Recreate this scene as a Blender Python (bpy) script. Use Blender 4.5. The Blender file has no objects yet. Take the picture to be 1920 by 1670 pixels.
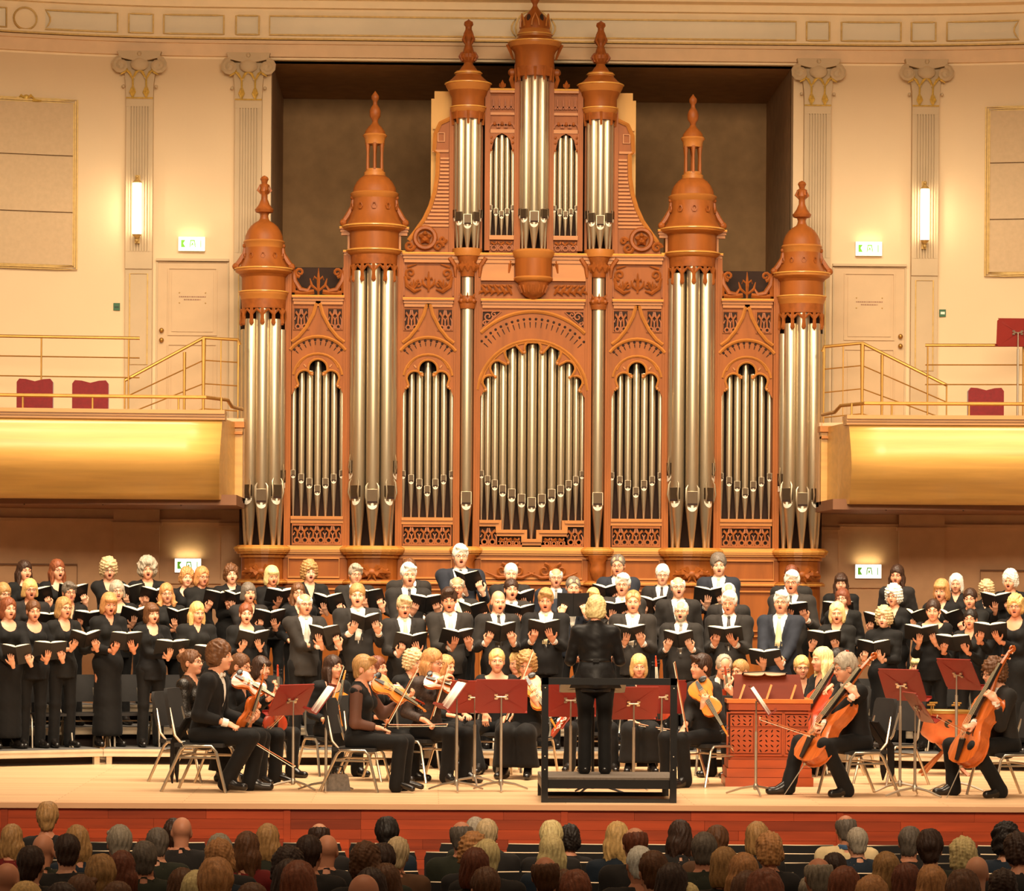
import bpy, math, random
import numpy as np
from mathutils import Vector, Matrix
from mathutils.geometry import tessellate_polygon
random.seed(7)
SC = bpy.context.scene
COL = SC.collection
PI = math.pi
# ------------------------------------------------------------------ camera
F, HZ = 6000.0, 1090.0
ROLL, YAW = 0.0063, 0.0256
CAM = Vector((-1.24, 0.0, 2.0))
cd = bpy.data.cameras.new('camera')
cd.sensor_fit = 'HORIZONTAL'; cd.sensor_width = 36.0
cd.lens = F / 1920 * 36.0
cd.shift_y = (HZ - 835.0) / 1920.0
cd.clip_end = 200
cam = bpy.data.objects.new('camera', cd); COL.objects.link(cam)
CR = Matrix.Rotation(-YAW, 4, 'Z') @ Matrix.Rotation(PI / 2, 4, 'X') @ Matrix.Rotation(ROLL, 4, 'Z')
cam.matrix_world = Matrix.Translation(CAM) @ CR
SC.camera = cam
CR3 = CR.to_3x3()
def W(x, y, D):
    """photo pixel -> point on the hall plane Y = D (hall axes: X right, Y away, Z up, stage floor at 0)"""
    d = CR3 @ Vector(((x - 960) / F, -(y - HZ) / F, -1.0))
    t = D / d.y
    return CAM + d * t
def WX(x, y, D): return W(x, y, D).x
def WZ(x, y, D): return W(x, y, D).z
# ------------------------------------------------------------------ world, lights, exposure
wd = bpy.data.worlds.new('world'); SC.world = wd; wd.use_nodes = True
wb = wd.node_tree.nodes['Background']
wb.inputs[0].default_value = (1.0, 0.72, 0.46, 1); wb.inputs[1].default_value = 0.2
vs = SC.view_settings
SC.display_settings.display_device = 'sRGB'
vs.view_transform = 'Standard'; vs.look = 'None'; vs.gamma = 1.0; vs.use_curve_mapping = False
vs.exposure = 0.12
def area(name, loc, target, sx, sy, power, color, spread=180):
    l = bpy.data.lights.new(name, 'AREA'); l.shape = 'RECTANGLE'; l.size = sx; l.size_y = sy
    l.energy = power; l.color = color; l.spread = math.radians(spread)
    o = bpy.data.objects.new(name, l); COL.objects.link(o); o.location = loc
    o.rotation_euler = (Vector(target) - Vector(loc)).to_track_quat('-Z', 'Y').to_euler()
    return o
WARM = (1.0, 0.82, 0.60)
area('stage_light_main', (0, 28.0, 12.6), (0, 38.0, 2.6), 13, 1.6, 800, WARM, 100)
area('stage_light_top', (0, 31.8, 11.4), (0, 31.9, 0), 12, 2.6, 640, WARM, 90)
area('stage_light_choir', (0, 32.6, 11.6), (0, 35.8, 1.0), 13, 1.0, 330, WARM, 60)
area('hall_fill_light', (0, 14.0, 9.0), (0, 36.0, 2.0), 10, 3.0, 560, (1, .78, .54), 70)
area('balcony_light_left', (-6.3, 31.5, 7.6), (-5.6, 36.5, 3.5), 2.2, 0.5, 30, (1, .8, .5), 70)
area('balcony_light_right', (6.3, 31.5, 7.6), (5.6, 36.5, 3.5), 2.2, 0.5, 30, (1, .8, .5), 70)
area('hall_light', (0, 20, 11.0), (0, 21, -1), 10, 5, 150, (1, .66, .38), 120)
# ------------------------------------------------------------------ object helpers
def link(o, parent=None):
    COL.objects.link(o)
    if parent is not None: o.parent = parent
    return o
def tag(o, label=None, cat=None, group=None, kind=None):
    if label: o['label'] = label
    if cat: o['category'] = cat
    if group: o['group'] = group
    if kind: o['kind'] = kind
    return o
def empty(name, loc=(0, 0, 0), rz=0.0, label=None, cat=None, group=None, scale=1.0):
    o = bpy.data.objects.new(name, None); link(o); o.location = loc
    o.rotation_euler = (0, 0, rz); o.scale = (scale,) * 3; o.empty_display_size = .1
    return tag(o, label, cat, group)
def copy_tree(o, parent=None):
    c = o.copy(); COL.objects.link(c); c.parent = parent
    for ch in list(o.children): copy_tree(ch, c)
    return c
def np_mesh(name, V, faces, mats, smooth=True, mi=None):
    """V (n,3) array, faces (m,4) or (m,3) array or list of lists"""
    me = bpy.data.meshes.new(name)
    V = np.asarray(V, dtype=np.float32)
    if isinstance(faces, np.ndarray):
        k = faces.shape[1]; m = len(faces)
        me.vertices.add(len(V)); me.vertices.foreach_set('co', V.ravel())
        me.loops.add(m * k); me.loops.foreach_set('vertex_index', faces.astype(np.int32).ravel())
        me.polygons.add(m)
        me.polygons.foreach_set('loop_start', np.arange(0, m * k, k, dtype=np.int32))
        me.polygons.foreach_set('loop_total', np.full(m, k, dtype=np.int32))
        me.update(calc_edges=True)
    else:
        me.from_pydata([tuple(map(float, v)) for v in V], [], [list(map(int, f)) for f in faces]); me.update()
    for mt in mats: me.materials.append(mt)
    if mi is not None: me.polygons.foreach_set('material_index', np.asarray(mi, dtype=np.int32))
    if isinstance(smooth, bool):
        me.polygons.foreach_set('use_smooth', np.full(len(me.polygons), smooth))
    else:
        me.polygons.foreach_set('use_smooth', np.asarray(smooth))
    return me
def mesh_obj(name, me, parent=None, loc=None, mat4=None):
    o = bpy.data.objects.new(name, me); link(o, parent)
    if loc is not None: o.location = loc
    if mat4 is not None: o.matrix_local = mat4
    return o
class MB:
    """collects shapes; build() links them as ONE mesh object"""
    def __init__(s): s.v = []; s.f = []; s.m = []; s.s = []; s.mi = 0
    def add(s, V, Fc, smooth=False):
        b = len(s.v); s.v.extend([tuple(v) for v in V])
        for f in Fc:
            s.f.append([i + b for i in f]); s.m.append(s.mi); s.s.append(smooth)
        return s
    def box(s, x0, x1, y0, y1, z0, z1):
        V = [(x, y, z) for z in (z0, z1) for y in (y0, y1) for x in (x0, x1)]
        return s.add(V, [(0, 2, 3, 1), (4, 5, 7, 6), (0, 1, 5, 4), (2, 6, 7, 3), (0, 4, 6, 2), (1, 3, 7, 5)])
    def obox(s, M, sx, sy, sz):
        V = [M @ Vector((x * sx / 2, y * sy / 2, z * sz / 2)) for z in (-1, 1) for y in (-1, 1) for x in (-1, 1)]
        return s.add(V, [(0, 2, 3, 1), (4, 5, 7, 6), (0, 1, 5, 4), (2, 6, 7, 3), (0, 4, 6, 2), (1, 3, 7, 5)])
    def lathe(s, prof, cx=0, cy=0, seg=24, a0=0.0, a1=2 * PI, smooth=True, cap=True):
        """prof: [(r,z)] bottom to top or top to bottom"""
        full = abs(a1 - a0 - 2 * PI) < 1e-6
        n = seg if full else seg + 1
        V = []
        for r, z in prof:
            for i in range(n):
                a = a0 + (a1 - a0) * i / seg
                V.append((cx + r * math.cos(a), cy + r * math.sin(a), z))
        Fc = []
        up = prof[-1][1] >= prof[0][1]
        for j in range(len(prof) - 1):
            for i in range(n if full else n - 1):
                q = (j * n + i, j * n + (i + 1) % n, (j + 1) * n + (i + 1) % n, (j + 1) * n + i)
                Fc.append(q if up else q[::-1])
        if full and cap:
            if prof[0][0] > 1e-4: Fc.append(tuple(range(n))[::-1] if up else tuple(range(n)))
            if prof[-1][0] > 1e-4:
                b = (len(prof) - 1) * n
                Fc.append(tuple(range(b, b + n)) if up else tuple(range(b, b + n))[::-1])
        return s.add(V, Fc, smooth)
    def tube(s, pts, r, seg=6, r1=None, flat=1.0, smooth=True, closed=False):
        pts = [Vector(p) for p in pts]; n = len(pts)
        V = []; prev = None
        for i, p in enumerate(pts):
            if closed: d = pts[(i + 1) % n] - pts[i - 1]
            elif i == 0: d = pts[1] - p
            elif i == n - 1: d = p - pts[i - 1]
            else: d = (pts[i + 1] - pts[i - 1])
            if d.length < 1e-9: d = Vector((0, 0, 1))
            d.normalize()
            if prev is None:
                ref = Vector((0, 1, 0)) if abs(d.y) < .9 else Vector((1, 0, 0))
                a = (ref - d * ref.dot(d)).normalized()
            else:
                a = (prev - d * prev.dot(d))
                a = a.normalized() if a.length > 1e-6 else prev
            prev = a; b = d.cross(a)
            rr = (r[i] if isinstance(r, (list, tuple)) else (r if r1 is None else r + (r1 - r) * i / max(1, n - 1)))
            for k in range(seg):
                t = 2 * PI * k / seg + PI / seg
                V.append(p + a * (rr * flat * math.cos(t)) + b * (rr * math.sin(t)))
        Fc = []
        for i in range(n if closed else n - 1):
            j = (i + 1) % n
            for k in range(seg):
                Fc.append((i * seg + k, i * seg + (k + 1) % seg, j * seg + (k + 1) % seg, j * seg + k))
        if not closed:
            Fc.append(tuple(range(seg))[::-1]); Fc.append(tuple(range((n - 1) * seg, n * seg)))
        return s.add(V, Fc, smooth)
    def board(s, outline, y0, y1, holes=()):
        """polygon in the xz plane extruded from y0 (front) to y1 (back)"""
        loops = [list(outline)] + [list(h) for h in holes]
        flat = [p for l in loops for p in l]
        tris = tessellate_polygon([[Vector((p[0], p[1], 0)) for p in l] for l in loops])
        n = len(flat)
        V = [(p[0], y0, p[1]) for p in flat] + [(p[0], y1, p[1]) for p in flat]
        Fc = []
        for t in tris:
            a, b, c = [Vector((flat[i][0], flat[i][1])) for i in t]
            ccw = (b - a).cross(c - a) > 0
            t = tuple(t) if ccw else tuple(t)[::-1]
            Fc.append(t); Fc.append(tuple(i + n for i in t)[::-1])
        o = 0
        for l in loops:
            k = len(l)
            for i in range(k):
                j = (i + 1) % k
                Fc.append((o + i, o + j, o + j + n, o + i + n))
            o += k
        return s.add(V, Fc)
    def sphere(s, c, r, seg=10, rings=6, sc=(1, 1, 1)):
        prof = [(max(1e-5, r * math.sin(PI * i / rings)), -r * math.cos(PI * i / rings)) for i in range(rings + 1)]
        V = []; n = seg
        for rr, z in prof:
            for i in range(n):
                a = 2 * PI * i / n
                V.append((c[0] + rr * math.cos(a) * sc[0], c[1] + rr * math.sin(a) * sc[1], c[2] + z * sc[2]))
        Fc = [(j * n + i, j * n + (i + 1) % n, (j + 1) * n + (i + 1) % n, (j + 1) * n + i) for j in range(rings) for i in range(n)]
        return s.add(V, Fc, True)
    def xform(s, M):
        s.v = [tuple(M @ Vector(v)) for v in s.v]; return s
    def mesh(s, name, mats):
        if not isinstance(mats, (list, tuple)): mats = [mats]
        me = np_mesh(name, s.v, s.f, mats, s.s, s.m)
        if any(s.s): me.set_sharp_from_angle(angle=math.radians(38))
        return me
    def build(s, name, mats, parent=None, loc=None):
        return mesh_obj(name, s.mesh(name, mats), parent, loc)
def arc(cx, cz, r, a0, a1, n, rz=None):
    rz = r if rz is None else rz
    return [(cx + r * math.cos(math.radians(a0 + (a1 - a0) * i / n)), cz + rz * math.sin(math.radians(a0 + (a1 - a0) * i / n))) for i in range(n + 1)]
def spiral(cx, cz, r0, turns, a0=0, n=14, hand=1):
    return [(cx + r0 * (1 - .8 * i / n) * math.cos(a0 + hand * 2 * PI * turns * i / n), cz + r0 * (1 - .8 * i / n) * math.sin(a0 + hand * 2 * PI * turns * i / n)) for i in range(n + 1)]
def xz(pts, y): return [(p[0], y, p[1]) for p in pts]
# ------------------------------------------------------------------ materials
MATS = {}
def srgb(r, g, b):
    return tuple((c / 255 / 12.92 if c / 255 <= .04045 else ((c / 255 + .055) / 1.055) ** 2.4) for c in (r, g, b))
def material(name, color, rough=.6, metal=0.0, var=.12, scale=(6, 6, 6), bump=0.0, bscale=40, grain=None, rnd=0.0, spec=None, emit=None, estr=0.0, coat=0.0, sheen=0.0):
    if name in MATS: return MATS[name]
    m = bpy.data.materials.new(name); m.use_nodes = True; MATS[name] = m
    nt = m.node_tree; N = nt.nodes; L = nt.links; bs = N['Principled BSDF']
    bs.inputs['Roughness'].default_value = rough; bs.inputs['Metallic'].default_value = metal
    if spec is not None: bs.inputs['Specular IOR Level'].default_value = spec
    if coat: bs.inputs['Coat Weight'].default_value = coat; bs.inputs['Coat Roughness'].default_value = .2
    if sheen: bs.inputs['Sheen Weight'].default_value = sheen
    tc = N.new('ShaderNodeTexCoord'); mp = N.new('ShaderNodeMapping'); mp.inputs['Scale'].default_value = scale
    L.new(tc.outputs['Object'], mp.inputs[0])
    nz = N.new('ShaderNodeTexNoise'); nz.inputs['Scale'].default_value = 1.0; nz.inputs['Detail'].default_value = 5
    if grain: nz.inputs['Distortion'].default_value = grain
    L.new(mp.outputs[0], nz.inputs['Vector'])
    rp = N.new('ShaderNodeValToRGB'); rp.color_ramp.elements[0].position = .3; rp.color_ramp.elements[1].position = .7
    lo = tuple(max(0, c * (1 - var)) for c in color); hi = tuple(min(1, c * (1 + var)) for c in color)
    rp.color_ramp.elements[0].color = (*lo, 1); rp.color_ramp.elements[1].color = (*hi, 1)
    L.new(nz.outputs[0], rp.inputs[0]); out = rp.outputs[0]
    if rnd:
        oi = N.new('ShaderNodeObjectInfo'); mr = N.new('ShaderNodeMapRange')
        mr.inputs[3].default_value = 1 - rnd; mr.inputs[4].default_value = 1 + rnd
        L.new(oi.outputs['Random'], mr.inputs[0])
        hs = N.new('ShaderNodeHueSaturation'); L.new(mr.outputs[0], hs.inputs['Value']); L.new(out, hs.inputs['Color']); out = hs.outputs[0]
    L.new(out, bs.inputs['Base Color'])
    if bump:
        n2 = N.new('ShaderNodeTexNoise'); n2.inputs['Scale'].default_value = bscale; n2.inputs['Detail'].default_value = 3
        L.new(tc.outputs['Object'], n2.inputs['Vector'])
        bp = N.new('ShaderNodeBump'); bp.inputs['Strength'].default_value = bump; bp.inputs['Distance'].default_value = .01
        L.new(n2.outputs[0], bp.inputs['Height']); L.new(bp.outputs[0], bs.inputs['Normal'])
    if emit: bs.inputs['Emission Color'].default_value = (*emit, 1); bs.inputs['Emission Strength'].default_value = estr
    return m
plaster = material('cream_plaster', srgb(221, 195, 156), .8, var=.03, scale=(.8, .8, .8), bump=.08, bscale=30)
plaster_up_lit = material('cream_plaster_lightened', srgb(246, 224, 184), .8, var=.03)  # same plaster lightened to make up for the grazing light up here
plaster_grey = material('beige_grey_paint', srgb(194, 171, 136), .75, var=.04, scale=(3, 3, 3), bump=.05)
architrave_m = material('rosy_beige_paint', srgb(226, 194, 154), .75, var=.04)
panel_m = material('acoustic_cloth', srgb(196, 169, 132), .9, var=.05, scale=(20, 20, 20), bump=.1, bscale=150)
frieze_blue = material('pale_grey_blue_paint', srgb(232, 220, 192), .8, var=.06, scale=(1.5, 1.5, 1.5))
gold = material('dull_gold', srgb(188, 154, 88), .5, .3, var=.15, scale=(20, 20, 20))
gilt = material('gilding', srgb(206, 172, 84), .45, .35, var=.2, scale=(30, 30, 30))
brass = material('brass_rail', srgb(178, 134, 66), .4, .7, var=.1)
niche_m = material('brown_felt_lining', srgb(170, 134, 92), .95, var=.12, scale=(5, 5, 5), bump=.15, bscale=60)
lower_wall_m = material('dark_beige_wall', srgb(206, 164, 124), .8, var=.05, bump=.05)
wood = material('organ_oak', srgb(152, 85, 33), .46, var=.16, scale=(7, 7, 1.2), bump=.06, bscale=25, grain=.8, spec=.22)
wood_d = material('organ_oak_carving', srgb(150, 82, 32), .46, var=.2, scale=(14, 14, 14), bump=.12, bscale=45, spec=.3)
wood_h = material('organ_oak_moulding', srgb(182, 116, 52), .4, var=.12, scale=(1.5, 7, 7), bump=.05, bscale=25, spec=.35)
edge_lit_m = material('edge_highlight', srgb(224, 168, 82), .25, var=.06, spec=.6)  # pale oak: highlight on rims and ledges put into the colour
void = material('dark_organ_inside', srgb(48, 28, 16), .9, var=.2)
pale_board = material('pale_raw_board', srgb(214, 166, 96), .7, var=.1, scale=(5, 5, 1))
tin = material('tin_pipe_metal', srgb(206, 190, 160), .38, .88, var=.06, scale=(9, 9, 1.6), bump=.02, bscale=12)
tin_shade = material('shaded_tin', srgb(92, 76, 58), .5, .8, var=.1)  # darkened tin: shade on the upper lips put into the colour
tin_lit = material('lit_tin_lip', srgb(238, 228, 206), .45, .15, var=.04)  # whitened tin: light on the lower lips put into the colour
balc_wood = material('balcony_maple', srgb(204, 156, 82), .34, var=.12, scale=(.8, 6, 14), bump=.03, bscale=20, grain=.4, coat=.1)
stage_floor_m = material('stage_floor_boards', srgb(226, 186, 142), .45, var=.08, scale=(.7, 16, 6), bump=.03, bscale=20, coat=.1)
def boards(m, w, h, k):
    nt = m.node_tree; N = nt.nodes; L = nt.links; bs = N['Principled BSDF']; src = bs.inputs['Base Color'].links[0].from_socket
    tc = N.new('ShaderNodeTexCoord'); br = N.new('ShaderNodeTexBrick'); br.inputs['Scale'].default_value = 1.0; br.inputs['Brick Width'].default_value = w; br.inputs['Row Height'].default_value = h; br.inputs['Mortar Size'].default_value = .004
    br.inputs['Color1'].default_value = (1, 1, 1, 1); br.inputs['Color2'].default_value = (k, k * .93, k * .86, 1); br.inputs['Mortar'].default_value = (.55, .45, .36, 1)
    L.new(tc.outputs['Object'], br.inputs['Vector']); mx = N.new('ShaderNodeMix'); mx.data_type = 'RGBA'; mx.blend_type = 'MULTIPLY'; mx.inputs[0].default_value = 1
    L.new(src, mx.inputs[6]); L.new(br.outputs[0], mx.inputs[7]); L.new(mx.outputs[2], bs.inputs['Base Color'])
boards(stage_floor_m, 2.3, .125, .84)
stage_front_m = material('mahogany_strip', srgb(168, 64, 25), .42, var=.2, scale=(1.2, 8, 14), grain=.5, rnd=.36, coat=.15)
red_velvet = material('dark_red_velvet', srgb(110, 12, 16), .85, var=.15, scale=(30, 30, 30), bump=.1, bscale=150, sheen=.3)
chrome = material('chrome_tube', srgb(205, 190, 168), .28, .9, var=.05)
steel = material('brushed_steel', srgb(188, 176, 158), .4, .85, var=.08)
black_m = material('black_lacquer', srgb(22, 19, 17), .35, var=.1)
black_cloth = material('black_upholstery', srgb(38, 35, 33), .85, var=.15, bump=.1, bscale=150)
# ================================================================== the hall
DW = 39.6                                        # main wall plane
def wall_y(X):
    d = max(0.0, abs(X) - 4.0); return DW - .062 * d * d
def struct(o): o['kind'] = 'structure'; return o
NL, NR = WX(508, 300, DW), WX(1487, 300, DW)
NH = (NR - NL) / 2; NC = (NR + NL) / 2
ZN = WZ(1000, 117, DW)                           # top of the niche opening
ZT = WZ(1000, 80, DW)
def wstrip(mb, x0, x1, z0, z1, off=0.0, n=10, thick=None):
    """piece of the gently curved wall face between x0 and x1"""
    th = .06 if thick is None else thick
    V = []; Fc = []
    for i in range(n + 1):
        x = x0 + (x1 - x0) * i / n; y = wall_y(x) - off
        V += [(x, y, z0), (x, y, z1), (x, y + th, z0), (x, y + th, z1)]
    for i in range(n):
        a = 4 * i; b = a + 4
        Fc += [(a, b, b + 1, a + 1), (a + 2, a + 3, b + 3, b + 2), (a + 1, b + 1, b + 3, a + 3), (a, a + 2, b + 2, b)]
    Fc += [(0, 1, 3, 2), (4 * n, 4 * n + 2, 4 * n + 3, 4 * n + 1)]
    return mb.add(V, Fc)
XE = 9.5
ZB = 3.02                                         # underside level of the balcony slab
m = MB(); wstrip(m, -XE, NL, ZB, ZN, n=24, thick=.3); struct(m.build('wall_left', plaster))
m = MB(); wstrip(m, NR, XE, ZB, ZN, n=24, thick=.3); struct(m.build('wall_right', plaster))
m = MB(); wstrip(m, -XE, XE, ZN, ZN + 1.7, n=60, thick=.3); struct(m.build('wall_upper', plaster_up_lit))
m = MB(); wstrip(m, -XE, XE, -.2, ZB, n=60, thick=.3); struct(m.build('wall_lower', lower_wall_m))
m = MB()
m.box(NL - .1, NR + .1, 42.8, 42.95, 0, ZN + .2); m.box(NL - .15, NL, DW + .25, 42.9, 0, ZN + .2); m.box(NR, NR + .15, DW + .25, 42.9, 0, ZN + .2)
struct(m.build('wall_niche', niche_m))
m = MB(); m.box(NL - .1, NR + .1, DW + .1, 42.9, ZN, ZN + .15); struct(m.build('ceiling_niche', niche_m))
m = MB(); wstrip(m, -XE, XE, ZN + 1.7, ZN + 1.8, off=6, n=30, thick=6.3); struct(m.build('ceiling', plaster))
# architrave, mouldings, frieze
def zpx(y, x=1000): return WZ(x, y, DW)
m = MB(); wstrip(m, -XE, XE, zpx(113), zpx(90), .07, 60, .08)
wstrip(m, -XE, XE, zpx(90), zpx(84), .12, 60, .13); struct(m.build('trim_1', architrave_m))
m = MB(); wstrip(m, -XE, XE, zpx(83), zpx(80), .16, 60, .17); struct(m.build('trim_2', gold))
m = MB(); wstrip(m, -XE, XE, zpx(80), zpx(76), .14, 60, .15); wstrip(m, -XE, XE, zpx(22), zpx(8), .1, 60, .11)
wstrip(m, -XE, XE, zpx(8), zpx(-60), .3, 60, .31); struct(m.build('trim_3', plaster_up_lit))
def wpt(px, py, off=0.0):
    X = WX(px, py, DW)
    for _ in range(3): X = WX(px, py, wall_y(X))
    return X, WZ(px, py, wall_y(X))
fr = empty('frieze_panels', (0, 0, 0)); fr['kind'] = 'structure'; fr.name = 'trim_4'
def frieze_panel(x0, x1, concave=0, parent=fr):
    z0, z1 = zpx(71), zpx(36)
    m = MB(); wstrip(m, x0, x1, z0, z1, .012, 8, .02)
    m.build('frieze_field', frieze_blue, parent)
    p = []
    def P(x, z): return (x, wall_y(x) - .03, z)
    n = 8
    p += [P(x0 + (x1 - x0) * i / n, z0) for i in range(n + 1)]
    if concave == 1: p += [P(x1 - .06 * math.sin(PI * k / 5), z0 + (z1 - z0) * k / 5) for k in range(1, 5)]
    p += [P(x1 - (x1 - x0) * i / n, z1) for i in range(n + 1)]
    if concave == -1: p += [P(x0 + .06 * math.sin(PI * k / 5), z1 - (z1 - z0) * k / 5) for k in range(1, 5)]
    MB().tube(p, .014, 4, closed=True, smooth=False).build('gilt_border', gold, parent)
def fx(px): return WX(px, 50, DW)
def sym(px): return fx(px) - NC
for sgn in (-1, 1):
    for a, b, c in ((506, 968, 1), (443, 486, 0), (308, 420, 0), (243, 288, 0), (90, 222, -1)):
        xa, xb = sorted((NC + sgn * -sym(a), NC + sgn * -sym(b))) if sgn == 1 else (fx(a), fx(b))
        frieze_panel(xa, xb, c * (1 if sgn == -1 else -1))
    cxm = NC + sgn * abs(sym(54)); zc = (zpx(71) + zpx(36)) / 2
    q = [(cxm + .135 * math.cos(t * PI / 12), wall_y(cxm + .135 * math.cos(t * PI / 12)) - .03, zc + .135 * math.sin(t * PI / 12)) for t in range(24)]
    MB().tube(q, .014, 4, closed=True).build('gilt_border', gold, fr)
    frieze_panel(*sorted((NC + sgn * abs(sym(20)), NC + sgn * abs(sym(-160)))), 0)
q = [(NC + .22 * math.cos(t * PI / 12), DW - .03, (zpx(71) + zpx(36)) / 2 + .22 * math.sin(t * PI / 12)) for t in range(24)]
MB().tube(q, .014, 4, closed=True).build('gilt_border', gold, fr)
# ---- fluted pilasters with carved capitals
def pilaster(cx, label):
    hw = .165; y = wall_y(cx)
    r = empty('pilaster', (cx, y, 0)); tag(r, label, 'pilaster', None, 'structure')
    ztop, zc = zpx(108), zpx(196)
    m = MB(); zlo = zpx(700)
    m.box(-hw, hw, -.07, 0, ZB + .3, zc)
    nf = 7
    for i in range(nf + 1):
        x = -hw * .72 + 2 * hw * .72 * i / nf
        m.box(x - .009, x + .009, -.096, -.07, zpx(480), zpx(210))
    for x in (-hw * .86, hw * .86): m.box(x - .022, x + .022, -.0895, -.07, zpx(480) + .001, zpx(210) - .001)
    m.box(-hw, hw, -.09, -.07, zpx(210), zc); m.box(-hw, hw, -.09, -.07, zpx(512), zpx(480))
    m.build('fluted_shaft', plaster_grey, r)
    m = MB()
    a, b, c, d = -hw * .66, hw * .66, zpx(690), zpx(521)
    m.tube([(a, -.075, c), (b, -.075, c), (b, -.075, d), (a, -.075, d)], .01, 4, closed=True, smooth=False)
    m.build('gilt_border', gold, r)
    # capital: flared bell, abacus with volutes, gilt leaves
    m = MB(); H = ztop - zc
    bell = [(-hw, zc), (hw, zc), (hw * 1.02, zc + H * .25), (hw * 1.12, zc + H * .55), (hw * 1.4, zc + H * .8), (-hw * 1.4, zc + H * .8), (-hw * 1.12, zc + H * .55), (-hw * 1.02, zc + H * .25)]
    m.board(bell, -.1, 0)
    m.board([(-hw * 1.62, ztop), (-hw * 1.5, ztop - H * .14), (-hw * .5, ztop - H * .2), (hw * .5, ztop - H * .2), (hw * 1.5, ztop - H * .14), (hw * 1.62, ztop)], -.17, 0)
    for s in (-1, 1):
        m.tube(xz(spiral(s * hw * 1.38, ztop - H * .3, H * .17, 1.4, PI / 2, 14, -s), -.15), H * .05, 5)
        m.sphere((s * hw * 1.38, -.13, ztop - H * .3), H * .13, 8, 6, (1, .5, 1))
        m.sphere((s * hw * 1.22, -.08, zc + H * .27), .022, 6, 4)
    m.sphere((0, -.14, ztop - H * .27), H * .15, 10, 6, (1.3, .6, 1)); m.sphere((0, -.17, ztop - H * .06), .03, 6, 4)
    m.tube(xz(arc(0, zc + H * .42, hw * .42, 0, 180, 8, H * .16), -.12), .014, 5)
    m.build('capital', plaster_grey, r)
    m = MB()
    for s in (-1, 1):
        x = s * hw * .5
        for k in (-1, 0, 1):
            m.tube([(x, -.11, zc + .012), (x + k * .025, -.135, zc + H * .14), (x + k * .014, -.12, zc + H * .25)], [.006, .018, .004], 5)
        m.tube([(x, -.11, zc + H * .25), (x, -.125, zc + H * .42)], .012, 5)
        for k in (-1, 1):
            m.tube([(x, -.12, zc + H * .42), (x + k * .045, -.14, zc + H * .56), (x + k * .085, -.15, zc + H * .6)], [.01, .018, .006], 5)
        m.tube([(s * hw * .9, -.13, zc + H * .62), (s * hw * 1.1, -.15, zc + H * .56), (s * hw * 1.4, -.15, zc + H * .5)], [.012, .02, .006], 5)
    m.tube([(-hw, -.102, zc + .012), (hw, -.102, zc + .012)], .009, 5)
    m.build('gilded_leaves', gilt, r)
    return r
for px, lab in ((263, 'fluted pilaster carrying a lit tube lamp, left of the organ'), (466, 'fluted pilaster at the niche edge on the left of the organ'),
                (1531, 'fluted pilaster at the niche edge on the right of the organ'), (1732, 'fluted pilaster carrying a lit tube lamp, right of the organ')):
    pilaster(WX(px, 300, DW), lab)
# ---- tube wall lamps
lamp_e = material('lit_lamp_tube', (1, .93, .8), .5, emit=(1, .86, .62), estr=9)
for px, py, lab in ((260, 395, 'lit vertical tube lamp on the pilaster left of the organ'), (1729, 406, 'lit vertical tube lamp on the pilaster right of the organ')):
    X = WX(px, py, DW); Z = WZ(px, py, DW); y = wall_y(X) - .09
    r = empty('wall_lamp', (X, y, Z), 0, lab, 'lamp', 'tube lamps on the pilasters')
    m = MB(); m.lathe([(.055, -.31), (.055, .31)], 0, -.09, 16); m.build('lamp_tube', lamp_e, r)
    m = MB(); m.box(-.03, .03, -.03, 0, -.42, .42)
    for s in (-1, 1): m.lathe([(.02, s * .36), (.045, s * .335), (.058, s * .315)][::s], 0, -.09, 12); m.sphere((0, -.09, s * .39), .022, 8, 5); m.box(-.012, .012, -.09, 0, s * .36 - .01, s * .36 + .01)
    m.build('brass_holder', gold, r)
    l = bpy.data.lights.new('lamp_glow', 'POINT'); l.energy = 2.0; l.color = (1, .8, .5); l.shadow_soft_size = .08
    o = bpy.data.objects.new('lamp_glow', l); link(o, r); o.location = (0, -.3, 0)
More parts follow.
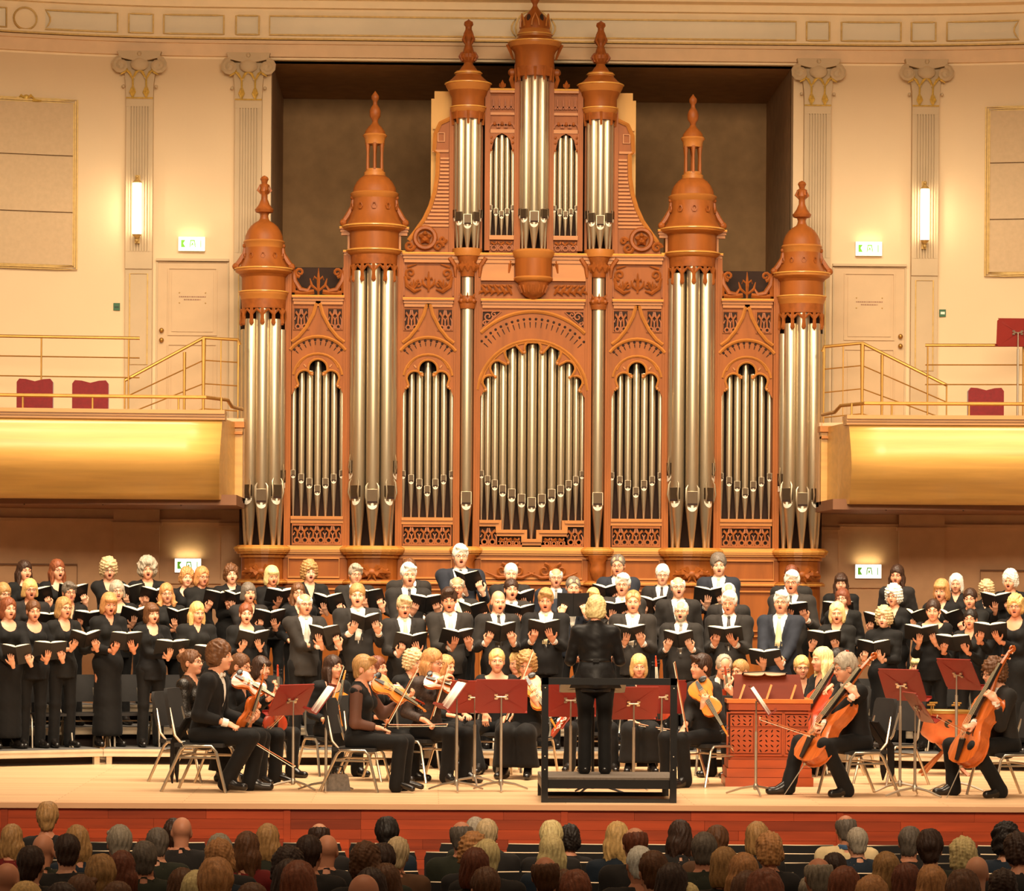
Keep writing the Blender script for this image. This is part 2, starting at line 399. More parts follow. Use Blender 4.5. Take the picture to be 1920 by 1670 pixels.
# ---- illuminated exit signs
sign_e = material('lit_sign_white', (1, 1, .92), .5, emit=(1, .98, .86), estr=1.6, var=.01)
sign_g = material('lit_sign_green', srgb(110, 190, 40), .5, emit=srgb(120, 195, 50), estr=.35, var=.02)
sign_case = material('sign_case', srgb(235, 230, 215), .5)
for px, py, wpx, lab in ((360, 458, 50, 'lit exit sign with green running-man pictogram, above the door left of the organ'),
                    (1628, 467, 50, 'lit exit sign with green running-man pictogram, above the door right of the organ'),
                    (353, 1060, 50, 'lit exit sign below the balcony, behind the choir on the left'),
                    (1627, 1071, 50, 'lit exit sign below the balcony, behind the choir on the right')):
    X = WX(px, py, DW); Z = WZ(px, py, DW)
    r = empty('exit_sign', (X, wall_y(X), Z), 0, lab, 'sign', 'exit signs')
    hw = wpx / 2 / 151.5; hh = hw * .54
    m = MB(); m.box(-hw, hw, -.05, 0, -hh, hh); m.build('sign_case', sign_case, r)
    m = MB(); m.box(-hw + .006, hw - .006, -.056, -.05, -hh + .006, hh - .006); m.build('sign_face', sign_e, r)
    m = MB(); u = hw / 24.0                       # units: one photo pixel
    def pg(pts): m.board([(p[0] * u, p[1] * u) for p in pts], -.059, -.056)
    pg([(-19, -6), (-11, -6), (-15, 1), (-11, 7), (-19, 7)])          # arrow block
    pg([(-4, -6), (-2.5, -6), (-1, 5), (4, 5), (6, -6), (7.5, -6), (5.5, 7), (-2.5, 7)])   # doorway
    pg([(16, -6.5), (17.4, -6.5), (17.4, 7), (16, 7)])
    m.sphere((1.4 * u, -.058, 3 * u), .8 * u, 6, 4); pg([(.6, 1.8), (2.4, 1.8), (3.4, -4.5), (2.4, -4.5), (1.4, -1), (-.4, -4.5), (-1.2, -4)])
    m.build('sign_pictogram', sign_g, r)
    l = bpy.data.lights.new('sign_glow', 'AREA'); l.shape = 'RECTANGLE'; l.size = .3; l.size_y = .05; l.energy = .22 if py < 800 else .5; l.color = (1, .88, .5)
    o = bpy.data.objects.new('sign_glow', l); link(o, r); o.location = (0, -.08, hh + .02); o.rotation_euler = (math.radians(150), 0, 0)
# ---- doors
door_m = material('door_paint', srgb(200, 170, 130), .6, var=.03)
ink = material('faded_lettering', srgb(150, 110, 86), .7)
for n, (x0, x1, knob, lab) in enumerate(((296, 426, -1, 'left'), (1563, 1695, 1, 'right'))):
    xa, xb = WX(x0, 600, DW), WX(x1, 600, DW); c = (xa + xb) / 2; hw = (xb - xa) / 2
    y = wall_y(c); zt = zpx(491 if n == 0 else 501, x0); zb = 3.95
    r = empty('door_%d' % (n + 1), (c, y, 0)); r['kind'] = 'structure'
    m = MB(); m.box(-hw, hw, -.025, 0, zb, zt); m.build('door_leaf', door_m, r)
    m = MB(); m.box(-hw - .02, hw + .02, -.07, 0, zt + .01, zt + .04)
    m.box(-hw - .02, -hw, -.04, 0, zb, zt); m.box(hw, hw + .02, -.04, 0, zb, zt); m.build('door_casing', plaster_grey, r)
    for za, zz in ((zt - .9, zt - .08), (zb + .1, zt - 1.02)):
        m = MB(); q = [(-hw + .13, -.03, za), (hw - .13, -.03, za), (hw - .13, -.03, zz), (-hw + .13, -.03, zz)]
        m.tube(q, .014, 4, closed=True, smooth=False)
        m.box(-hw + .17, hw - .17, -.035, -.02, za + .04, zz - .04); m.build('door_panel', door_m, r)
    m2 = MB()
    for zo in (1.0, 1.12): m2.sphere((knob * (hw - .05), -.05, zb + zo), .03, 10, 6); m2.tube([(knob * (hw - .05), -.02, zb + zo), (knob * (hw - .05), -.05, zb + zo)], .012, 6)
    m2.build('door_knob', brass, r)
    # small text plate: two centred lines of tiny unreadable lettering between four screws
    m = MB(); zt2 = zt - .43; rr = random.Random(3)
    for row, w in ((0, .165), (1, .105)):
        x = -w
        while x < w:
            l = rr.uniform(.008, .03); m.box(x, min(w, x + l), -.0385, -.035, zt2 - row * .035 - .006, zt2 - row * .035 + .007); x += l + .006
    m.build('lettering', ink, r)
    m = MB()
    for sx in (-.16, .16):
        for zo in (.05, -.075): m.sphere((sx, -.037, zt2 + zo), .009, 6, 4)
    m.build('plate_screw_heads', gold, r)
# ---- large gold-framed acoustic panels at the sides
def framed_panel(px0, px1, py0, py1, lab, crest):
    xa = wpt(px0, (py0 + py1) / 2)[0]; xb = wpt(px1, (py0 + py1) / 2)[0]
    za, zb_ = WZ(px1, py1, DW), WZ(px1, py0, DW)
    r = empty('acoustic_panel', ((xa + xb) / 2, wall_y((xa + xb) / 2), za)); tag(r, lab, 'wall panel')
    r.location = (0, 0, 0)
    h = (zb_ - za) / 3
    for i in range(3):
        m = MB(); wstrip(m, xa + .05, xb - .05, za + i * h + (.05 if i == 0 else .008), za + (i + 1) * h - (.05 if i == 2 else .008), .05, 8, .06); m.build('cloth_panel', panel_m, r)
    m = MB()
    for k, o2 in ((0, .03), (1, .05), (2, .035)):
        d = k * .022
        q = [(x, wall_y(x) - o2, z) for x, z in ([(xa + d + (xb - xa - 2 * d) * i / 8, za + d) for i in range(9)] + [(xb - d - (xb - xa - 2 * d) * i / 8, zb_ - d) for i in range(9)])]
        m.tube(q, .013, 4, closed=True, smooth=False)
    m.build('gold_frame', gold, r)
    if crest:
        X, Z = wpt(crest, py0 - 5)
        m = MB(); y = wall_y(X) - .04
        m.sphere((X, y, Z + .02), .04, 8, 6, (1, .5, 1))
        for s in (-1, 1):
            m.tube([(X, y, Z), (X + s * .06, y - .02, Z + .045), (X + s * .11, y, Z)], [.012, .02, .006], 5); m.tube([(X + s * .08, y, Z - .01), (X + s * .19, y, Z - .015)], [.018, .006], 5)
        m.build('carved_crest', gilt, r)
framed_panel(-150, 145, 192, 508, 'large cloth wall panel in a gold frame left of the left pilasters', 50)
framed_panel(1847, 2140, 208, 523, 'large cloth wall panel in a gold frame right of the right pilasters', None)
# ---- small green wall signs
for px, py, lab, inner in ((219, 575, 'small dark green square sign on the wall left of the pilaster', 0), (1767, 587, 'small green and white square sign on the wall right of the pilaster', 1)):
    X, Z = wpt(px, py); r = empty('wall_sign', (X, wall_y(X), Z), 0, lab, 'sign')
    m = MB(); m.box(-.04, .04, -.02, 0, -.045, .045); m.build('sign_plate', material('dark_green_sign', srgb(40, 92, 56), .5), r)
    m = MB(); m.box(-.026, .026, -.024, -.02, -.016, .016 if inner else .004); m.build('sign_mark', material('sign_mark_%d' % inner, srgb(225, 220, 200) if inner else srgb(20, 50, 34), .5), r)
# ---- lower wall mouldings below the balcony
lower_trim_m = material('dark_beige_trim', srgb(120, 84, 56), .7, var=.05)
for sgn in (-1, 1):
    t = empty('trim_%d' % (6 + sgn)); t['kind'] = 'structure'
    def LX(px): return NC + sgn * abs(WX(px, 1000, DW) - NC)
    for a, b, ya, yb in ((232, 283, 1004, 1090), (226, 282, 960, 976), (428, 470, 1004, 1090), (425, 470, 960, 976), (-60, 148, 1064, 1110)):
        x0, x1 = sorted((LX(a), LX(b))); z0, z1 = zpx(yb), zpx(ya)
        q = [(x0, wall_y(x0) - .02, z0), (x1, wall_y(x1) - .02, z0), (x1, wall_y(x1) - .02, z1), (x0, wall_y(x0) - .02, z1)]
        MB().tube(q, .014, 4, closed=True, smooth=False).build('moulded_border', lower_trim_m, t)
    for a, b in ((215, 300), (415, 500)):
        x0, x1 = sorted((LX(a), LX(b))); m = MB(); wstrip(m, x0, x1, 0, zpx(940), .05, 3, .05); wstrip(m, x0 - .03, x1 + .03, zpx(990), zpx(984), .07, 3, .07); m.build('wall_pier', lower_wall_m, t)
    x0, x1 = sorted((LX(300), LX(415))); m = MB(); wstrip(m, x0, x1, zpx(1098), zpx(1090), .05, 3, .05); m.build('door_lintel', lower_wall_m, t)
    m = MB(); wstrip(m, *sorted((LX(-300), LX(500))), zpx(984), zpx(978), .04, 12, .04); m.build('moulded_border', lower_wall_m, t)
# ---- balconies
DB = 36.5
ZL = WZ(300, 768, DB)                              # balcony lip
for sgn in (-1, 1):
    xe = WX(417, 770, DB) if sgn < 0 else WX(1592, 780, DB)      # inner end of the front
    xi = WX(456, 790, 38.2) if sgn < 0 else WX(1538, 800, 38.2)
    far = sgn * XE
    r = empty('balcony', (0, 0, 0)); tag(r, 'curved maple balcony front with brass rail, %s of the organ' % ('left' if sgn < 0 else 'right'), 'balcony', None, 'structure')
    zb_ = WZ(400, 935, DB)
    prof = [(0.0, ZL - .10)]
    H = ZL - .1 - zb_
    for i in range(1, 13):
        t = i / 12
        prof.append((.02 - .085 * math.sin(PI * min(1, t * 1.15)) + .5 * max(0, t - .42) ** 1.7 * 1.5, ZL - .1 - H * t))
    def fy(x): return -.045 * max(0, abs(x) - abs(xe)) ** 1.5
    n = 14; V = []; Fc = []
    xs = [xe + (far - xe) * i / n for i in range(n + 1)]
    for x in xs:
        for jj, (py, pz) in enumerate(prof): V.append((x + (sgn * .05 * jj / 12 if x == xe else 0), DB + fy(x) + py, pz))
        V.append((x, DB + fy(x) + 1.0, zb_)); V.append((x, DB + fy(x) + 1.0, ZL - .1))
    k = len(prof) + 2
    for i in range(n):
        for j in range(k):
            a, b = i * k + j, i * k + (j + 1) % k
            q = (a, b, b + k, a + k); Fc.append(q[::-1] if sgn > 0 else q)
    for tt in tessellate_polygon([[Vector((V[i][1], V[i][2], 0)) for i in range(k)]]): Fc.append(tuple(tt))
    m = MB(); m.add(V, Fc); o = m.build('balcony_front', balc_wood, r)
    for p in o.data.polygons: p.use_smooth = len(p.vertices) == 4
    # moulded lip
    m = MB()
    for (ya, yb, za, zz) in ((-.06, .35, ZL - .045, ZL), (-.04, .3, ZL - .075, ZL - .045), (-.025, .3, ZL - .11, ZL - .075)):
        V = []; Fc = []
        for x in xs: V += [(x + (-sgn * .03 if x == xe else 0), DB + fy(x) + yy, z) for yy, z in ((ya, za), (ya, zz), (yb, zz), (yb, za))]
        for i in range(n):
            for j in range(4): Fc.append((i * 4 + j, i * 4 + (j + 1) % 4, (i + 1) * 4 + (j + 1) % 4, (i + 1) * 4 + j))
        Fc.append((0, 1, 2, 3)); m.add(V, Fc)
    m.build('balcony_lip', material('lip_wood', srgb(172, 122, 66), .4, var=.1, scale=(1, 8, 8), coat=.2), r)
    # return towards the organ, deck and soffit
    m = MB(); xr = xe
    q = [(xr + sgn * .3, DB + .45), (xr + sgn * .05, DB + .45), (xr - sgn * .05, 38.12), (xr + sgn * .3, 38.12)]
    V = [(x_, y_, z_) for z_ in (zb_ + .01, ZL - .06) for x_, y_ in q]; m.add(V, [(3, 2, 1, 0), (4, 5, 6, 7), (0, 1, 5, 4), (1, 2, 6, 5), (2, 3, 7, 6), (3, 0, 4, 7)] if sgn > 0 else [(0, 1, 2, 3), (7, 6, 5, 4), (4, 5, 1, 0), (5, 6, 2, 1), (6, 7, 3, 2), (7, 4, 0, 3)])
    m.box(min(xi, xr), max(xi, xr), 38.1, 38.25, zb_ + .02, ZL - .06)
    m.build('balcony_return', balc_wood, r)
    m = MB(); m.box(min(xi, xr) - (.02 if sgn > 0 else .02), max(xi, xr) + .02, 38.05, 38.3, ZL - .12, ZL - .05); m.box(min(xi, xr), max(xi, xr), 38.06, 38.28, ZL - .2, ZL - .17)
    m.build('return_moulding', wood_h, r)
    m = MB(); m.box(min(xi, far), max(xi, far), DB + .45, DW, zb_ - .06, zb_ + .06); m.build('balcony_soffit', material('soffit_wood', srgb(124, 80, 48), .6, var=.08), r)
    m = MB(); m.box(min(xr + sgn * .1, far), max(xr + sgn * .1, far), DB + .4, DW, 3.3, 3.36)
    m.box(min(xi, far), max(xi, far), 38.3, DW, zb_, 3.93); m.build('balcony_deck', stage_floor_m, r)
    for j in range(5):
        x = xr + sgn * (.5 + .9 * j); m = MB(); m.box(x - .006, x + .006, DB + .46, DB + .5, zb_ - .07, zb_ + .02); m.build('soffit_joint', void, r)
    # rail on the lip
    rl = empty('brass_railing'); tag(rl, 'brass rail along the lip of the balcony %s of the organ' % ('left' if sgn < 0 else 'right'), 'railing')
    zr = WZ(300, 744, DB + .1) if sgn < 0 else WZ(1750, 757, DB + .1)
    xk = WX(385, 746, DB + .1) if sgn < 0 else WX(1622, 757, DB + .1)
    m = MB(); pts = [(far + (xk - far) * i / 12, DB + .1 + fy(far + (xk - far) * i / 12), zr) for i in range(13)]
    pts += [(xe - sgn * .02, DB + .6, zr), (xe - sgn * .05, DB + .9, zr - .06), (xi, 38.0, zr - .06)]
    m.tube(pts, .022, 8); m.build('handrail', brass, rl)
    for px in ((46, 175, 335, 415) if sgn < 0 else (1597, 1672, 1815, 1960)):
        x = WX(px, 750, DB + .1); m = MB(); m.tube([(x, DB + .1 + fy(x), ZL - .02), (x, DB + .1 + fy(x), zr)], .012, 6); m.build('rail_post', brass, rl)
    # stair railing of the steps at the door
    sr = empty('stair_railing'); tag(sr, 'brass stair railing with four bars by the door %s of the organ' % ('left' if sgn < 0 else 'right'), 'railing')
    ds = 38.4
    if sgn < 0: top, low, end, posts = (382, 633), (234, 713), (447, 637), (346, 660)
    else: top, low, end, posts = (1617, 643), (1775, 722), (1545, 650), (1654, 665)
    T, Lw, E, Q = W(*top, ds), W(*low, ds - .2), W(*end, 38.3), W(*posts, ds - .05)
    m = MB(); m.tube([Lw, T, E, (E.x + -sgn * .02, E.y, E.z - .06)], .02, 8); m.build('handrail', brass, sr)
    for dz in (.27, .55, .85):
        m = MB(); m.tube([(Lw.x, Lw.y, Lw.z - dz * .75), (T.x, T.y, T.z - dz), (E.x, E.y, E.z - dz)], .008, 5); m.build('bar', brass, sr)
    for p, rr_ in ((T, .028), (Lw, .01), (E, .016), (Q, .02), ((T + E) / 2, .009)):
        m = MB(); m.tube([(p[0], p[1], 3.36 if p is Lw or p is Q else 3.93), (p[0], p[1], p[2])], rr_ * .55, 6, rr_); m.build('rail_post', brass, sr)
    # upper railing behind the seats
    ur = empty('upper_railing'); tag(ur, 'straight brass railing behind the red seats on the balcony %s of the organ' % ('left' if sgn < 0 else 'right'), 'railing')
    du = 38.2
    xa = WX(262 if sgn < 0 else 1735, 637, du); zt = WZ(150, 633, du) if sgn < 0 else WZ(1850, 648, du)
    m = MB(); m.tube([(xa, du, zt), (far, du - .5, zt)], .02, 8); m.build('handrail', brass, ur)
    for dz in (.235, .47): m = MB(); m.tube([(xa, du, zt - dz), (far, du - .5, zt - dz)], .008, 5); m.build('bar', brass, ur)
    for px in ((78, 240) if sgn < 0 else (1742, 1918)):
        x = WX(px, 650, du - .1); f = (x - xa) / (far - xa); m = MB(); m.tube([(x, du - .5 * f, 3.36), (x, du - .5 * f, zt)], .01, 6); m.build('rail_post', brass, ur)
# red balcony seats
def velvet_chair(px, py, lab):
    p = W(px, py, 37.4); r = empty('velvet_chair', (p.x, 37.4, 3.36), 0, lab, 'chair', 'red velvet chairs on the balconies')
    h = p.z - 3.36; hw = .21
    m = MB()
    q = [(-hw, .42), (hw, .42), (hw, h - .04), (hw - .03, h), (.1, h - .005), (0, h - .03), (-.1, h - .005), (-hw + .03, h), (-hw, h - .04)]
    m.board(q, -.04, .04); m.build('backrest', red_velvet, r)
    m = MB(); m.box(-hw, hw, -.46, -.02, .36, .45); m.build('seat', red_velvet, r)
    for sx in (-1, 1):
        for yy in (-.42, .0): m = MB(); m.tube([(sx * .18, yy, 0), (sx * .18, yy, .38)], .014, 6); m.build('leg', brass, r)
velvet_chair(66, 710, 'dark red velvet chair on the left balcony, nearer the frame edge')
velvet_chair(170, 713, 'dark red velvet chair on the left balcony, nearer the door')
velvet_chair(1848, 727, 'dark red velvet chair on the right balcony')
# ---- stage, floor of the hall
YS = 28.66
m = MB(); m.box(-XE, XE, YS, DW + 3, -.03, 0); o = struct(m.build('floor_stage', stage_floor_m))
m = MB(); m.box(-XE, XE, YS - .03, YS + .04, -.045, 0.004); struct(m.build('trim_8', material('stage_edge', srgb(224, 172, 128), .5, var=.1, scale=(1, 8, 8))))
m = MB(); m.box(-XE, XE, 8, YS + .2, -1.0, -.95); struct(m.build('floor', material('hall_floor', srgb(90, 50, 28), .5, var=.15, scale=(8, 1, 1))))
ws = MB(); ws.box(-XE, XE, YS + .05, YS + .2, -.95, -.04); ws = struct(ws.build('wall_stage', material('stage_wall_back', srgb(90, 32, 14), .6)))
# mahogany strips laid one by one on the stage front, with cover posts
row_h = .0885; rr = random.Random(11); zt = -.05
seams = [WX(p, 1560, YS) for p in (-300, 8, 538, 1058, 1575, 2200)]
plank_cache = {}
for k in range(len(seams) - 1):
    xa, xb = seams[k] + .03, seams[k + 1] - .03
    for r_ in range(8):
        z1 = zt - r_ * row_h; z0 = z1 - row_h + .002
        x = xa
        while x < xb - .01:
            l = rr.uniform(.45, 1.3); x1 = min(xb, x + l)
            if xb - x1 < .25: x1 = xb
            if x1 > -6.6 and x < 6.6:
                m = MB(); d = rr.uniform(0, .003); m.box(x + .001, x1 - .001, YS + .012 - d, YS + .05, z0, z1); m.build('plank', stage_front_m, ws)
            x = x1
for s_ in seams[1:5]:
    m = MB(); m.box(s_ - .03, s_ + .03, YS + .0, YS + .05, -.95, -.047); m.box(s_ - .036, s_ - .03, YS + .015, YS + .05, -.95, -.047); m.build('cover_post', stage_front_m, ws)
# ================================================================== the organ
DO = 38.8
KO = F / (DO * math.cos(YAW) + 1.24 * math.sin(YAW))      # photo pixels per metre at the organ front
AX = W(996.5, 1027, DO).x                                  # organ axis
def Z_(y): return 2 + (HZ - y) / KO                        # heights read on the axis (photo rows)
def R_(p): return p / KO
organ = empty('pipe_organ', (0, 0, 0), 0, 'large carved oak pipe organ with domed towers and tin pipes in the niche', 'pipe organ')
STUFFY = ('finial_carving', 'drum_rosettes', 'keyhole_piercings', 'tracery_fringe', 'parapet_tracery', 'spandrel_tracery', 'leaf_frieze', 'dome_ribs', 'dome_openings')
def OB(m, name, mats, parent=organ):
    o = m.build(name, mats, parent, (AX, DO, 0))
    if name in STUFFY: o['kind'] = 'stuff'
    return o
def pipe(x, y, r, zt, zm, zf, face=0.0, name='pipe', ears=False):
    """one flue pipe: body, foot cone, flattened mouth with upper and lower lip (a part of the pipe)"""
    m = MB(); seg = 14
    m.lathe([(r * .22, zf), (r * .3, zf + .01), (r * .97, zm - .005), (r, zm), (r, zt - .012), (r * .93, zt), (r * .8, zt), (r * .8, zt - .12)], 0, 0, seg, cap=False)
    o = m.build(name, tin, organ, (AX + x, DO + y, 0)); o.rotation_euler = (0, 0, face)
    q = MB(); w = r * .8; h = r * 2.0; yb = -r * 1.02
    # upper lip plate leaning inward towards the slot, its shade put into the colour
    q.mi = 1; q.add([(-w, yb, zm + h), (w, yb, zm + h), (w, yb + r * .02, zm + r * .3), (-w, yb + r * .02, zm + r * .3), (-w, yb + r * .6, zm + h), (w, yb + r * .6, zm + h), (w, yb + r * .6, zm + r * .3), (-w, yb + r * .6, zm + r * .3)], [(3, 2, 1, 0), (0, 1, 5, 4), (1, 2, 6, 5), (4, 7, 3, 0), (2, 3, 7, 6)])
    q.mi = 3; q.tube([(-w, yb, zm), (-w, yb, zm + h * 1.02), (w, yb, zm + h * 1.02), (w, yb, zm)], r * .06, 4, smooth=False)
    q.mi = 2; q.add([(-w, yb + r * .02, zm), (w, yb + r * .02, zm), (w, yb + r * .02, zm + r * .3), (-w, yb + r * .02, zm + r * .3)], [(0, 1, 2, 3)])
    # lower lip: a half disc lying on the foot, the light it catches painted pale
    q.mi = 0; n = 8; kz = lambda z: 1 - (zm - z) / (zm - zf) * .75
    V = [(0, -r * 1.04, zm)]
    for i in range(n + 1):
        a = PI + PI * i / n; x = w * math.cos(a); z = zm + r * .95 * math.sin(a); V.append((x, -math.sqrt(max(0, r * r - x * x)) * kz(z) - r * .05, z))
    V.append((0, -r * kz(zm - r * .5) - r * .06, zm - r * .5))
    q.add(V, [(n + 2, i + 1, i + 2) for i in range(n)] + [(n + 2, 0, 1), (n + 2, n + 1, 0)])
    if ears:
        q.mi = 3
        for s in (-1, 1):
            q.tube([(s * w, yb, zm - .02), (s * w * 1.15, yb - r * .3, zm + h * .5), (s * w * 1.1, yb - r * .1, zm + h * 1.25), (s * w * .8, yb, zm + h * 1.5)], [.005, .014, .012, .004], 5, flat=.5)
    qo = q.build('pipe_mouth', [tin_lit, tin_shade, void, tin], o)
    return o
def tracery(m, x0, x1, z0, z1, y, n, r=.011):
    """pierced scrollwork: rings on forked stems with leaves above"""
    w = (x1 - x0) / n; h = z1 - z0
    for i in range(n):
        cx = x0 + w * (i + .5); s = 1 if i % 2 else -1
        k = min(w * .34, h * .26)
        m.tube([(cx + k * math.cos(t * PI / 5), y, z0 + k + k * math.sin(t * PI / 5)) for t in range(10)], r, 4, closed=True)
        m.tube([(cx, y, z0 + 2 * k), (cx - s * w * .1, y - .006, z0 + h * .66), (cx + s * w * .3, y - .008, z0 + h * .86), (cx + s * w * .42, y, z0 + h * .74)], [r, r * 1.3, r * 1.5, r * .5], 4)
        m.tube([(cx, y, z0 + h * .6), (cx - s * w * .34, y - .006, z0 + h * .78), (cx - s * w * .4, y, z0 + h)], [r * .8, r * 1.4, r * .6], 4)
        m.tube([(cx + w * .5, y, z0), (cx + w * .5, y - .004, z0 + h * .45), (cx + w * .28, y, z0 + h * .62)], [r, r * .9, r * .5], 4)
        m.tube([(cx - w * .5, y, z0 + h * .45), (cx - w * .28, y, z0 + h * .62)], [r * .9, r * .5], 4)
def leaf(m, x, y, z, h, w, d=.02, r=.01):
    for k in (-1, 0, 1):
        m.tube([(x, y, z), (x + k * w * .9, y - d, z + h * .5), (x + k * w * .5, y - d * .6, z + h * (1 if k == 0 else .75))], [r, r * 1.5, r * .4], 5)
def fleuron(m, x, y, z, h):
    m.tube([(x, y, z), (x, y - .015, z + h * .5), (x, y, z + h)], [.012, .022, .004], 5)
    for s in (-1, 1):
        m.tube([(x, y, z + h * .15), (x + s * h * .25, y - .01, z + h * .35), (x + s * h * .32, y, z + h * .62)], [.012, .018, .005], 5)
        m.tube([(x, y, z + h * .55), (x + s * h * .16, y - .01, z + h * .68), (x + s * h * .2, y, z + h * .55)], [.01, .014, .005], 5)
def keyholes(m, cx, cz, r0, r1, a0, a1, n, y):
    for i in range(n):
        a = math.radians(a0 + (a1 - a0) * (i + .5) / n)
        c, s = math.cos(a), math.sin(a)
        m.tube([(cx + r0 * c, y, cz + r0 * s), (cx + (r0 * .35 + r1 * .65) * c, y, cz + (r0 * .35 + r1 * .65) * s)], [.005, .009], 4)
        m.sphere((cx + r1 * c, y, cz + r1 * s), .017, 6, 4, (1, .5, 1))
def ledge(m, x0, x1, z, y0=-.1, h=.035):
    V = [(x, y, zz) for x in (x0, x1) for y, zz in ((y0, z - h), (y0, z - h * .72), (y0 + .035, z), (.05, z), (.05, z - h))]
    m.add(V, [(0, 5, 6, 1), (1, 6, 7, 2), (2, 7, 8, 3), (3, 8, 9, 4), (4, 9, 5, 0), (0, 1, 2, 3, 4), (9, 8, 7, 6, 5)])
    e = MB(); e.tube([(x0, y0 + .012, z - h * .4), (x1, y0 + .012, z - h * .4)], h * .34, 5); OB(e, 'edge_highlight', edge_lit_m)  # pale strip painted as the light along the ledge
    m.box(x0 + .01, x1 - .01, y0 + .03, .05, z - h * 2.0, z - h); m.box(x0 + .02, x1 - .02, y0 + .05, .05, z - h * 3.2, z - h * 2.0)
# ---- case shell (closed box behind the front) and plinth
XO = R_(548)
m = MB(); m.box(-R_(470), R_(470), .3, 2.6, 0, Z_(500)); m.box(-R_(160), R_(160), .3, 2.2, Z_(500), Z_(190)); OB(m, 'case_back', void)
m = MB()
def plan_ledge(m, z0, z1, out):
    """ledge following the towers: straight runs with half-round projections"""
    segs = [(-504, 44), (-298, 52), (-123, 22), (123, 22), (298, 52), (504, 44)]
    pts = [(-R_(504) - R_(44) - out, .25)]
    for cx, r in segs:
        rr_ = R_(r) + out
        pts += [(R_(cx) + rr_ * math.cos(a), -out - .02 - rr_ * .75 * math.sin(PI - a) if True else 0) for a in [PI - PI * i / 10 for i in range(11)]]
    pts += [(R_(504) + R_(44) + out, .25)]
    n = len(pts)
    V = [(p[0], p[1], z0) for p in pts] + [(p[0], p[1], z1) for p in pts]
    Fc = [tuple(range(n)), tuple(range(n, 2 * n))[::-1]] + [(i, i + n, (i + 1) % n + n, (i + 1) % n) for i in range(n)]
    Fc = [tuple(f)[::-1] for f in Fc]
    m.add(V, Fc)
m = MB()
for a_, b_, o_ in ((1026.5, 1025, .02), (1028, 1026.5, .037), (1030.5, 1028, .05), (1034, 1030.5, .055), (1037, 1034, .047), (1041, 1037, .025)): plan_ledge(m, Z_(a_), Z_(b_), o_)
OB(m, 'plinth_cornice', material('lit_oak_nosing', srgb(206, 142, 66), .35, var=.1, scale=(1.5, 7, 7), spec=.5))  # lighter oak: the light on the rounded nose is painted in
m = MB(); plan_ledge(m, Z_(1031.5), Z_(1029), .058); OB(m, 'edge_highlight', edge_lit_m)
m = MB(); plan_ledge(m, Z_(1093.5), Z_(1092), .026); OB(m, 'edge_highlight', edge_lit_m)
m = MB(); plan_ledge(m, Z_(1088), Z_(1040), -.03); plan_ledge(m, 0.0, Z_(1096), -.03); OB(m, 'plinth', wood)
m = MB(); plan_ledge(m, Z_(1089.5), Z_(1088), .0); plan_ledge(m, Z_(1091.5), Z_(1089.5), .015); plan_ledge(m, Z_(1096), Z_(1091.5), .022); plan_ledge(m, Z_(1048), Z_(1041), -.01); plan_ledge(m, 0.0, .18, .03); OB(m, 'plinth_moulding', wood_h)
for a, b in ((-455, -360), (-240, -150), (-95, 95), (150, 240), (360, 455)):
    for z0, z1 in ((1084, 1048), (1180, 1106), (1300, 1190)):
        m = MB(); x0, x1 = R_(a), R_(b); q = [(x0, -.01, Z_(z0)), (x1, -.01, Z_(z0)), (x1, -.01, Z_(z1)), (x0, -.01, Z_(z1))]
        m.tube(q, .018, 4, closed=True, smooth=False); OB(m, 'plinth_panel', wood_h)
for cx in (-40, 40):
    m = MB(); x = R_(cx); z = Z_(1069)
    for s in (-1, 1):
        m.tube(xz(spiral(x + s * .1, z, .085, 1.3, PI / 2, 14, s), -.04), .02, 5, .012); m.tube([(x, -.04, z - .08), (x + s * .14, -.05, z - .09), (x + s * .3, -.03, z - .02)], [.02, .024, .006], 5)
    m.sphere((x, -.05, z - .02), .05, 8, 6); OB(m, 'carved_scroll', wood_d)
for cx in (-298, 298, -504, 504):
    m = MB(); x = R_(cx); z = Z_(1074); yy = -.05 - R_(52) * .75
    m.sphere((x, yy, z), .05, 8, 6, (1.2, .6, .9))
    for s in (-1, 1):
        for k in range(3):
            a = .5 - .55 * k; q = .11 + .06 * (k == 1)
            m.tube([(x + s * .03, yy, z), (x + s * q * .7 * math.cos(a), yy - .01, z + q * .7 * math.sin(a) + .02), (x + s * q * 1.3 * math.cos(a * .6), yy + .05, z + q * math.sin(a) * 1.1)], [.02, .04, .01], 6)
        m.tube(xz(spiral(x + s * .2, z - .015, .045, 1.2, PI / 2, 9, s), yy + .06), .018, 5, .01)
        m.tube([(x, yy, z), (x + s * .05, yy, z - .1)], [.024, .006], 5)
    OB(m, 'carved_foliage', wood_d)
for cx in (-123, 123):
    m = MB(); m.lathe([(.03, Z_(1092)), (.075, Z_(1080)), (.1, Z_(1066)), (.085, Z_(1056)), (.11, Z_(1048)), (.12, Z_(1040))], R_(cx), -.1, 14); OB(m, 'carved_console', wood_d)
# ---- vertical stiles
def stile(a, b, y0, y1, yf=-.03, name='stile'):
    m = MB(); x0, x1 = R_(min(a, b)), R_(max(a, b))
    m.box(x0, x1, yf, .28, Z_(y1), Z_(y0)); m.box(x0 + (x1 - x0) * .35, x1 - (x1 - x0) * .35, yf - .012, yf, Z_(y1), Z_(y0)); OB(m, name, wood)
for s in (-1, 1):
    stile(s * 452, s * 464, 505, 1025); stile(s * 341, s * 355, 480, 1025); stile(s * 243, s * 256, 480, 1025)
    stile(s * 136, s * 148, 480, 1025); stile(s * 98, s * 110, 480, 1025)
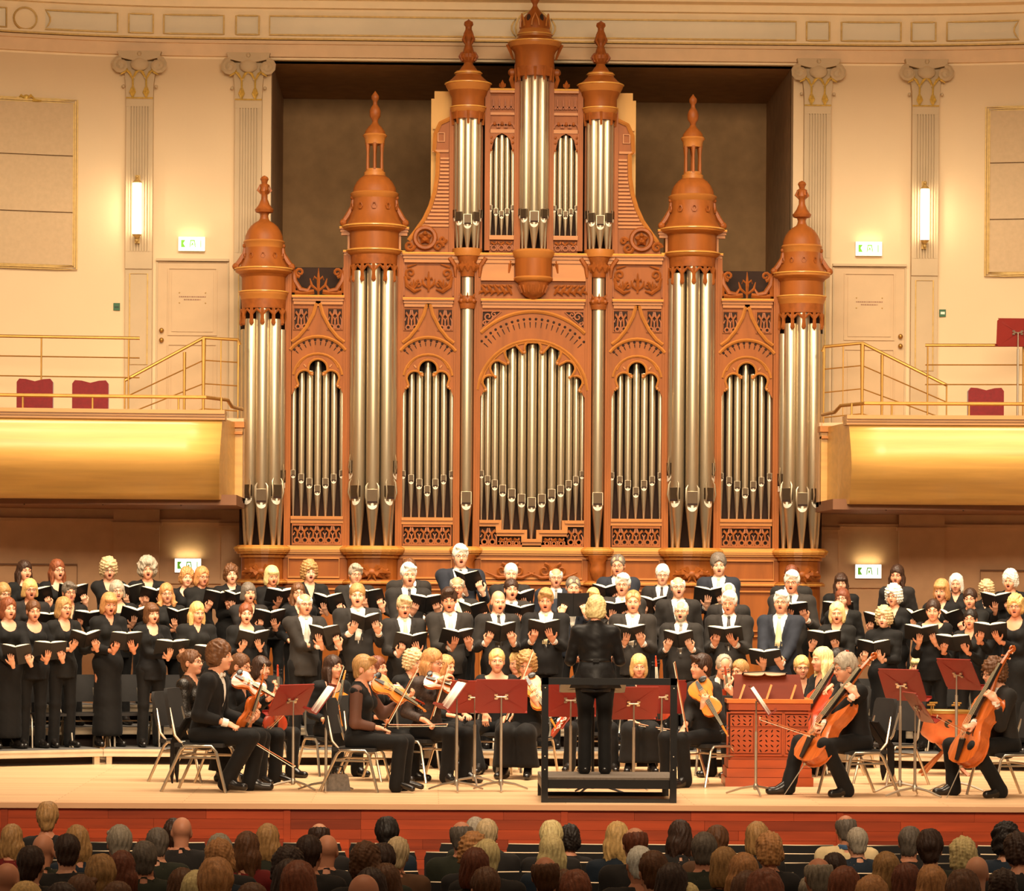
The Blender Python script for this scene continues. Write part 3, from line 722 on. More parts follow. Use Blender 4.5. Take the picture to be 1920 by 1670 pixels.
# ---- flat fields with arched tracery
def flat_field(cx, hw, y_led, y_bot, pipes, label_panel=True):
    X = R_(cx); H = R_(hw)
    # pipes
    n = len(pipes)
    for i, (px, pr, pt, pm, pf) in enumerate(pipes):
        pipe(X + R_(px), .1, R_(pr), Z_(pt), Z_(pm), Z_(pf))
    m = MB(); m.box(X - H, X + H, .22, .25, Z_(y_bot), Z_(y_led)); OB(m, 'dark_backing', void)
    # arch board with trefoil opening
    zs = Z_(744)
    def a(cx_, cy_, r, d0, d1, k=6): return arc(X + R_(cx_), Z_(cy_), R_(r), d0, d1, k)
    left = [(X - H, Z_(744)), (X - R_(42), Z_(731)), (X - R_(36), Z_(724))]
    left += a(-25, 712, 15, 200, 60, 7)[1:] + [(X - R_(12), Z_(706)), (X - R_(9), Z_(703))]
    left += a(0, 694, 18, 215, 95, 7)[1:]
    right = [(2 * X - p[0], p[1]) for p in left[::-1]]
    out = [(X - H, Z_(y_led + 6)), ] + left + right + [(X + H, Z_(y_led + 6))]
    m = MB(); m.board(out, -.02, .02); OB(m, 'arch_board', wood)
    m = MB()
    edge = left + right
    m.tube(xz(edge[1:-1], -.03), .014, 5)
    for s in (-1, 1):
        m.sphere((X + s * R_(10.5), -.035, Z_(705)), .02, 6, 4); m.sphere((X + s * R_(38), -.035, Z_(727)), .02, 6, 4)
        m.tube([(X + s * R_(22), -.024, Z_(691)), (X + s * R_(26), -.024, Z_(686))], .012, 4)
    m.tube(xz(arc(X, Z_(712), R_(46), 8, 172, 14), -.025), .016, 5)
    m.tube(xz(arc(X, Z_(706), R_(40), 20, 160, 12), -.025), .009, 5)
    m.tube(xz(arc(X, Z_(700), R_(66), 38, 142, 12), -.035), .02, 5)
    OB(m, 'arch_moulding', wood_h)
    m = MB()
    for s in (-1, 1):
        q = [(X + s * H, -.03, Z_(644)), (X + s * H * .75, -.04, Z_(635)), (X + s * H * .45, -.045, Z_(617)), (X + s * H * .18, -.045, Z_(592)), (X + s * .02, -.04, Z_(572))]
        m.tube(q, .022, 5)
    m.box(X - .03, X + .03, -.05, 0, Z_(577), Z_(566)); OB(m, 'ogee_hood', wood_h)
    m = MB(); keyholes(m, X, Z_(700), R_(50), R_(60), 38, 142, 10, -.022); OB(m, 'keyhole_piercings', void)
    for s in (-1, 1):
        x0, x1 = sorted((X + s * R_(19), X + s * R_(44)))
        m = MB(); m.box(x0, x1, -.024, -.018, Z_(620), Z_(583)); OB(m, 'spandrel_ground', void)
        m = MB(); tracery(m, x0, x1, Z_(620), Z_(583), -.03, 2, .013); OB(m, 'spandrel_tracery', wood_d)
        m = MB(); q = [(x0 - .01, -.03, Z_(621)), (x1 + .01, -.03, Z_(621)), (x1 + .01, -.03, Z_(581)), (x0 - .01, -.03, Z_(581))]; m.tube(q, .01, 4, closed=True, smooth=False); OB(m, 'spandrel_frame', wood)
    m = MB(); ledge(m, X - H, X + H, Z_(y_led), -.1, .035); OB(m, 'cornice', wood_h)
    # sill and pierced parapet
    m = MB(); m.box(X - H, X + H, -.06, .2, Z_(y_bot + 6), Z_(y_bot)); m.box(X - H, X + H, -.04, .2, Z_(y_bot + 13), Z_(y_bot + 6)); OB(m, 'sill', wood_h)
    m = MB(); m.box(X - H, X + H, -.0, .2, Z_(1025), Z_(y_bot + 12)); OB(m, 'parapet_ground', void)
    m = MB(); q = [(X - H + .02, -.02, Z_(1022)), (X + H - .02, -.02, Z_(1022)), (X + H - .02, -.02, Z_(y_bot + 16)), (X - H + .02, -.02, Z_(y_bot + 16))]
    m.tube(q, .02, 4, closed=True, smooth=False); tracery(m, X - H + .03, X + H - .03, Z_(1020), Z_(y_bot + 18), -.02, 6, .014); OB(m, 'parapet_tracery', wood_d)
def seven(dm=0):
    tops = {0: 676, 1: 700, 2: 702, 3: 730}; mouths = {0: 925, 1: 912, 2: 903, 3: 894}
    return [(k * 15.2, 6.6 if abs(k) < 2 else (6 if abs(k) == 2 else 5.2), tops[abs(k)] - 3, mouths[abs(k)], 971) for k in range(-3, 4)]
for s in (-1, 1):
    flat_field(s * 402, 49, 557, 970, seven()); flat_field(s * 196, 48, 560, 971, seven())
# ---- central field
cp = []
tops = [636, 644, 648, 662, 676, 712, 738]; mth = [951, 943, 933, 924, 913, 904, 892]; rad = [9.2, 8.4, 8.2, 7.4, 6.6, 6, 5]; pos = [0, 19, 37.5, 54.5, 69.5, 83, 94.5]; ft = [1010, 994, 994, 994, 978, 975, 975]
for k in range(-6, 7):
    j = abs(k); pipe(R_(math.copysign(pos[j], k) if k else 0), .1, R_(rad[j]), Z_(tops[j] - 6), Z_(mth[j]), Z_(ft[j]))
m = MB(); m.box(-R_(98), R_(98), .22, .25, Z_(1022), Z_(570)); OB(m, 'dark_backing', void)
def A(cx_, cy_, r, d0, d1, k=6): return arc(R_(cx_), Z_(cy_), R_(r), d0, d1, k)
left = [(-R_(98), Z_(745)), (-R_(92), Z_(735)), (-R_(87), Z_(731))] + A(-82, 716, 12, 230, 70, 6)[1:] + [(-R_(72), Z_(707))] + A(-66, 690, 14, 240, 80, 6)[1:] + [(-R_(49), Z_(684)), (-R_(45), Z_(680))]
left += A(-37, 661, 16, 235, 75, 6)[1:] + [(-R_(19), Z_(662)), (-R_(14), Z_(660))] + A(0, 654, 16, 205, 95, 5)[1:]
right = [(-p[0], p[1]) for p in left[::-1]]
m = MB(); m.board([(-R_(98), Z_(566))] + left + right + [(R_(98), Z_(566))], -.02, .02); OB(m, 'arch_board', wood)
m = MB(); m.tube(xz(left[1:] + right[:-1], -.03), .015, 5)
for s in (-1, 1):
    for px, py in ((88, 732), (70, 707), (46, 681), (16, 661)): m.sphere((s * R_(px), -.035, Z_(py)), .022, 6, 4)
for r, y, t, a0 in ((104, 742, .02, 6), (98, 740, .01, 12), (138, 722, .022, 45)):
    m.tube(xz(arc(0, Z_(y), R_(r), a0, 180 - a0, 24), -.03), t, 5)
OB(m, 'arch_moulding', wood_h)
m = MB(); keyholes(m, 0, Z_(728), R_(114), R_(130), 40, 140, 20, -.022); OB(m, 'keyhole_piercings', void)
for s in (-1, 1):
    x0, x1 = sorted((s * R_(58), s * R_(95)))
    m = MB(); tri = [(s * R_(95), Z_(584)), (s * R_(95), Z_(616)), (s * R_(60), Z_(585))]; m.board(tri if s < 0 else tri[::-1], -.024, -.018); OB(m, 'spandrel_ground', void)
    m = MB(); m.tube([(p[0], -.03, p[1]) for p in tri], .012, 4, closed=True, smooth=False)
    m.tube(xz(spiral(s * R_(84), Z_(594), .06, 1.2, 0, 10, s), -.03), .013, 4); m.tube(xz(spiral(s * R_(73), Z_(590), .04, 1.2, 1, 9, -s), -.03), .011, 4); m.tube(xz(spiral(s * R_(90), Z_(606), .03, 1.1, 1, 8, -s), -.03), .011, 4); OB(m, 'spandrel_tracery', wood_d)
m = MB(); ledge(m, -R_(98), R_(98), Z_(561), -.1, .035); OB(m, 'cornice', wood_h)
# stepped sill
m = MB()
for a, b, y in ((62, 98, 975), (14, 66, 993), (0, 18, 1010)):
    for s in (-1, 1):
        x0, x1 = sorted((s * R_(a), s * R_(b))); m.box(x0, x1, -.07, .2, Z_(y + 6), Z_(y)); m.box(x0, x1, -.045, .2, Z_(y + 12), Z_(y + 6))
        if a: xx = s * R_(a); m.box(xx - .035, xx + .035, -.05, .2, Z_(y + 24), Z_(y))
OB(m, 'stepped_sill', wood_h)
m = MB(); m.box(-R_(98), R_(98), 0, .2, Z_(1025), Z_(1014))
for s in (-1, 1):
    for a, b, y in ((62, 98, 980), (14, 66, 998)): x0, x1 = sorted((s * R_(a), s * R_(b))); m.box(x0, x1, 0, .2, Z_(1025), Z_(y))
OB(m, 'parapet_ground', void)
m = MB()
for s in (-1, 1):
    x0, x1 = sorted((s * R_(22), s * R_(62))); tracery(m, x0, x1, Z_(1022), Z_(1008), -.02, 3, .012); x0, x1 = sorted((s * R_(66), s * R_(96))); tracery(m, x0, x1, Z_(1021), Z_(990), -.02, 2, .014)
    m.tube([(s * R_(97), -.02, Z_(1023)), (s * R_(18), -.02, Z_(1023))], .018, 4)
OB(m, 'parapet_tracery', wood_d)
# ---- round towers
def rim_edge(X, yc, pf):
    y, r = max(pf, key=lambda q: q[1] - q[0] * .001); m = MB()
    m.tube([(X + R_(r + .4) * math.cos(2 * PI * i / 28), yc + R_(r + .4) * math.sin(2 * PI * i / 28), Z_(y - .6)) for i in range(28)], .009, 5, closed=True); OB(m, 'edge_highlight', edge_lit_m)  # pale ring painted as the light on the rim
def tower(cx, prof, pr, name, pipes, ytop, fringe, seg=28):
    X = R_(cx); yc = -.02
    for ang, r, pt, pm in pipes:
        a = math.radians(ang); px, py = X + R_(pr) * math.sin(a), yc - R_(pr) * math.cos(a) * .9
        pipe(px, py, R_(r), Z_(pt), Z_(pm), Z_(1026), a * .8, ears=True)
    m = MB(); m.box(X - R_(pr + 14), X + R_(pr + 14), .2, .24, Z_(1026), Z_(ytop)); OB(m, 'dark_backing', void)
    for nm, mt, pf in prof:
        m = MB(); m.lathe([(R_(r), Z_(y)) for y, r in pf], X, yc, seg); OB(m, nm, mt)
        if nm == 'rim' and len(pf) > 4: rim_edge(X, yc, pf)
    # tracery fringe hanging round the pipe tops
    y0, y1, rf = fringe
    m = MB(); n = 6
    for i in range(n):
        a0 = -PI / 2 + PI * i / n; a1 = a0 + PI / n
        def P(a, y, k=1.0): return (X + R_(rf) * k * math.sin(a), yc - R_(rf) * k * math.cos(a), Z_(y))
        am = (a0 + a1) / 2
        m.tube([P(a0, y1), P(a0 + .04, y1 - (y1 - y0) * .5), P(am - .1, y0 + 6), P(am, y0 + 2)], .014, 5)
        m.tube([P(a1, y1), P(a1 - .04, y1 - (y1 - y0) * .5), P(am + .1, y0 + 6), P(am, y0 + 2)], .014, 5)
        m.tube([P(a0, y0), P(a0, y1 - 3), P(a0, y1 + 6)], [.02, .022, .03], 5)
        m.sphere(P(a0, y1 + 6), .026, 6, 4)
        m.tube([P(a0 + .1, y0 + 4), P(a0 + .02, y0 + 12)], .014, 4); m.tube([P(a1 - .1, y0 + 4), P(a1 - .02, y0 + 12)], .014, 4)
    OB(m, 'tracery_fringe', wood_d)
def console_scrolls(cx, r0, r1, y0, y1):
    X = R_(cx)
    for s in (-1, 1):
        m = MB(); m.tube([(X + s * R_(r0), -.03, Z_(y0)), (X + s * R_(r0 + 1), -.04, Z_((y0 * 2 + y1) / 3)), (X + s * R_((r0 + r1) / 2), -.05, Z_((y0 + y1 * 2) / 3)), (X + s * R_(r1), -.05, Z_(y1 - 3))], [.02, .03, .035, .03], 6)
        m.sphere((X + s * R_(r1 - 2), -.05, Z_(y1 - 5)), R_(7), 8, 6); m.sphere((X + s * R_(r0 + 1), -.04, Z_(y0)), R_(4.5), 8, 6); OB(m, 'scroll_console', wood_d)
for s in (-1, 1):
    # outer towers
    c = s * 504
    prof = [('tracery_band', wood_d, [(584, 41), (566, 42)]), ('rim', wood_h, [(567, 42), (560, 44), (557, 46), (553, 46), (552, 40)]),
            ('drum', wood, [(552, 41), (525, 41), (519, 46)]), ('rim', wood_h, [(520, 45), (515, 53), (510, 54), (508, 50), (507, 46)]),
            ('upper_drum', wood, [(507, 46), (495, 39), (478, 35), (470, 35)]), ('rim', wood_h, [(470, 35), (462, 37), (459, 39), (456, 37)]),
            ('dome', wood, [(457, 36), (448, 35), (438, 31), (429, 25), (423, 18), (419, 11), (416, 9)]),
            ('finial', wood_d, [(417, 9), (410, 7.5), (405, 9), (403, 16), (398, 18), (395, 15), (388, 10), (378, 6), (370, 6), (364, 10), (357, 8), (352, 10), (349, 5), (345, 6), (341, 8), (337, 6), (334, .5)])]
    t1 = [(-88, 11.5, 622, 908), (-44, 12.6, 604, 938), (0, 12.2, 584, 946), (44, 12.6, 604, 938), (88, 11.5, 622, 908)]
    tower(c, prof, 31, 'outer', t1, 560, (584, 606, 41)); console_scrolls(c, 35, 54, 466, 510)
    m = MB()
    for i in range(10): a = 2 * PI * i / 10; m.tube([(R_(c) + R_(38) * math.sin(a + d) , -.02 - R_(38) * math.cos(a + d), Z_(486) + .035 * math.sin(q)) for q, d in [(PI * 2 * k / 6, .1 * math.cos(PI * 2 * k / 6)) for k in range(6)]], .008, 4, closed=True)
    for i in range(4): a = PI / 2 * i + .4; m.tube([(R_(c) + R_(7) * math.sin(a), -.02 - R_(7) * math.cos(a), Z_(368)), (R_(c) + R_(13) * math.sin(a), -.02 - R_(13) * math.cos(a), Z_(362)), (R_(c) + R_(9) * math.sin(a), -.02 - R_(9) * math.cos(a), Z_(352))], [.01, .02, .006], 4)
    OB(m, 'drum_rosettes', wood_d)
    # tall towers
    c = s * 298
    prof = [('tracery_band', wood_d, [(500, 43), (481, 44)]), ('rim', wood_h, [(482, 44), (478, 50), (474, 52), (471, 50), (470, 46)]),
            ('drum', wood, [(471, 46), (440, 46), (436, 50)]), ('rim', wood_h, [(437, 49), (433, 58), (429, 60), (426, 58), (425, 54)]),
            ('upper_drum', wood, [(426, 54), (414, 47), (398, 42), (378, 40), (374, 40)]), ('rim', wood_h, [(376, 40), (371, 44), (367, 46), (364, 42)]),
            ('dome', wood, [(365, 41), (355, 39), (345, 34), (338, 28), (333, 21)]), ('lantern_base', wood_h, [(333, 20), (326, 20), (325, 17), (320, 17)]),
            ('lantern_cap', wood_h, [(274, 18), (266, 18.5), (262, 20), (258, 23), (255, 21)]), ('small_dome', wood, [(256, 20), (249, 18), (242, 13), (236, 7), (232, 5)]),
            ('finial', wood_d, [(233, 5), (227, 6), (222, 10), (212, 10.5), (205, 8), (199, 4), (193, 4), (189, 7), (183, 7), (179, 4), (174, .5)])]
    t2 = [(-90, 12, 520, 890), (-50, 12.6, 512, 938), (0, 12.6, 498, 946), (50, 12.6, 512, 938), (90, 12, 520, 890)]
    tower(c, prof, 33, 'tall', t2, 490, (500, 524, 43)); console_scrolls(c, 40, 60, 374, 426)
    m = MB()
    for yb, hw in ((433, 65), (477, 58)): ledge(m, R_(c - hw), R_(c + hw), Z_(yb - 5), -.07, R_(5))
    m.box(R_(c - 50), R_(c + 50), 0, .3, Z_(478), Z_(428)); OB(m, 'tower_entablature', wood_h)
    for i in range(6):
        a = 2 * PI * i / 6 + PI / 2 * 0 + 0.0
        m = MB(); x, y = R_(c) + R_(15) * math.sin(a), -.02 - R_(15) * math.cos(a); m.tube([(x, y, Z_(322)), (x, y, Z_(290)), (x, y, Z_(272))], [.02, .016, .03], 6); OB(m, 'lantern_post', wood)
    m = MB()
    for i in range(10): a = 2 * PI * i / 10; m.tube([(R_(c) + R_(44) * math.sin(a + d), -.02 - R_(44) * math.cos(a + d), Z_(392) + .04 * math.sin(q)) for q, d in [(PI * 2 * k / 6, .1 * math.cos(PI * 2 * k / 6)) for k in range(6)]], .009, 4, closed=True)
    OB(m, 'drum_rosettes', wood_d)
    # slender single-pipe columns
    c = s * 123; X = R_(c)
    pipe(X, -.02, R_(11.5), Z_(508), Z_(946), Z_(1026), 0)
    for d in (-1, 1):
        m = MB(); m.tube([(X + d * R_(13.5), .03, Z_(1025)), (X + d * R_(13.5), .03, Z_(575))], .012, 6); OB(m, 'colonnette', wood)
    m = MB(); m.lathe([(R_(14), Z_(580)), (R_(16), Z_(572)), (R_(15), Z_(560)), (R_(13.5), Z_(556))], X, -.02, 16); m.lathe([(R_(13), Z_(575)), (R_(19), Z_(566)), (R_(13), Z_(560))], X, -.02, 16)
    for i in range(5): a = -PI / 2 + PI * i / 4; m.sphere((X + R_(16) * math.sin(a), -.02 - R_(16) * math.cos(a), Z_(566)), .028, 6, 4); m.tube([(X + R_(15) * math.sin(a), -.02 - R_(15) * math.cos(a), Z_(558)), (X + R_(20) * math.sin(a), -.02 - R_(20) * math.cos(a), Z_(551))], [.016, .006], 4)
    OB(m, 'carved_collar', wood_d)
    m = MB(); m.lathe([(R_(12), Z_(520)), (R_(15), Z_(505)), (R_(17), Z_(492)), (R_(22), Z_(482)), (R_(23), Z_(474)), (R_(18), Z_(472))], X, -.04, 16)
    for i in range(5): a = -PI / 2 + PI * i / 4; leaf(m, X + R_(15) * math.sin(a), -.04 - R_(15) * math.cos(a), Z_(510), .12, .03)
    for d in (-1, 1): m.tube([(X + d * R_(22), -.03, Z_(520)), (X + d * R_(24), -.05, Z_(500)), (X + d * R_(34), -.06, Z_(484))], [.02, .028, .03], 6)
    OB(m, 'carved_capital', wood_d)
    # cresting above the outer flats
    X = R_(s * 402); zb = Z_(556); m = MB()
    fleuron(m, X, -.0, zb, R_(50))
    for d in (-1, 1):
        m.tube(xz(spiral(X + d * R_(35), Z_(514), R_(9), 1.3, -PI / 2, 12, d), -.0), .02, 5, .012)
        m.tube([(X + d * R_(48), 0, Z_(505)), (X + d * R_(44), -.01, Z_(530)), (X + d * R_(34), -.01, Z_(546)), (X + d * R_(20), 0, Z_(548)), (X + d * R_(14), 0, Z_(538))], [.02, .03, .032, .026, .012], 6)
        m.tube([(X + d * R_(44), 0, Z_(552)), (X + d * R_(30), 0, Z_(553)), (X + d * R_(8), 0, Z_(550))], .03, 5)
        m.tube([(X + d * R_(47), 0, Z_(552)), (X + d * R_(46), 0, Z_(510))], .03, 5)
    OB(m, 'cresting', wood_d)
    # carved panel above the inner flats
    c = s * 196; X = R_(c); m = MB(); m.box(X - R_(49), X + R_(49), -.0, .1, Z_(560), Z_(482)); OB(m, 'upper_panel', wood)
    m = MB(); fleuron(m, X, -.02, Z_(548), R_(38))
    for d in (-1, 1):
        m.tube(xz(spiral(X + d * R_(34), Z_(514), R_(10), 1.3, -PI / 2, 12, d), -.02), .02, 5, .012); m.tube([(X + d * R_(44), -.02, Z_(520)), (X + d * R_(40), -.03, Z_(538)), (X + d * R_(26), -.03, Z_(548)), (X + d * R_(14), -.02, Z_(544))], [.018, .026, .024, .01], 5)
        m.tube([(X + d * R_(40), -.02, Z_(502)), (X + d * R_(22), -.02, Z_(497))], [.018, .006], 5)
        m.tube(xz(spiral(X + d * R_(18), Z_(534), R_(7), 1.2, PI / 2, 10, -d), -.02), .016, 5, .01); leaf(m, X + d * R_(28), -.02, Z_(544), .12, .05)
        m.tube([(X + d * R_(46), -.01, Z_(556)), (X + d * R_(46), -.01, Z_(486))], .012, 4)
    OB(m, 'panel_carving', wood_d)
# ---- middle belt between the two cases
m = MB(); m.box(-R_(110), R_(110), .0, .1, Z_(562), Z_(478)); OB(m, 'upper_panel', wood)
for s in (-1, 1):
    m = MB(); x0, x1 = sorted((s * R_(36), s * R_(98))); m.box(x0, x1, -.06, .05, Z_(527), Z_(521)); m.box(x0, x1, -.03, .05, Z_(521), Z_(492))
    OB(m, 'belt_moulding', wood_h)
m = MB()
for s in (-1, 1):
    for k in range(5):
        x = s * R_(40 + 12 * k); m.tube([(x, -.02, Z_(552)), (x + s * .03, -.04, Z_(543)), (x + s * .07, -.02, Z_(534))], [.012, .022, .006], 5); m.tube([(x + s * .02, -.02, Z_(546)), (x + s * .07, -.035, Z_(548)), (x + s * .1, -.02, Z_(554))], [.01, .018, .006], 5); m.tube([(x, -.02, Z_(538)), (x + s * .05, -.03, Z_(534))], [.014, .005], 5)
OB(m, 'leaf_frieze', wood_d)
m = MB(); ledge(m, -R_(245), R_(245), Z_(475), -.1, R_(6)); m.box(-R_(245), R_(245), -.03, .3, Z_(482), Z_(475.2)); m.box(-R_(240), R_(240), -.06, .3, Z_(487), Z_(482)); OB(m, 'main_cornice', wood_h)
for nm, mt, pf in (('corbel_rim', wood_h, [(487, 34), (482, 38), (474, 40), (470, 37), (469, 30)]), ('corbel_drum', wood, [(524, 33), (512, 34), (487, 35)]),
                   ('corbel_rim', wood_h, [(530, 30), (527, 35), (523, 37), (520, 34)]), ('corbel_bowl', wood_d, [(566, 1), (563, 5), (560, 9), (557, 15), (550, 22), (540, 27), (530, 29)])):
    m = MB(); m.lathe([(R_(r), Z_(y)) for y, r in pf], 0, -.06, 24)
    if nm == 'corbel_bowl':
        for i in range(9): a = -PI / 2 + PI * i / 8; m.tube([(R_(28) * math.sin(a), -.06 - R_(28) * math.cos(a), Z_(536)), (R_(23) * math.sin(a), -.06 - R_(23) * math.cos(a), Z_(550))], [.016, .008], 4)
    OB(m, nm, mt)
# ---- upper case
for s in (-1, 1):
    stile(s * 25, s * 37, 120, 470, -.02); stile(s * 82, s * 92, 165, 470, -.02); stile(s * 148, s * 158, 205, 475, .0); stile(s * 96, s * 101, 205, 475, .05)
    X = R_(s * 60); H = R_(23)
    for k in range(-2, 3):
        j = abs(k); pipe(X + R_(k * 10.6), .06, R_(5 - .3 * j), Z_((252, 257, 280)[j]), Z_((405, 400, 393)[j]), Z_(442))
    m = MB(); m.box(X - H, X + H, .14, .18, Z_(470), Z_(165)); OB(m, 'dark_backing', void)
    m = MB(); m.box(X - H, X + H, .02, .1, Z_(246), Z_(165))
    m.board([(X - H, Z_(246)), (X - H, Z_(290)), (X - R_(19), Z_(280)), (X - R_(15), Z_(262)), (X - R_(8), Z_(254)), (X, Z_(250)), (X + R_(8), Z_(254)), (X + R_(15), Z_(262)), (X + R_(19), Z_(280)), (X + H, Z_(290)), (X + H, Z_(246))], -.01, .03); OB(m, 'upper_panel', wood)
    for y0_, d1, za_, zb_ in ((-.05, .05, 175, 168), (-.02, .05, 250, 243), (-.05, .1, 450, 442), (-.01, .05, 216, 211)):
        m = MB(); m.box(X - H, X + H, y0_, d1, Z_(za_), Z_(zb_)); OB(m, 'moulding', wood_h)
    m = MB(); m.tube([(X - H, -.05, Z_(169)), (X + H, -.05, Z_(169))], .012, 5); OB(m, 'edge_highlight', edge_lit_m)
    m = MB()
    for k in range(4): x = X + R_(-16.5 + 11 * k); m.tube(xz(arc(x, Z_(205), R_(4.5), 0, 180, 5), -.0), .012, 4); m.tube([(x, 0, Z_(205)), (x, 0, Z_(186))], .012, 4)
    for k in range(3): m.tube(xz(arc(X + R_(-14 + 14 * k), Z_(240), R_(9), 0, 180, 7), -.0), .014, 4); m.sphere((X + R_(-14 + 14 * k), .0, Z_(232)), .025, 6, 4)
    for k in (-1, 1): 
        for zz in (258, 268, 282): m.sphere((X + k * R_(20), -.02, Z_(zz)), .016, 5, 4)
    fleuron(m, X, -.02, Z_(168), R_(17)); tracery(m, X - H + .01, X + H - .01, Z_(470), Z_(452), -.01, 3, .012); OB(m, 'panel_carving', wood_d)
    m = MB(); m.box(X - H, X + H, .02, .1, Z_(475), Z_(450)); OB(m, 'parapet_ground', wood)
    # side towers of the upper case
    c = s * 124
    prof = [('tracery_band', wood_d, [(226, 29), (212, 30)]), ('rim', wood_h, [(213, 30), (208, 33), (204, 33), (203, 31)]), ('drum', wood, [(204, 31), (186, 31), (180, 34), (172, 37)]),
            ('rim', wood_h, [(173, 37), (166, 41), (160, 43), (157, 41)]), ('conical_roof', wood, [(158, 41), (152, 33), (146, 27), (143, 24)]), ('rim', wood_h, [(144, 24), (140, 25), (136, 24), (135, 18)]),
            ('neck', wood, [(136, 18), (129, 14), (123, 9), (119, 8)]), ('finial', wood_d, [(120, 8), (116, 12), (111, 17), (104, 17), (100, 11), (94, 9), (84, 6), (78, 7), (72, 11), (64, 9), (57, 6), (52, 6), (48, 9), (43, 8), (40, 3), (38, .5)])]
    t3 = [(-88, 7.5, 235, 410), (-42, 8.6, 224, 418), (0, 9, 216, 424), (42, 8.6, 224, 418), (88, 7.5, 235, 410)]
    X = R_(c); yc = -.02
    for ang, r, pt, pm in t3: a = math.radians(ang); pipe(X + R_(18.5) * math.sin(a), yc - R_(18.5) * math.cos(a) * .9, R_(r), Z_(pt - 4), Z_(pm), Z_(470), a * .8)
    m = MB(); m.box(X - R_(26), X + R_(26), .14, .18, Z_(475), Z_(200)); OB(m, 'dark_backing', void)
    for nm, mt, pf in prof:
        m = MB(); m.lathe([(R_(r), Z_(y)) for y, r in pf], X, yc, 24); OB(m, nm, mt)
        if nm == 'rim': rim_edge(X, yc, pf)
    m = MB(); m.lathe([(R_(26), Z_(482)), (R_(28), Z_(474)), (R_(28), Z_(468)), (R_(22), Z_(467))], X, yc, 20); OB(m, 'tower_base', wood_h)
    m = MB()
    for i in range(5):
        a = -PI / 2 + PI * i / 4; m.tube([(X + R_(29) * math.sin(a), yc - R_(29) * math.cos(a), Z_(212)), (X + R_(28) * math.sin(a), yc - R_(28) * math.cos(a), Z_(236))], [.02, .014], 5)
    for i in range(4): a = PI / 2 * i + .78; m.tube([(X + R_(6) * math.sin(a), yc - R_(6) * math.cos(a), Z_(86)), (X + R_(14) * math.sin(a), yc - R_(14) * math.cos(a), Z_(76)), (X + R_(8) * math.sin(a), yc - R_(8) * math.cos(a), Z_(62))], [.01, .022, .006], 4)
    for i in range(12): a = 2 * PI * i / 12; m.tube([(X + R_(13) * math.sin(a), yc - R_(13) * math.cos(a), Z_(116)), (X + R_(18) * math.sin(a), yc - R_(18) * math.cos(a), Z_(108)), (X + R_(13) * math.sin(a), yc - R_(13) * math.cos(a), Z_(100))], .012, 4)
    OB(m, 'finial_carving', wood_d)
    # wing with concave outline, ribs and scroll
    out = [(155, 222), (176, 232), (185, 252), (187, 284), (180, 288), (181, 330), (186, 362), (194, 388), (205, 412), (222, 436), (234, 452), (240, 474), (155, 474)]
    o2 = [(s * R_(a), Z_(b)) for a, b in out]
    m = MB(); m.board(o2 if s > 0 else o2[::-1], .04, .12); OB(m, 'wing_board', wood)
    m = MB(); m.tube(xz(o2[:11], .03), .026, 5); m.tube([(s * R_(160), .03, Z_(284)), (s * R_(190), .03, Z_(284))], .02, 4); m.tube(xz([(s * R_(a), Z_(b)) for a, b in ((168, 250), (180, 250), (180, 266), (168, 266))], .03), .012, 4, closed=True)
    OB(m, 'wing_moulding', wood_h)
    for k in range(19):
        y = 298 + k * 7; xe = 176
        for (a1, b1), (a2, b2) in zip(out[4:], out[5:]):
            if b1 <= y <= b2: xe = a1 + (a2 - a1) * (y - b1) / max(1, b2 - b1) - 5
        if y > 425: xe = min(xe, 182)
        m = MB(); m.box(min(s * R_(159), s * R_(xe)), max(s * R_(159), s * R_(xe)), .02, .05, Z_(y + 1.8), Z_(y - 1.8)); OB(m, 'rib', wood_h)
    m = MB(); cx = s * R_(203)
    m.tube([(cx + R_(19) * math.cos(t * PI / 10), .01, Z_(447) + R_(19) * math.sin(t * PI / 10)) for t in range(20)], .03, 6, closed=True)
    for t in range(5): a = PI / 2 + t * PI * 2 / 5; m.tube([(cx, .01, Z_(447)), (cx + R_(6) * math.cos(a), -.02, Z_(447) + R_(6) * math.sin(a)), (cx + R_(12) * math.cos(a), .01, Z_(447) + R_(12) * math.sin(a))], [.012, .04, .012], 6)
    m.sphere((cx, -.0, Z_(447)), .03, 8, 6)
    for d, px, py, r in ((1, 232, 462, 10), (-1, 178, 463, 10), (1, 170, 450, 7)): m.tube(xz(spiral(s * R_(px), Z_(py), R_(r), 1.3, 0, 12, d * s), .01), .022, 5, .012)
    OB(m, 'wing_scroll', wood_d)
    m = MB(); m.box(min(s * R_(152), s * R_(187)), max(s * R_(152), s * R_(187)), .2, .28, Z_(474), Z_(168)); m.box(min(s * R_(187), s * R_(193)), max(s * R_(187), s * R_(193)), .2, 1.6, Z_(474), Z_(182)); OB(m, 'raw_board', pale_board)
    m = MB(); m.box(min(s * R_(150), s * R_(190)), max(s * R_(150), s * R_(190)), .16, .28, Z_(240), Z_(234)); OB(m, 'raw_batten', pale_board)
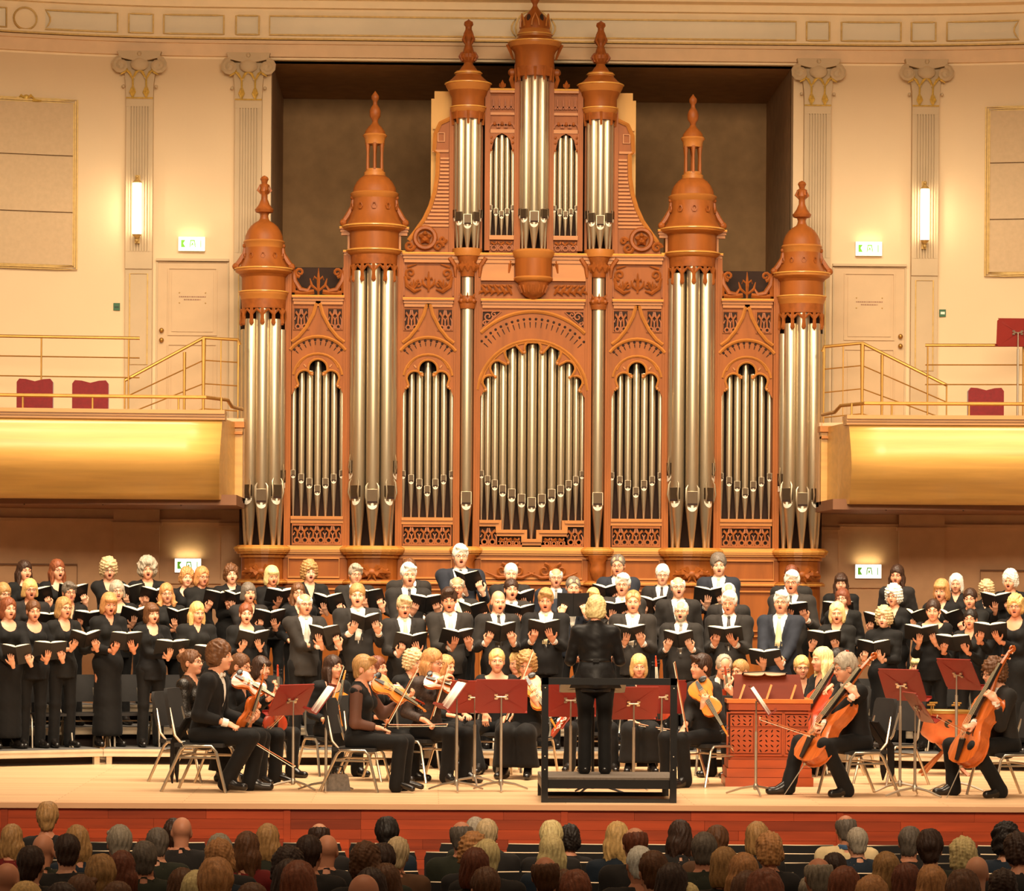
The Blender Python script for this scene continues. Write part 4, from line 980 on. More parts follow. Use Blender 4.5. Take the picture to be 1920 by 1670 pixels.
# middle tower
for ang, r, pt, pm in [(-85, 6.5, 158, 405), (-45, 8.6, 146, 412), (0, 10, 134, 420), (45, 8.6, 146, 412), (85, 6.5, 158, 405)]:
    a = math.radians(ang); pipe(R_(21) * math.sin(a), -.04 - R_(21) * math.cos(a) * .9, R_(r), Z_(pt - 4), Z_(pm), Z_(470), a * .8)
m = MB(); m.box(-R_(26), R_(26), .14, .18, Z_(475), Z_(110)); OB(m, 'dark_backing', void)
for nm, mt, pf in (('tracery_band', wood_d, [(146, 34), (128, 36)]), ('drum', wood, [(128, 36), (104, 37), (98, 40), (90, 46)]), ('rim', wood_h, [(91, 46), (86, 49), (82, 49), (80, 45)]),
                   ('roof', wood, [(81, 45), (75, 36), (71, 31)]), ('rim', wood_h, [(72, 31), (67, 32), (62, 31), (57, 28)]), ('dome', wood, [(58, 28), (50, 28), (42, 26), (34, 21), (26, 14), (20, 9), (14, 5)]),
                   ('finial', wood_d, [(15, 5), (10, 4), (6, 6), (2, 8.5), (-4, 8), (-8, 4), (-14, 3), (-20, 1)])):
    m = MB(); m.lathe([(R_(r), Z_(y)) for y, r in pf], 0, -.04, 24); OB(m, nm, mt)
    if nm == 'rim': rim_edge(0, -.04, pf)
m = MB()
for i in range(6): a = 2 * PI * i / 6 + .0; m.tube([(R_(28.5) * math.sin(a + d), -.04 - R_(28.5 - z_ * .3) * math.cos(a + d), Z_(46) + .012 * z_) for z_, d in ((-4, -.25), (2, -.2), (9, 0), (2, .2), (-4, .25))], .012, 4)
OB(m, 'dome_ribs', wood_h)
m = MB()
for i in (-1, 1): a = .55 * i; m.sphere((R_(23) * math.sin(a), -.04 - R_(23) * math.cos(a), Z_(39)), .05, 8, 6, (.5, .5, 1.2))
OB(m, 'dome_openings', void)
m = MB()
for i in range(7): a = -PI / 2 + PI * i / 6; m.tube([(R_(35) * math.sin(a), -.04 - R_(35) * math.cos(a), Z_(130)), (R_(34) * math.sin(a), -.04 - R_(34) * math.cos(a), Z_(154))], [.022, .014], 5)
for s in (-1, 1):
    m.tube([(s * R_(38), 0, Z_(166)), (s * R_(44), -.01, Z_(150)), (s * R_(40), 0, Z_(136))], [.03, .026, .02], 5); m.sphere((s * R_(42), 0, Z_(136)), .05, 6, 5)
    m.tube([(s * R_(50), -.02, Z_(84)), (s * R_(45), -.02, Z_(98)), (s * R_(40), 0, Z_(112))], [.03, .02, .012], 5)
    m.tube([(s * R_(38), -.02, Z_(498)), (s * R_(43), -.03, Z_(490)), (s * R_(46), -.03, Z_(512))], [.02, .028, .01], 5)
OB(m, 'tower_carving', wood_d)
# ================================================================== people: signed-distance bodies meshed with surface nets
class Sdf:
    def __init__(s, lo, hi, h):
        s.lo = np.array(lo, np.float32); s.h = h
        n = np.maximum(4, np.ceil((np.array(hi) - np.array(lo)) / h).astype(int) + 1)
        s.ax = [s.lo[i] + h * np.arange(n[i], dtype=np.float32) for i in range(3)]
        s.X = s.ax[0][:, None, None]; s.Y = s.ax[1][None, :, None]; s.Z = s.ax[2][None, None, :]
        s.d = np.full(tuple(n), 9.0, np.float32)
    def ell(s, c, r):
        x, y, z = (s.X - c[0]) / r[0], (s.Y - c[1]) / r[1], (s.Z - c[2]) / r[2]
        k = np.sqrt(x * x + y * y + z * z); return (k - 1) * min(r) * (1 + .5 * (k - 1) * 0)
    def cone(s, a, b, ra, rb):
        a = np.array(a, np.float32); b = np.array(b, np.float32); ab = b - a; L2 = float(ab @ ab) + 1e-12
        t = ((s.X - a[0]) * ab[0] + (s.Y - a[1]) * ab[1] + (s.Z - a[2]) * ab[2]) / L2
        t = np.clip(t, 0, 1)
        dx, dy, dz = s.X - a[0] - t * ab[0], s.Y - a[1] - t * ab[1], s.Z - a[2] - t * ab[2]
        return np.sqrt(dx * dx + dy * dy + dz * dz) - (ra + (rb - ra) * t)
    def add(s, d, k=.02):
        if k <= 0: s.d = np.minimum(s.d, d); return s
        h = np.maximum(k - np.abs(s.d - d), 0) / k
        s.d = np.minimum(s.d, d) - h * h * k * .25; return s
    def sub(s, d, k=.0):
        d = -d
        if k <= 0: s.d = np.maximum(s.d, d); return s
        h = np.maximum(k - np.abs(s.d - d), 0) / k
        s.d = np.maximum(s.d, d) + h * h * k * .25; return s
    def mesh(s):
        d = s.d; d = np.where(d == 0, 1e-6, d); d = np.pad(d, 1, constant_values=1.0)
        ins = d < 0
        n = d.shape
        c = [ins[i:n[0] - 1 + i, j:n[1] - 1 + j, k:n[2] - 1 + k] for i in (0, 1) for j in (0, 1) for k in (0, 1)]
        sm = sum(x.astype(np.int8) for x in c); act = (sm > 0) & (sm < 8)
        idx = np.full(act.shape, -1, np.int64); cells = np.argwhere(act); idx[act] = np.arange(len(cells))
        if len(cells) == 0: return np.zeros((0, 3)), np.zeros((0, 4), int)
        acc = np.zeros((len(cells), 3)); cnt = np.zeros(len(cells))
        corner = [np.array((i, j, k)) for i in (0, 1) for j in (0, 1) for k in (0, 1)]
        vals = [d[cells[:, 0] + o[0], cells[:, 1] + o[1], cells[:, 2] + o[2]] for o in corner]
        for a in range(8):
            for b in range(a + 1, 8):
                df = corner[b] - corner[a]
                if np.abs(df).sum() != 1: continue
                va, vb = vals[a], vals[b]; m = (va < 0) != (vb < 0)
                t = np.where(m, va / np.where(m, va - vb, 1), 0)
                acc += m[:, None] * (corner[a][None] + t[:, None] * df[None]); cnt += m
        V = (cells + acc / cnt[:, None] - 1) * s.h + s.lo
        Fc = []
        for ax in range(3):
            b, c2 = [(1, 2), (2, 0), (0, 1)][ax]
            sl0 = [slice(None)] * 3; sl1 = [slice(None)] * 3
            sl0[ax] = slice(0, -1); sl1[ax] = slice(1, None)
            e0, e1 = ins[tuple(sl0)], ins[tuple(sl1)]
            E = np.argwhere(e0 != e1); fl = e0[tuple(E.T)]
            ok = (E[:, b] > 0) & (E[:, c2] > 0) & (E[:, b] < n[b] - 1) & (E[:, c2] < n[c2] - 1); E = E[ok]; fl = fl[ok]
            def g(ob, oc):
                q = E.copy(); q[:, b] -= ob; q[:, c2] -= oc; return idx[tuple(q.T)]
            q = np.stack([g(1, 1), g(0, 1), g(0, 0), g(1, 0)], 1)
            q[~fl] = q[~fl][:, ::-1]; Fc.append(q)
        return V, np.concatenate(Fc)
def fnoise(P, f, seed=0):
    r = np.random.RandomState(seed); o = np.zeros(len(P))
    for k in range(7):
        w = r.normal(size=3) * f * (1 + .35 * k); o += np.sin(P @ w + r.uniform(0, 6)) / (1 + .35 * k)
    return o / 3
def normals(V, Q):
    N = np.zeros_like(V); a, b, c, d = [V[Q[:, i]] for i in range(4)]
    n = np.cross(c - a, d - b)
    for i in range(4): np.add.at(N, Q[:, i], n)
    return N / (np.linalg.norm(N, axis=1, keepdims=True) + 1e-9)
# ---- head (origin between the ears; face looks to -Y; z 0 at eye level)
HEADS = {}
def head_mesh(mouth, male, h=.0068, coarse=False, beard=False):
    key = (mouth, male, h, beard)
    if key in HEADS: return HEADS[key]
    s = Sdf((-.1, -.128, -.215), (.1, .125, .13), h)
    jw = 1.08 if male else .96
    s.add(s.ell((0, .014, .03), (.073, .093, .087)), 0)
    s.add(s.ell((0, -.03, -.042), (.058 * jw, .056, .07)), .035)
    s.add(s.cone((0, .03, -.07), (0, .036, -.21), .05 * jw, .054 * jw), .03)
    if not coarse:
        s.add(s.ell((0, -.06, -.093), (.024 * jw, .02, .018)), .025)
        for e in (-1, 1):
            s.add(s.ell((e * .034, -.054, -.036), (.026, .024, .026)), .025)
            s.add(s.cone((e * .012, -.083, .019), (e * .045, -.07, .017), .009, .008), .014)
        for e in (-1, 1): s.sub(s.ell((e * .031, -.094, .001), (.017, .017, .011)), .014)
        for e in (-1, 1): s.add(s.ell((e * .031, -.0715, .0), (.0135, .0125, .0125)), .0)
        s.add(s.cone((0, -.084, .01), (0, -.104, -.03), .0075, .0115), .014)
        for e in (-1, 1): s.add(s.ell((e * .011, -.09, -.035), (.009, .01, .007)), .006)
        mz = -.064
        if mouth:
            mo = .0092 * mouth
            s.add(s.ell((0, -.076, mz), (.024, .012, .016 + mo * .6)), .012)
            for e in (-1, 1):
                s.add(s.cone((0, -.09, mz + mo), (e * .019, -.078, mz), .0052, .003), .004); s.add(s.cone((0, -.087, mz - mo), (e * .019, -.078, mz), .006, .003), .004)
            s.sub(s.ell((0, -.088, mz), (.0165, .03, mo)), .003)
        else:
            for e in (-1, 1):
                s.add(s.cone((0, -.089, mz + .004), (e * .021, -.077, mz), .005, .0025), .005); s.add(s.cone((0, -.086, mz - .006), (e * .019, -.077, mz - .001), .0058, .0025), .005)
    for e in (-1, 1):
        s.add(s.ell((e * .075, .012, -.01), (.010, .02, .032)), .008)
        if not coarse: s.sub(s.ell((e * .086, .005, -.006), (.007, .01, .016)), .004)
    V, Q = s.mesh()
    c = V[Q].mean(1); mi = np.zeros(len(Q), int)
    if not coarse:
        for e in (-1, 1):
            r = np.linalg.norm((c - [e * .031, -.0715, 0]) / [.0138, .0132, .0129], axis=1); mi[(r < 1.09) & (c[:, 1] < -.073) & (np.abs(c[:, 2] + .001) < .0048)] = 3
            r = np.hypot(c[:, 0] - e * .031, c[:, 2]); mi[(r < .0068) & (np.abs(c[:, 2] + .001) < .0055) & (c[:, 1] < -.078)] = 4
            t = (c[:, 0] * e - .012) / .036
            mi[(t > 0) & (t < 1) & (np.abs(c[:, 2] - (.0215 + .006 * np.sin(np.clip(t, 0, 1) * 2.4))) < .0042) & (c[:, 1] < -.055)] = 5
        r = np.hypot(c[:, 0] / .024, (c[:, 2] + .064) / (.012 + .0092 * mouth)); mi[(r < 1) & (c[:, 1] < -.074)] = 1
        if mouth: r = np.hypot(c[:, 0] / .0185, (c[:, 2] + .064) / (.0095 * mouth)); mi[(r < 1) & (c[:, 1] > -.0885)] = np.where(mi[(r < 1) & (c[:, 1] > -.0885)] == 0, 0, 2); mi[(r < .9) & (c[:, 1] < -.02) & (np.abs(c[:, 0]) < .02)] = 2
        if beard:
            mi[(c[:, 2] < -.05) & (c[:, 2] > -.13) & (c[:, 1] < .0) & (mi == 0)] = 5
            mi[(np.abs(c[:, 2] + .047) < .006) & (np.abs(c[:, 0]) < .028) & (c[:, 1] < -.07) & (mi == 0)] = 5
    HEADS[key] = (V, Q, mi); return HEADS[key]
# ---- hands (origin at the wrist, fingers towards +X, palm facing +Z, thumb on +Y)
HANDS = {}
def hand_mesh(kind, h=.0062):
    key = (kind, h)
    if key in HANDS: return HANDS[key]
    s = Sdf((-.05, -.075, -.07), (.21, .1, .09), h)
    s.add(s.ell((.05, 0, 0), (.055, .041, .0155)), 0); s.add(s.cone((-.05, 0, 0), (.02, 0, 0), .024, .025), .02)
    s.add(s.cone((.09, -.03, 0), (.09, .028, 0), .012, .012), .012)
    curl = {'flat': (.25, .3, .25), 'hold': (.7, .75, .5), 'fist': (1.35, 1.5, .9), 'relax': (.45, .55, .4)}[kind]
    for y, L, sp in ((.03, .072, .12), (.01, .08, .03), (-.011, .075, -.05), (-.03, .058, -.15)):
        p = np.array((.094, y, .0)); a = 0; dirs = np.array((math.cos(sp), math.sin(sp), 0))
        for j, (f, r0, r1) in enumerate(((.46, .0098, .0090), (.31, .0090, .0084), (.23, .0084, .0070))):
            a += curl[j] * (1.0 + .12 * (.02 - y) * 10)
            q = p + L * f * (dirs * math.cos(a) + np.array((0, 0, 1)) * math.sin(a))
            s.add(s.cone(p, q, r0, r1), .003); p = q
    t = {'flat': ((.02, .03, .004), (.055, .068, .012), (.085, .083, .018)), 'hold': ((.02, .03, .006), (.058, .06, .03), (.088, .05, .045)),
         'fist': ((.02, .03, .008), (.062, .05, .034), (.085, .022, .05)), 'relax': ((.02, .03, .006), (.056, .06, .016), (.09, .062, .03))}[kind]
    s.add(s.cone(t[0], t[1], .014, .0115), .012); s.add(s.cone(t[1], t[2], .0112, .0085), .004)
    V, Q = s.mesh(); HANDS[key] = (V, Q); return HANDS[key]
# ---- hair, in head space
HAIR = {}
def hair_mesh(style, h=.0082):
    if style in HAIR: return HAIR[style]
    s = Sdf((-.15, -.135, -.34), (.15, .19, .2), h)
    def face(c=(0, -.118, -.04), r=(.066, .085, .098), k=.012): s.sub(s.ell(c, r), k)
    amp, fr, seed, strand = .004, 60, len(style), 0.35
    X, Y, Z = s.X, s.Y, s.Z
    def low(z, slope=0.0, k=.01): s.sub(np.broadcast_to(Z - z - slope * Y, s.d.shape), k)
    # low(z): removes everything below z (slanted by slope along Y)
    cap = lambda t, top=0.0: s.add(s.ell((0, .016, .03 + top / 2), (.073 + t, .094 + t, .088 + t + top / 2)), 0)
    def ears(): [s.sub(s.ell((e * .085, .0, -.022), (.03, .026, .042)), .006) for e in (-1, 1)]
    if style in ('short', 'flat_top', 'side_part', 'short_wavy', 'quiff'):
        t = {'short': .011, 'flat_top': .012, 'side_part': .014, 'short_wavy': .018, 'quiff': .014}[style]
        cap(t, {'quiff': .02, 'flat_top': .012, 'short_wavy': .015, 'side_part': .008}.get(style, .004)); s.add(s.ell((0, .06, -.045), (.058, .05, .06)), .02)
        face((0, -.12, -.055), (.075, .088, .115)); s.sub(s.ell((0, -.06, -.12), (.2, .09, .1)), .008); low(-.095); ears()
        if style == 'side_part': s.add(s.cone((-.04, -.075, .1), (.06, -.08, .075), .02, .018), .02)
        if style == 'quiff': s.add(s.cone((-.03, -.08, .1), (.035, -.08, .105), .026, .02), .02); amp = .008
        if style == 'short_wavy': amp = .008; fr = 45
    elif style in ('receding', 'ring', 'thin'):
        t = .010 if style != 'ring' else .013
        cap(t); s.add(s.ell((0, .06, -.04), (.06, .05, .055)), .02); low(-.085)
        face((0, -.12, -.05), (.09, .1, .12)); s.sub(s.ell((0, -.06, -.12), (.2, .09, .1)), .008); ears()
        if style == 'receding': s.sub(s.ell((.05, -.09, .11), (.045, .07, .06)), .01); s.sub(s.ell((-.05, -.09, .11), (.045, .07, .06)), .01)
        if style == 'thin': s.sub(s.ell((0, -.085, .1), (.07, .075, .06)), .012)
        if style == 'ring': s.sub(s.ell((0, -.03, .135), (.095, .135, .1)), .008)
    elif style in ('bob', 'bob_fringe', 'page', 'short_bob'):
        z0 = {'bob': -.125, 'bob_fringe': -.12, 'page': -.14, 'short_bob': -.085}[style]
        s.add(s.ell((0, .016, .035), (.088, .107, .103)), 0); s.add(s.ell((0, .03, -.06), (.098, .09, .1)), .04)
        face((0, -.125, -.055 if style != 'bob' else -.045), (.064, .1, .1 if style != 'bob' else .112)); low(z0)
        s.sub(s.cone((0, -.02, -.1), (0, .0, -.24), .062, .07), .01)
        if style == 'bob_fringe': s.add(s.ell((0, -.07, .055), (.066, .036, .03)), .02)
        amp = .004
    elif style in ('long', 'long_fringe', 'medium', 'flip'):
        zl = {'long': -.29, 'long_fringe': -.26, 'medium': -.17, 'flip': -.15}[style]
        s.add(s.ell((0, .016, .035), (.084, .105, .1)), 0); s.add(s.ell((0, .035, -.06), (.09, .085, .1)), .04)
        for e in (-1, 1):
            s.add(s.cone((e * .07, .0, -.04), (e * .078, -.02, zl), .03, .022), .03); s.add(s.cone((e * .05, .06, -.05), (e * .05, .06, zl), .045, .03), .03)
            if style == 'flip': s.add(s.cone((e * .085, -.02, -.12), (e * .12, -.03, -.11), .025, .01), .02)
        face((0, -.12, -.055), (.06, .095, .112)); s.sub(s.cone((0, -.045, -.1), (0, -.06, -.33), .055, .075), .015)
        if style == 'long_fringe': s.add(s.ell((0, -.068, .05), (.066, .038, .032)), .02)
        amp = .005
    elif style in ('curly', 'fluffy', 'curly_short', 'afro'):
        t = {'curly': .03, 'fluffy': .026, 'curly_short': .02, 'afro': .04}[style]
        s.add(s.ell((0, .018, .042), (.073 + t, .09 + t, .088 + t)), 0); s.add(s.ell((0, .035, -.03), (.075 + t, .07 + t * .7, .075)), .03)
        face((0, -.125, -.05), (.065, .095, .105)); low(-.085 if style != 'curly' else -.11); amp = {'curly': .015, 'fluffy': .011, 'curly_short': .011, 'afro': .018}[style]; fr = 75 if style != 'fluffy' else 50; strand = 1.0
        s.sub(s.ell((0, -.03, -.14), (.12, .1, .07)), .02)
    elif style in ('bun', 'pony', 'tied'):
        cap(.011, .004); s.add(s.ell((0, .06, -.035), (.062, .05, .06)), .02); low(-.085); face((0, -.12, -.052), (.074, .095, .115)); s.sub(s.ell((0, -.055, -.12), (.2, .09, .1)), .01); ears()
        if style == 'bun': s.add(s.ell((0, .12, .06), (.045, .04, .045)), .015); amp = .007
        if style == 'pony': s.add(s.ell((0, .115, .0), (.035, .03, .035)), .02); s.add(s.cone((0, .13, -.01), (.02, .13, -.2), .03, .018), .02)
        if style == 'tied': s.add(s.ell((0, .105, -.055), (.04, .032, .035)), .02)
    V, Q = s.mesh(); N = normals(V, Q)
    P = V.copy(); P[:, 2] *= strand
    V = V + N * (amp * fnoise(P, fr, seed))[:, None]
    if strand < .9:                                # combed locks
        ang = np.arctan2(V[:, 0], V[:, 1] + .02); rr = np.hypot(V[:, 0], V[:, 1])
        V = V + N * ((.0026 * np.sin(ang * 23 + 3 * np.sin(V[:, 2] * 22)) + .0016 * np.sin(ang * 41 + 5 * np.sin(V[:, 2] * 31 + 1))) * np.clip(rr / .05, 0, 1))[:, None]
    HAIR[style] = (V, Q); return HAIR[style]
SKIN = {}
def skin_mat(i):
    c = [(226, 160, 124), (218, 146, 110), (230, 170, 136), (206, 134, 98)][i % 4]
    m = material('skin_%d' % (i % 4), srgb(*c), .5, var=.05, scale=(18, 18, 18), bump=.03, bscale=120)
    m.node_tree.nodes['Principled BSDF'].inputs['Subsurface Weight'].default_value = .0
    return m
lip_m = material('lips', srgb(206, 122, 100), .4); mouth_m = material('mouth_inside', srgb(92, 34, 28), .6); eye_m = material('eye_white', srgb(206, 188, 168), .3, var=.02); iris_m = material('iris', srgb(44, 34, 28), .2)
def mean(*a): return tuple(sum(x) / len(a) for x in zip(*a))
HCOL = {'white': (246, 238, 218), 'grey': (170, 156, 136), 'dgrey': (108, 96, 84), 'blond': (220, 178, 112), 'lblond': (238, 208, 146), 'dblond': (176, 132, 80), 'brown': (104, 66, 38), 'dbrown': (60, 38, 26), 'black': (36, 27, 22), 'red': (134, 74, 44), 'auburn': (116, 62, 38), 'ginger': (196, 138, 84), 'greyblond': (206, 178, 134)}
HWORD = {'white': 'white', 'grey': 'grey', 'dgrey': 'dark grey', 'blond': 'blond', 'lblond': 'light blond', 'dblond': 'dark blond', 'brown': 'brown', 'dbrown': 'dark brown', 'black': 'black', 'red': 'red', 'auburn': 'auburn', 'ginger': 'ginger', 'greyblond': 'greying blond'}
def hair_mat(c): 
    m = material('hair_' + c, srgb(*HCOL[c]), .5, var=.3, scale=(70, 70, 14), bump=.25, bscale=110, grain=.6, spec=.4)
    return m
def cloth_mat(name, c, r=.8, **k): return material(name, srgb(*c), r, spec=.25, var=.14, scale=(9, 9, 9), bump=.12, bscale=28, sheen=k.pop('sheen', .03), **k)
suit_c = [cloth_mat('charcoal_suit', (38, 34, 31)), cloth_mat('black_suit', (21, 18, 17)), cloth_mat('navy_suit', (38, 41, 50)), cloth_mat('grey_black_suit', (45, 40, 36))]
blk_c = [cloth_mat('black_knit', (16, 14, 13)), cloth_mat('black_jersey', (13, 11, 11)), cloth_mat('black_cotton', (22, 20, 18)), cloth_mat('charcoal_jacket', (36, 32, 30))]
trous_m = cloth_mat('black_trousers', (16, 14, 13)); shirt_m = cloth_mat('white_shirt', (240, 234, 222), .7, sheen=0); shoe_m = material('black_leather', srgb(26, 22, 20), .25, var=.1)
tie_c = [cloth_mat('silver_tie', (206, 196, 180), .5, sheen=0), cloth_mat('dark_tie', (70, 64, 60), .5, sheen=0), cloth_mat('cream_tie', (226, 206, 160), .5, sheen=0), cloth_mat('grey_tie', (130, 122, 112), .5, sheen=0)]
lace_m = material('black_lace', srgb(54, 38, 30), .7, var=.5, scale=(60, 60, 60)); sheer_m = material('sheer_sleeve', srgb(92, 56, 40), .7, var=.15)
sequin_m = material('sequins', srgb(46, 42, 38), .25, .5, var=.5, scale=(80, 80, 80), bump=.5, bscale=90)
frame_m = material('glasses_frame', srgb(120, 96, 72), .3, .6, var=.05)
def ik(s, w, lu, lf, hint):
    s = Vector(s); w = Vector(w); d = w - s; L = min(d.length, (lu + lf) * .995); u = d.normalized()
    a = (lu * lu - lf * lf + L * L) / (2 * L); hgt = math.sqrt(max(0, lu * lu - a * a))
    h = Vector(hint); h = (h - u * h.dot(u)); h = h.normalized() if h.length > 1e-5 else Vector((0, 0, -1))
    return s + u * a + h * hgt, s + u * L
GLASS = None
def glasses(parent, M):
    global GLASS
    if GLASS is None:
        m = MB()
        for e in (-1, 1):
            m.tube([(e * .032 + .021 * math.cos(t * PI / 6), -.099, .0 + .015 * math.sin(t * PI / 6)) for t in range(12)], .0022, 4, closed=True)
            m.tube([(e * .053, -.098, .004), (e * .075, -.07, .006), (e * .08, .012, .002)], .002, 4)
        m.tube([(-.011, -.1, .003), (.011, -.1, .003)], .0022, 4); GLASS = m.mesh('glasses', frame_m)
    o = mesh_obj('glasses', GLASS, parent); o.matrix_local = M; return o
def transform(V, M):
    A = np.array(M.to_3x3()); t = np.array(M.translation); return V @ A.T + t
def hand_matrix(wrist, fdir, palm, flip):
    """fingers along fdir, palm facing palm; the thumb side follows from the hand"""
    x = Vector(fdir).normalized(); z = Vector(palm); z = (z - x * z.dot(x)).normalized(); y = z.cross(x)
    if flip: y = -y
    M = Matrix.Identity(4)
    for i in range(3): M[i][0] = x[i]; M[i][1] = y[i]; M[i][2] = z[i]; M[i][3] = wrist[i]
    return M
class Pose: pass
def skeleton(male=True, seated=False, lean=0.0, w=1.0, knees=None, feet=None, seat=.46, turn=0.0, spread=1.0):
    """joints in the person's own space: x to the person's left-hand picture side, facing -Y, ground at 0"""
    P = Pose(); P.male = male; P.seated = seated; P.w = w
    hz = seat + .055 if seated else .93
    P.hip = Vector((0, 0, hz))
    up = Vector((0, -math.sin(lean), math.cos(lean)))
    P.up = up
    T = lambda d, x=0, y=0: P.hip + up * d + Vector((x, y, 0))
    sw = (.178 if male else .155) * w
    P.waist = T(.17); P.chest = T(.36, 0, .0); P.neck0 = T(.50, 0, .015); P.head = T(.665, 0, -.02)
    ct, st = math.cos(turn), math.sin(turn)
    P.sh = [T(.458, e * sw * ct, e * sw * st) for e in (-1, 1)]
    P.hj = [P.hip + Vector((e * .088 * w, 0, -.01)) for e in (-1, 1)]
    if seated:
        P.kn = knees or [Vector((e * .11 * spread, -.44, seat + .045)) for e in (-1, 1)]
        P.an = feet or [Vector((e * .12 * spread, -.40, .085)) for e in (-1, 1)]
    else:
        P.kn = [Vector((e * .095, -.01, .5)) for e in (-1, 1)]; P.an = [Vector((e * .1, .02, .085)) for e in (-1, 1)]
    P.toe = [a + Vector((((1 if a.x > 0 else -1) * .03), -.15, -.05)) for a in P.an]
    P.wr = [None, None]; P.el = [None, None]; P.hand = [None, None]
    return P
def set_arm(P, i, wrist, fdir, palm, kind='relax', hint=None):
    e = -1 if i == 0 else 1
    el, wr = ik(P.sh[i], wrist, .295, .265, hint or (e * .3, .4, -1))
    P.el[i] = el; P.wr[i] = wr; P.hand[i] = (wr, fdir, palm, kind)
def head_matrix(P, yaw=0.0, pitch=0.0, roll=0.0, hs=1.0):
    piv = P.head + Vector((0, .03, -.1))
    return Matrix.Translation(piv) @ Matrix.Rotation(yaw, 4, 'Z') @ Matrix.Rotation(pitch, 4, 'X') @ Matrix.Rotation(roll, 4, 'Y') @ Matrix.Translation(Vector((0, -.03, .1))) @ Matrix.Scale(hs, 4)
def torso_sdf(s, P, g, hem=None):
    """torso grown by g"""
    w = P.w; m = P.male
    u = P.up
    s.add(s.ell(P.hip + u * .02, ((.158 if m else .165) * w + g, (.118 if m else .122) * w + g, .13 + g)), 0)
    s.add(s.ell(P.waist, ((.148 if m else .128) * w + g, (.108 if m else .1) * w + g, .17 + g)), .05)
    s.add(s.ell(P.chest, ((.165 if m else .145) * w + g, (.112 if m else .1) * w + g, .165 + g)), .05)
    s.add(s.cone(P.sh[0] - u * .01, P.sh[1] - u * .01, .047 + g, .047 + g), .06)
    for q in P.sh: s.add(s.cone(P.neck0 - u * .035, q, .056 + g, .046 + g), .03)
    s.add(s.cone(P.neck0 - u * .06, P.neck0 + u * .02, .085 + g * .5, .06 + g * .4), .05)
    if not m:
        for e in (-1, 1): s.add(s.ell(P.chest + u * -.01 + Vector((e * .062 * w, -.085 * w, 0)), (.055 + g, .05 + g, .055 + g)), .03)
def arm_sdf(s, P, i, g, upto=1.0):
    if P.el[i] is None: return
    s.add(s.cone(P.sh[i], P.el[i], .052 + g, .043 + g), .03)
    if upto > .5:
        q = P.el[i].lerp(P.wr[i], min(1, (upto - .5) * 2)); s.add(s.cone(P.el[i], q, .041 + g, .041 - .014 * min(1, (upto - .5) * 2) + g), .02)
def leg_sdf(s, P, i, g):
    s.add(s.cone(P.hj[i], P.kn[i], .082 * P.w + g, .055 + g), .04); s.add(s.cone(P.kn[i], P.an[i], .053 + g, .036 + g), .02)
def bounds(P, pad):
    pts = [P.hip, P.neck0] + P.sh + P.kn + P.an + [p for p in P.el + P.wr if p is not None]
    lo = [min(p[k] for p in pts) - pad for k in range(3)]; hi = [max(p[k] for p in pts) + pad for k in range(3)]
    return lo, hi
def wedge(s, P, wtop, ztop, zbot):
    """open front of a jacket: a V between zbot and ztop"""
    t = (s.Z - zbot) / (ztop - zbot)
    wv = wtop * np.clip(t, 0, 1.25)
    yc = P.hip.y - math.tan(math.atan2(-P.up.y, P.up.z)) * (s.Z - P.hip.z)
    return np.maximum(np.maximum(np.abs(s.X) - wv, zbot - s.Z), s.Y - yc + .02) + 0 * s.Y
def put_mesh(name, V, Q, mat, parent, smooth=True):
    return mesh_obj(name, np_mesh(name, V, Q, mat if isinstance(mat, list) else [mat], smooth), parent)
SHOE = {}
def shoe(P, i, root, heel=False):
    if heel not in SHOE:
        s = Sdf((-.08, -.25, -.1), (.08, .1, .12), .012)
        if heel:
            s.add(s.cone((0, -.03, .0), (0, -.17, -.045), .03, .028), 0); s.add(s.cone((0, .01, .0), (0, .0, .03), .033, .035), .03); s.sub(s.ell((0, -.05, .06), (.03, .06, .05)), .01); s.add(s.cone((0, .035, -.01), (0, .04, -.085), .014, .007), .01)
        else:
            s.add(s.cone((0, .03, -.04), (0, -.17, -.05), .04, .036), 0); s.add(s.cone((0, .0, .02), (0, -.06, -.02), .042, .04), .03)
            s.d = np.maximum(s.d, -.082 - s.Z + 0 * s.X + 0 * s.Y)
        V, Q = s.mesh(); SHOE[heel] = np_mesh('shoe', V, Q, [shoe_m])
    a, t = P.an[i], P.toe[i]; d = (t - a); o = mesh_obj('shoe', SHOE[heel], root, a)
    o.rotation_euler = (0, 0, math.atan2(d.x, -d.y)); return o
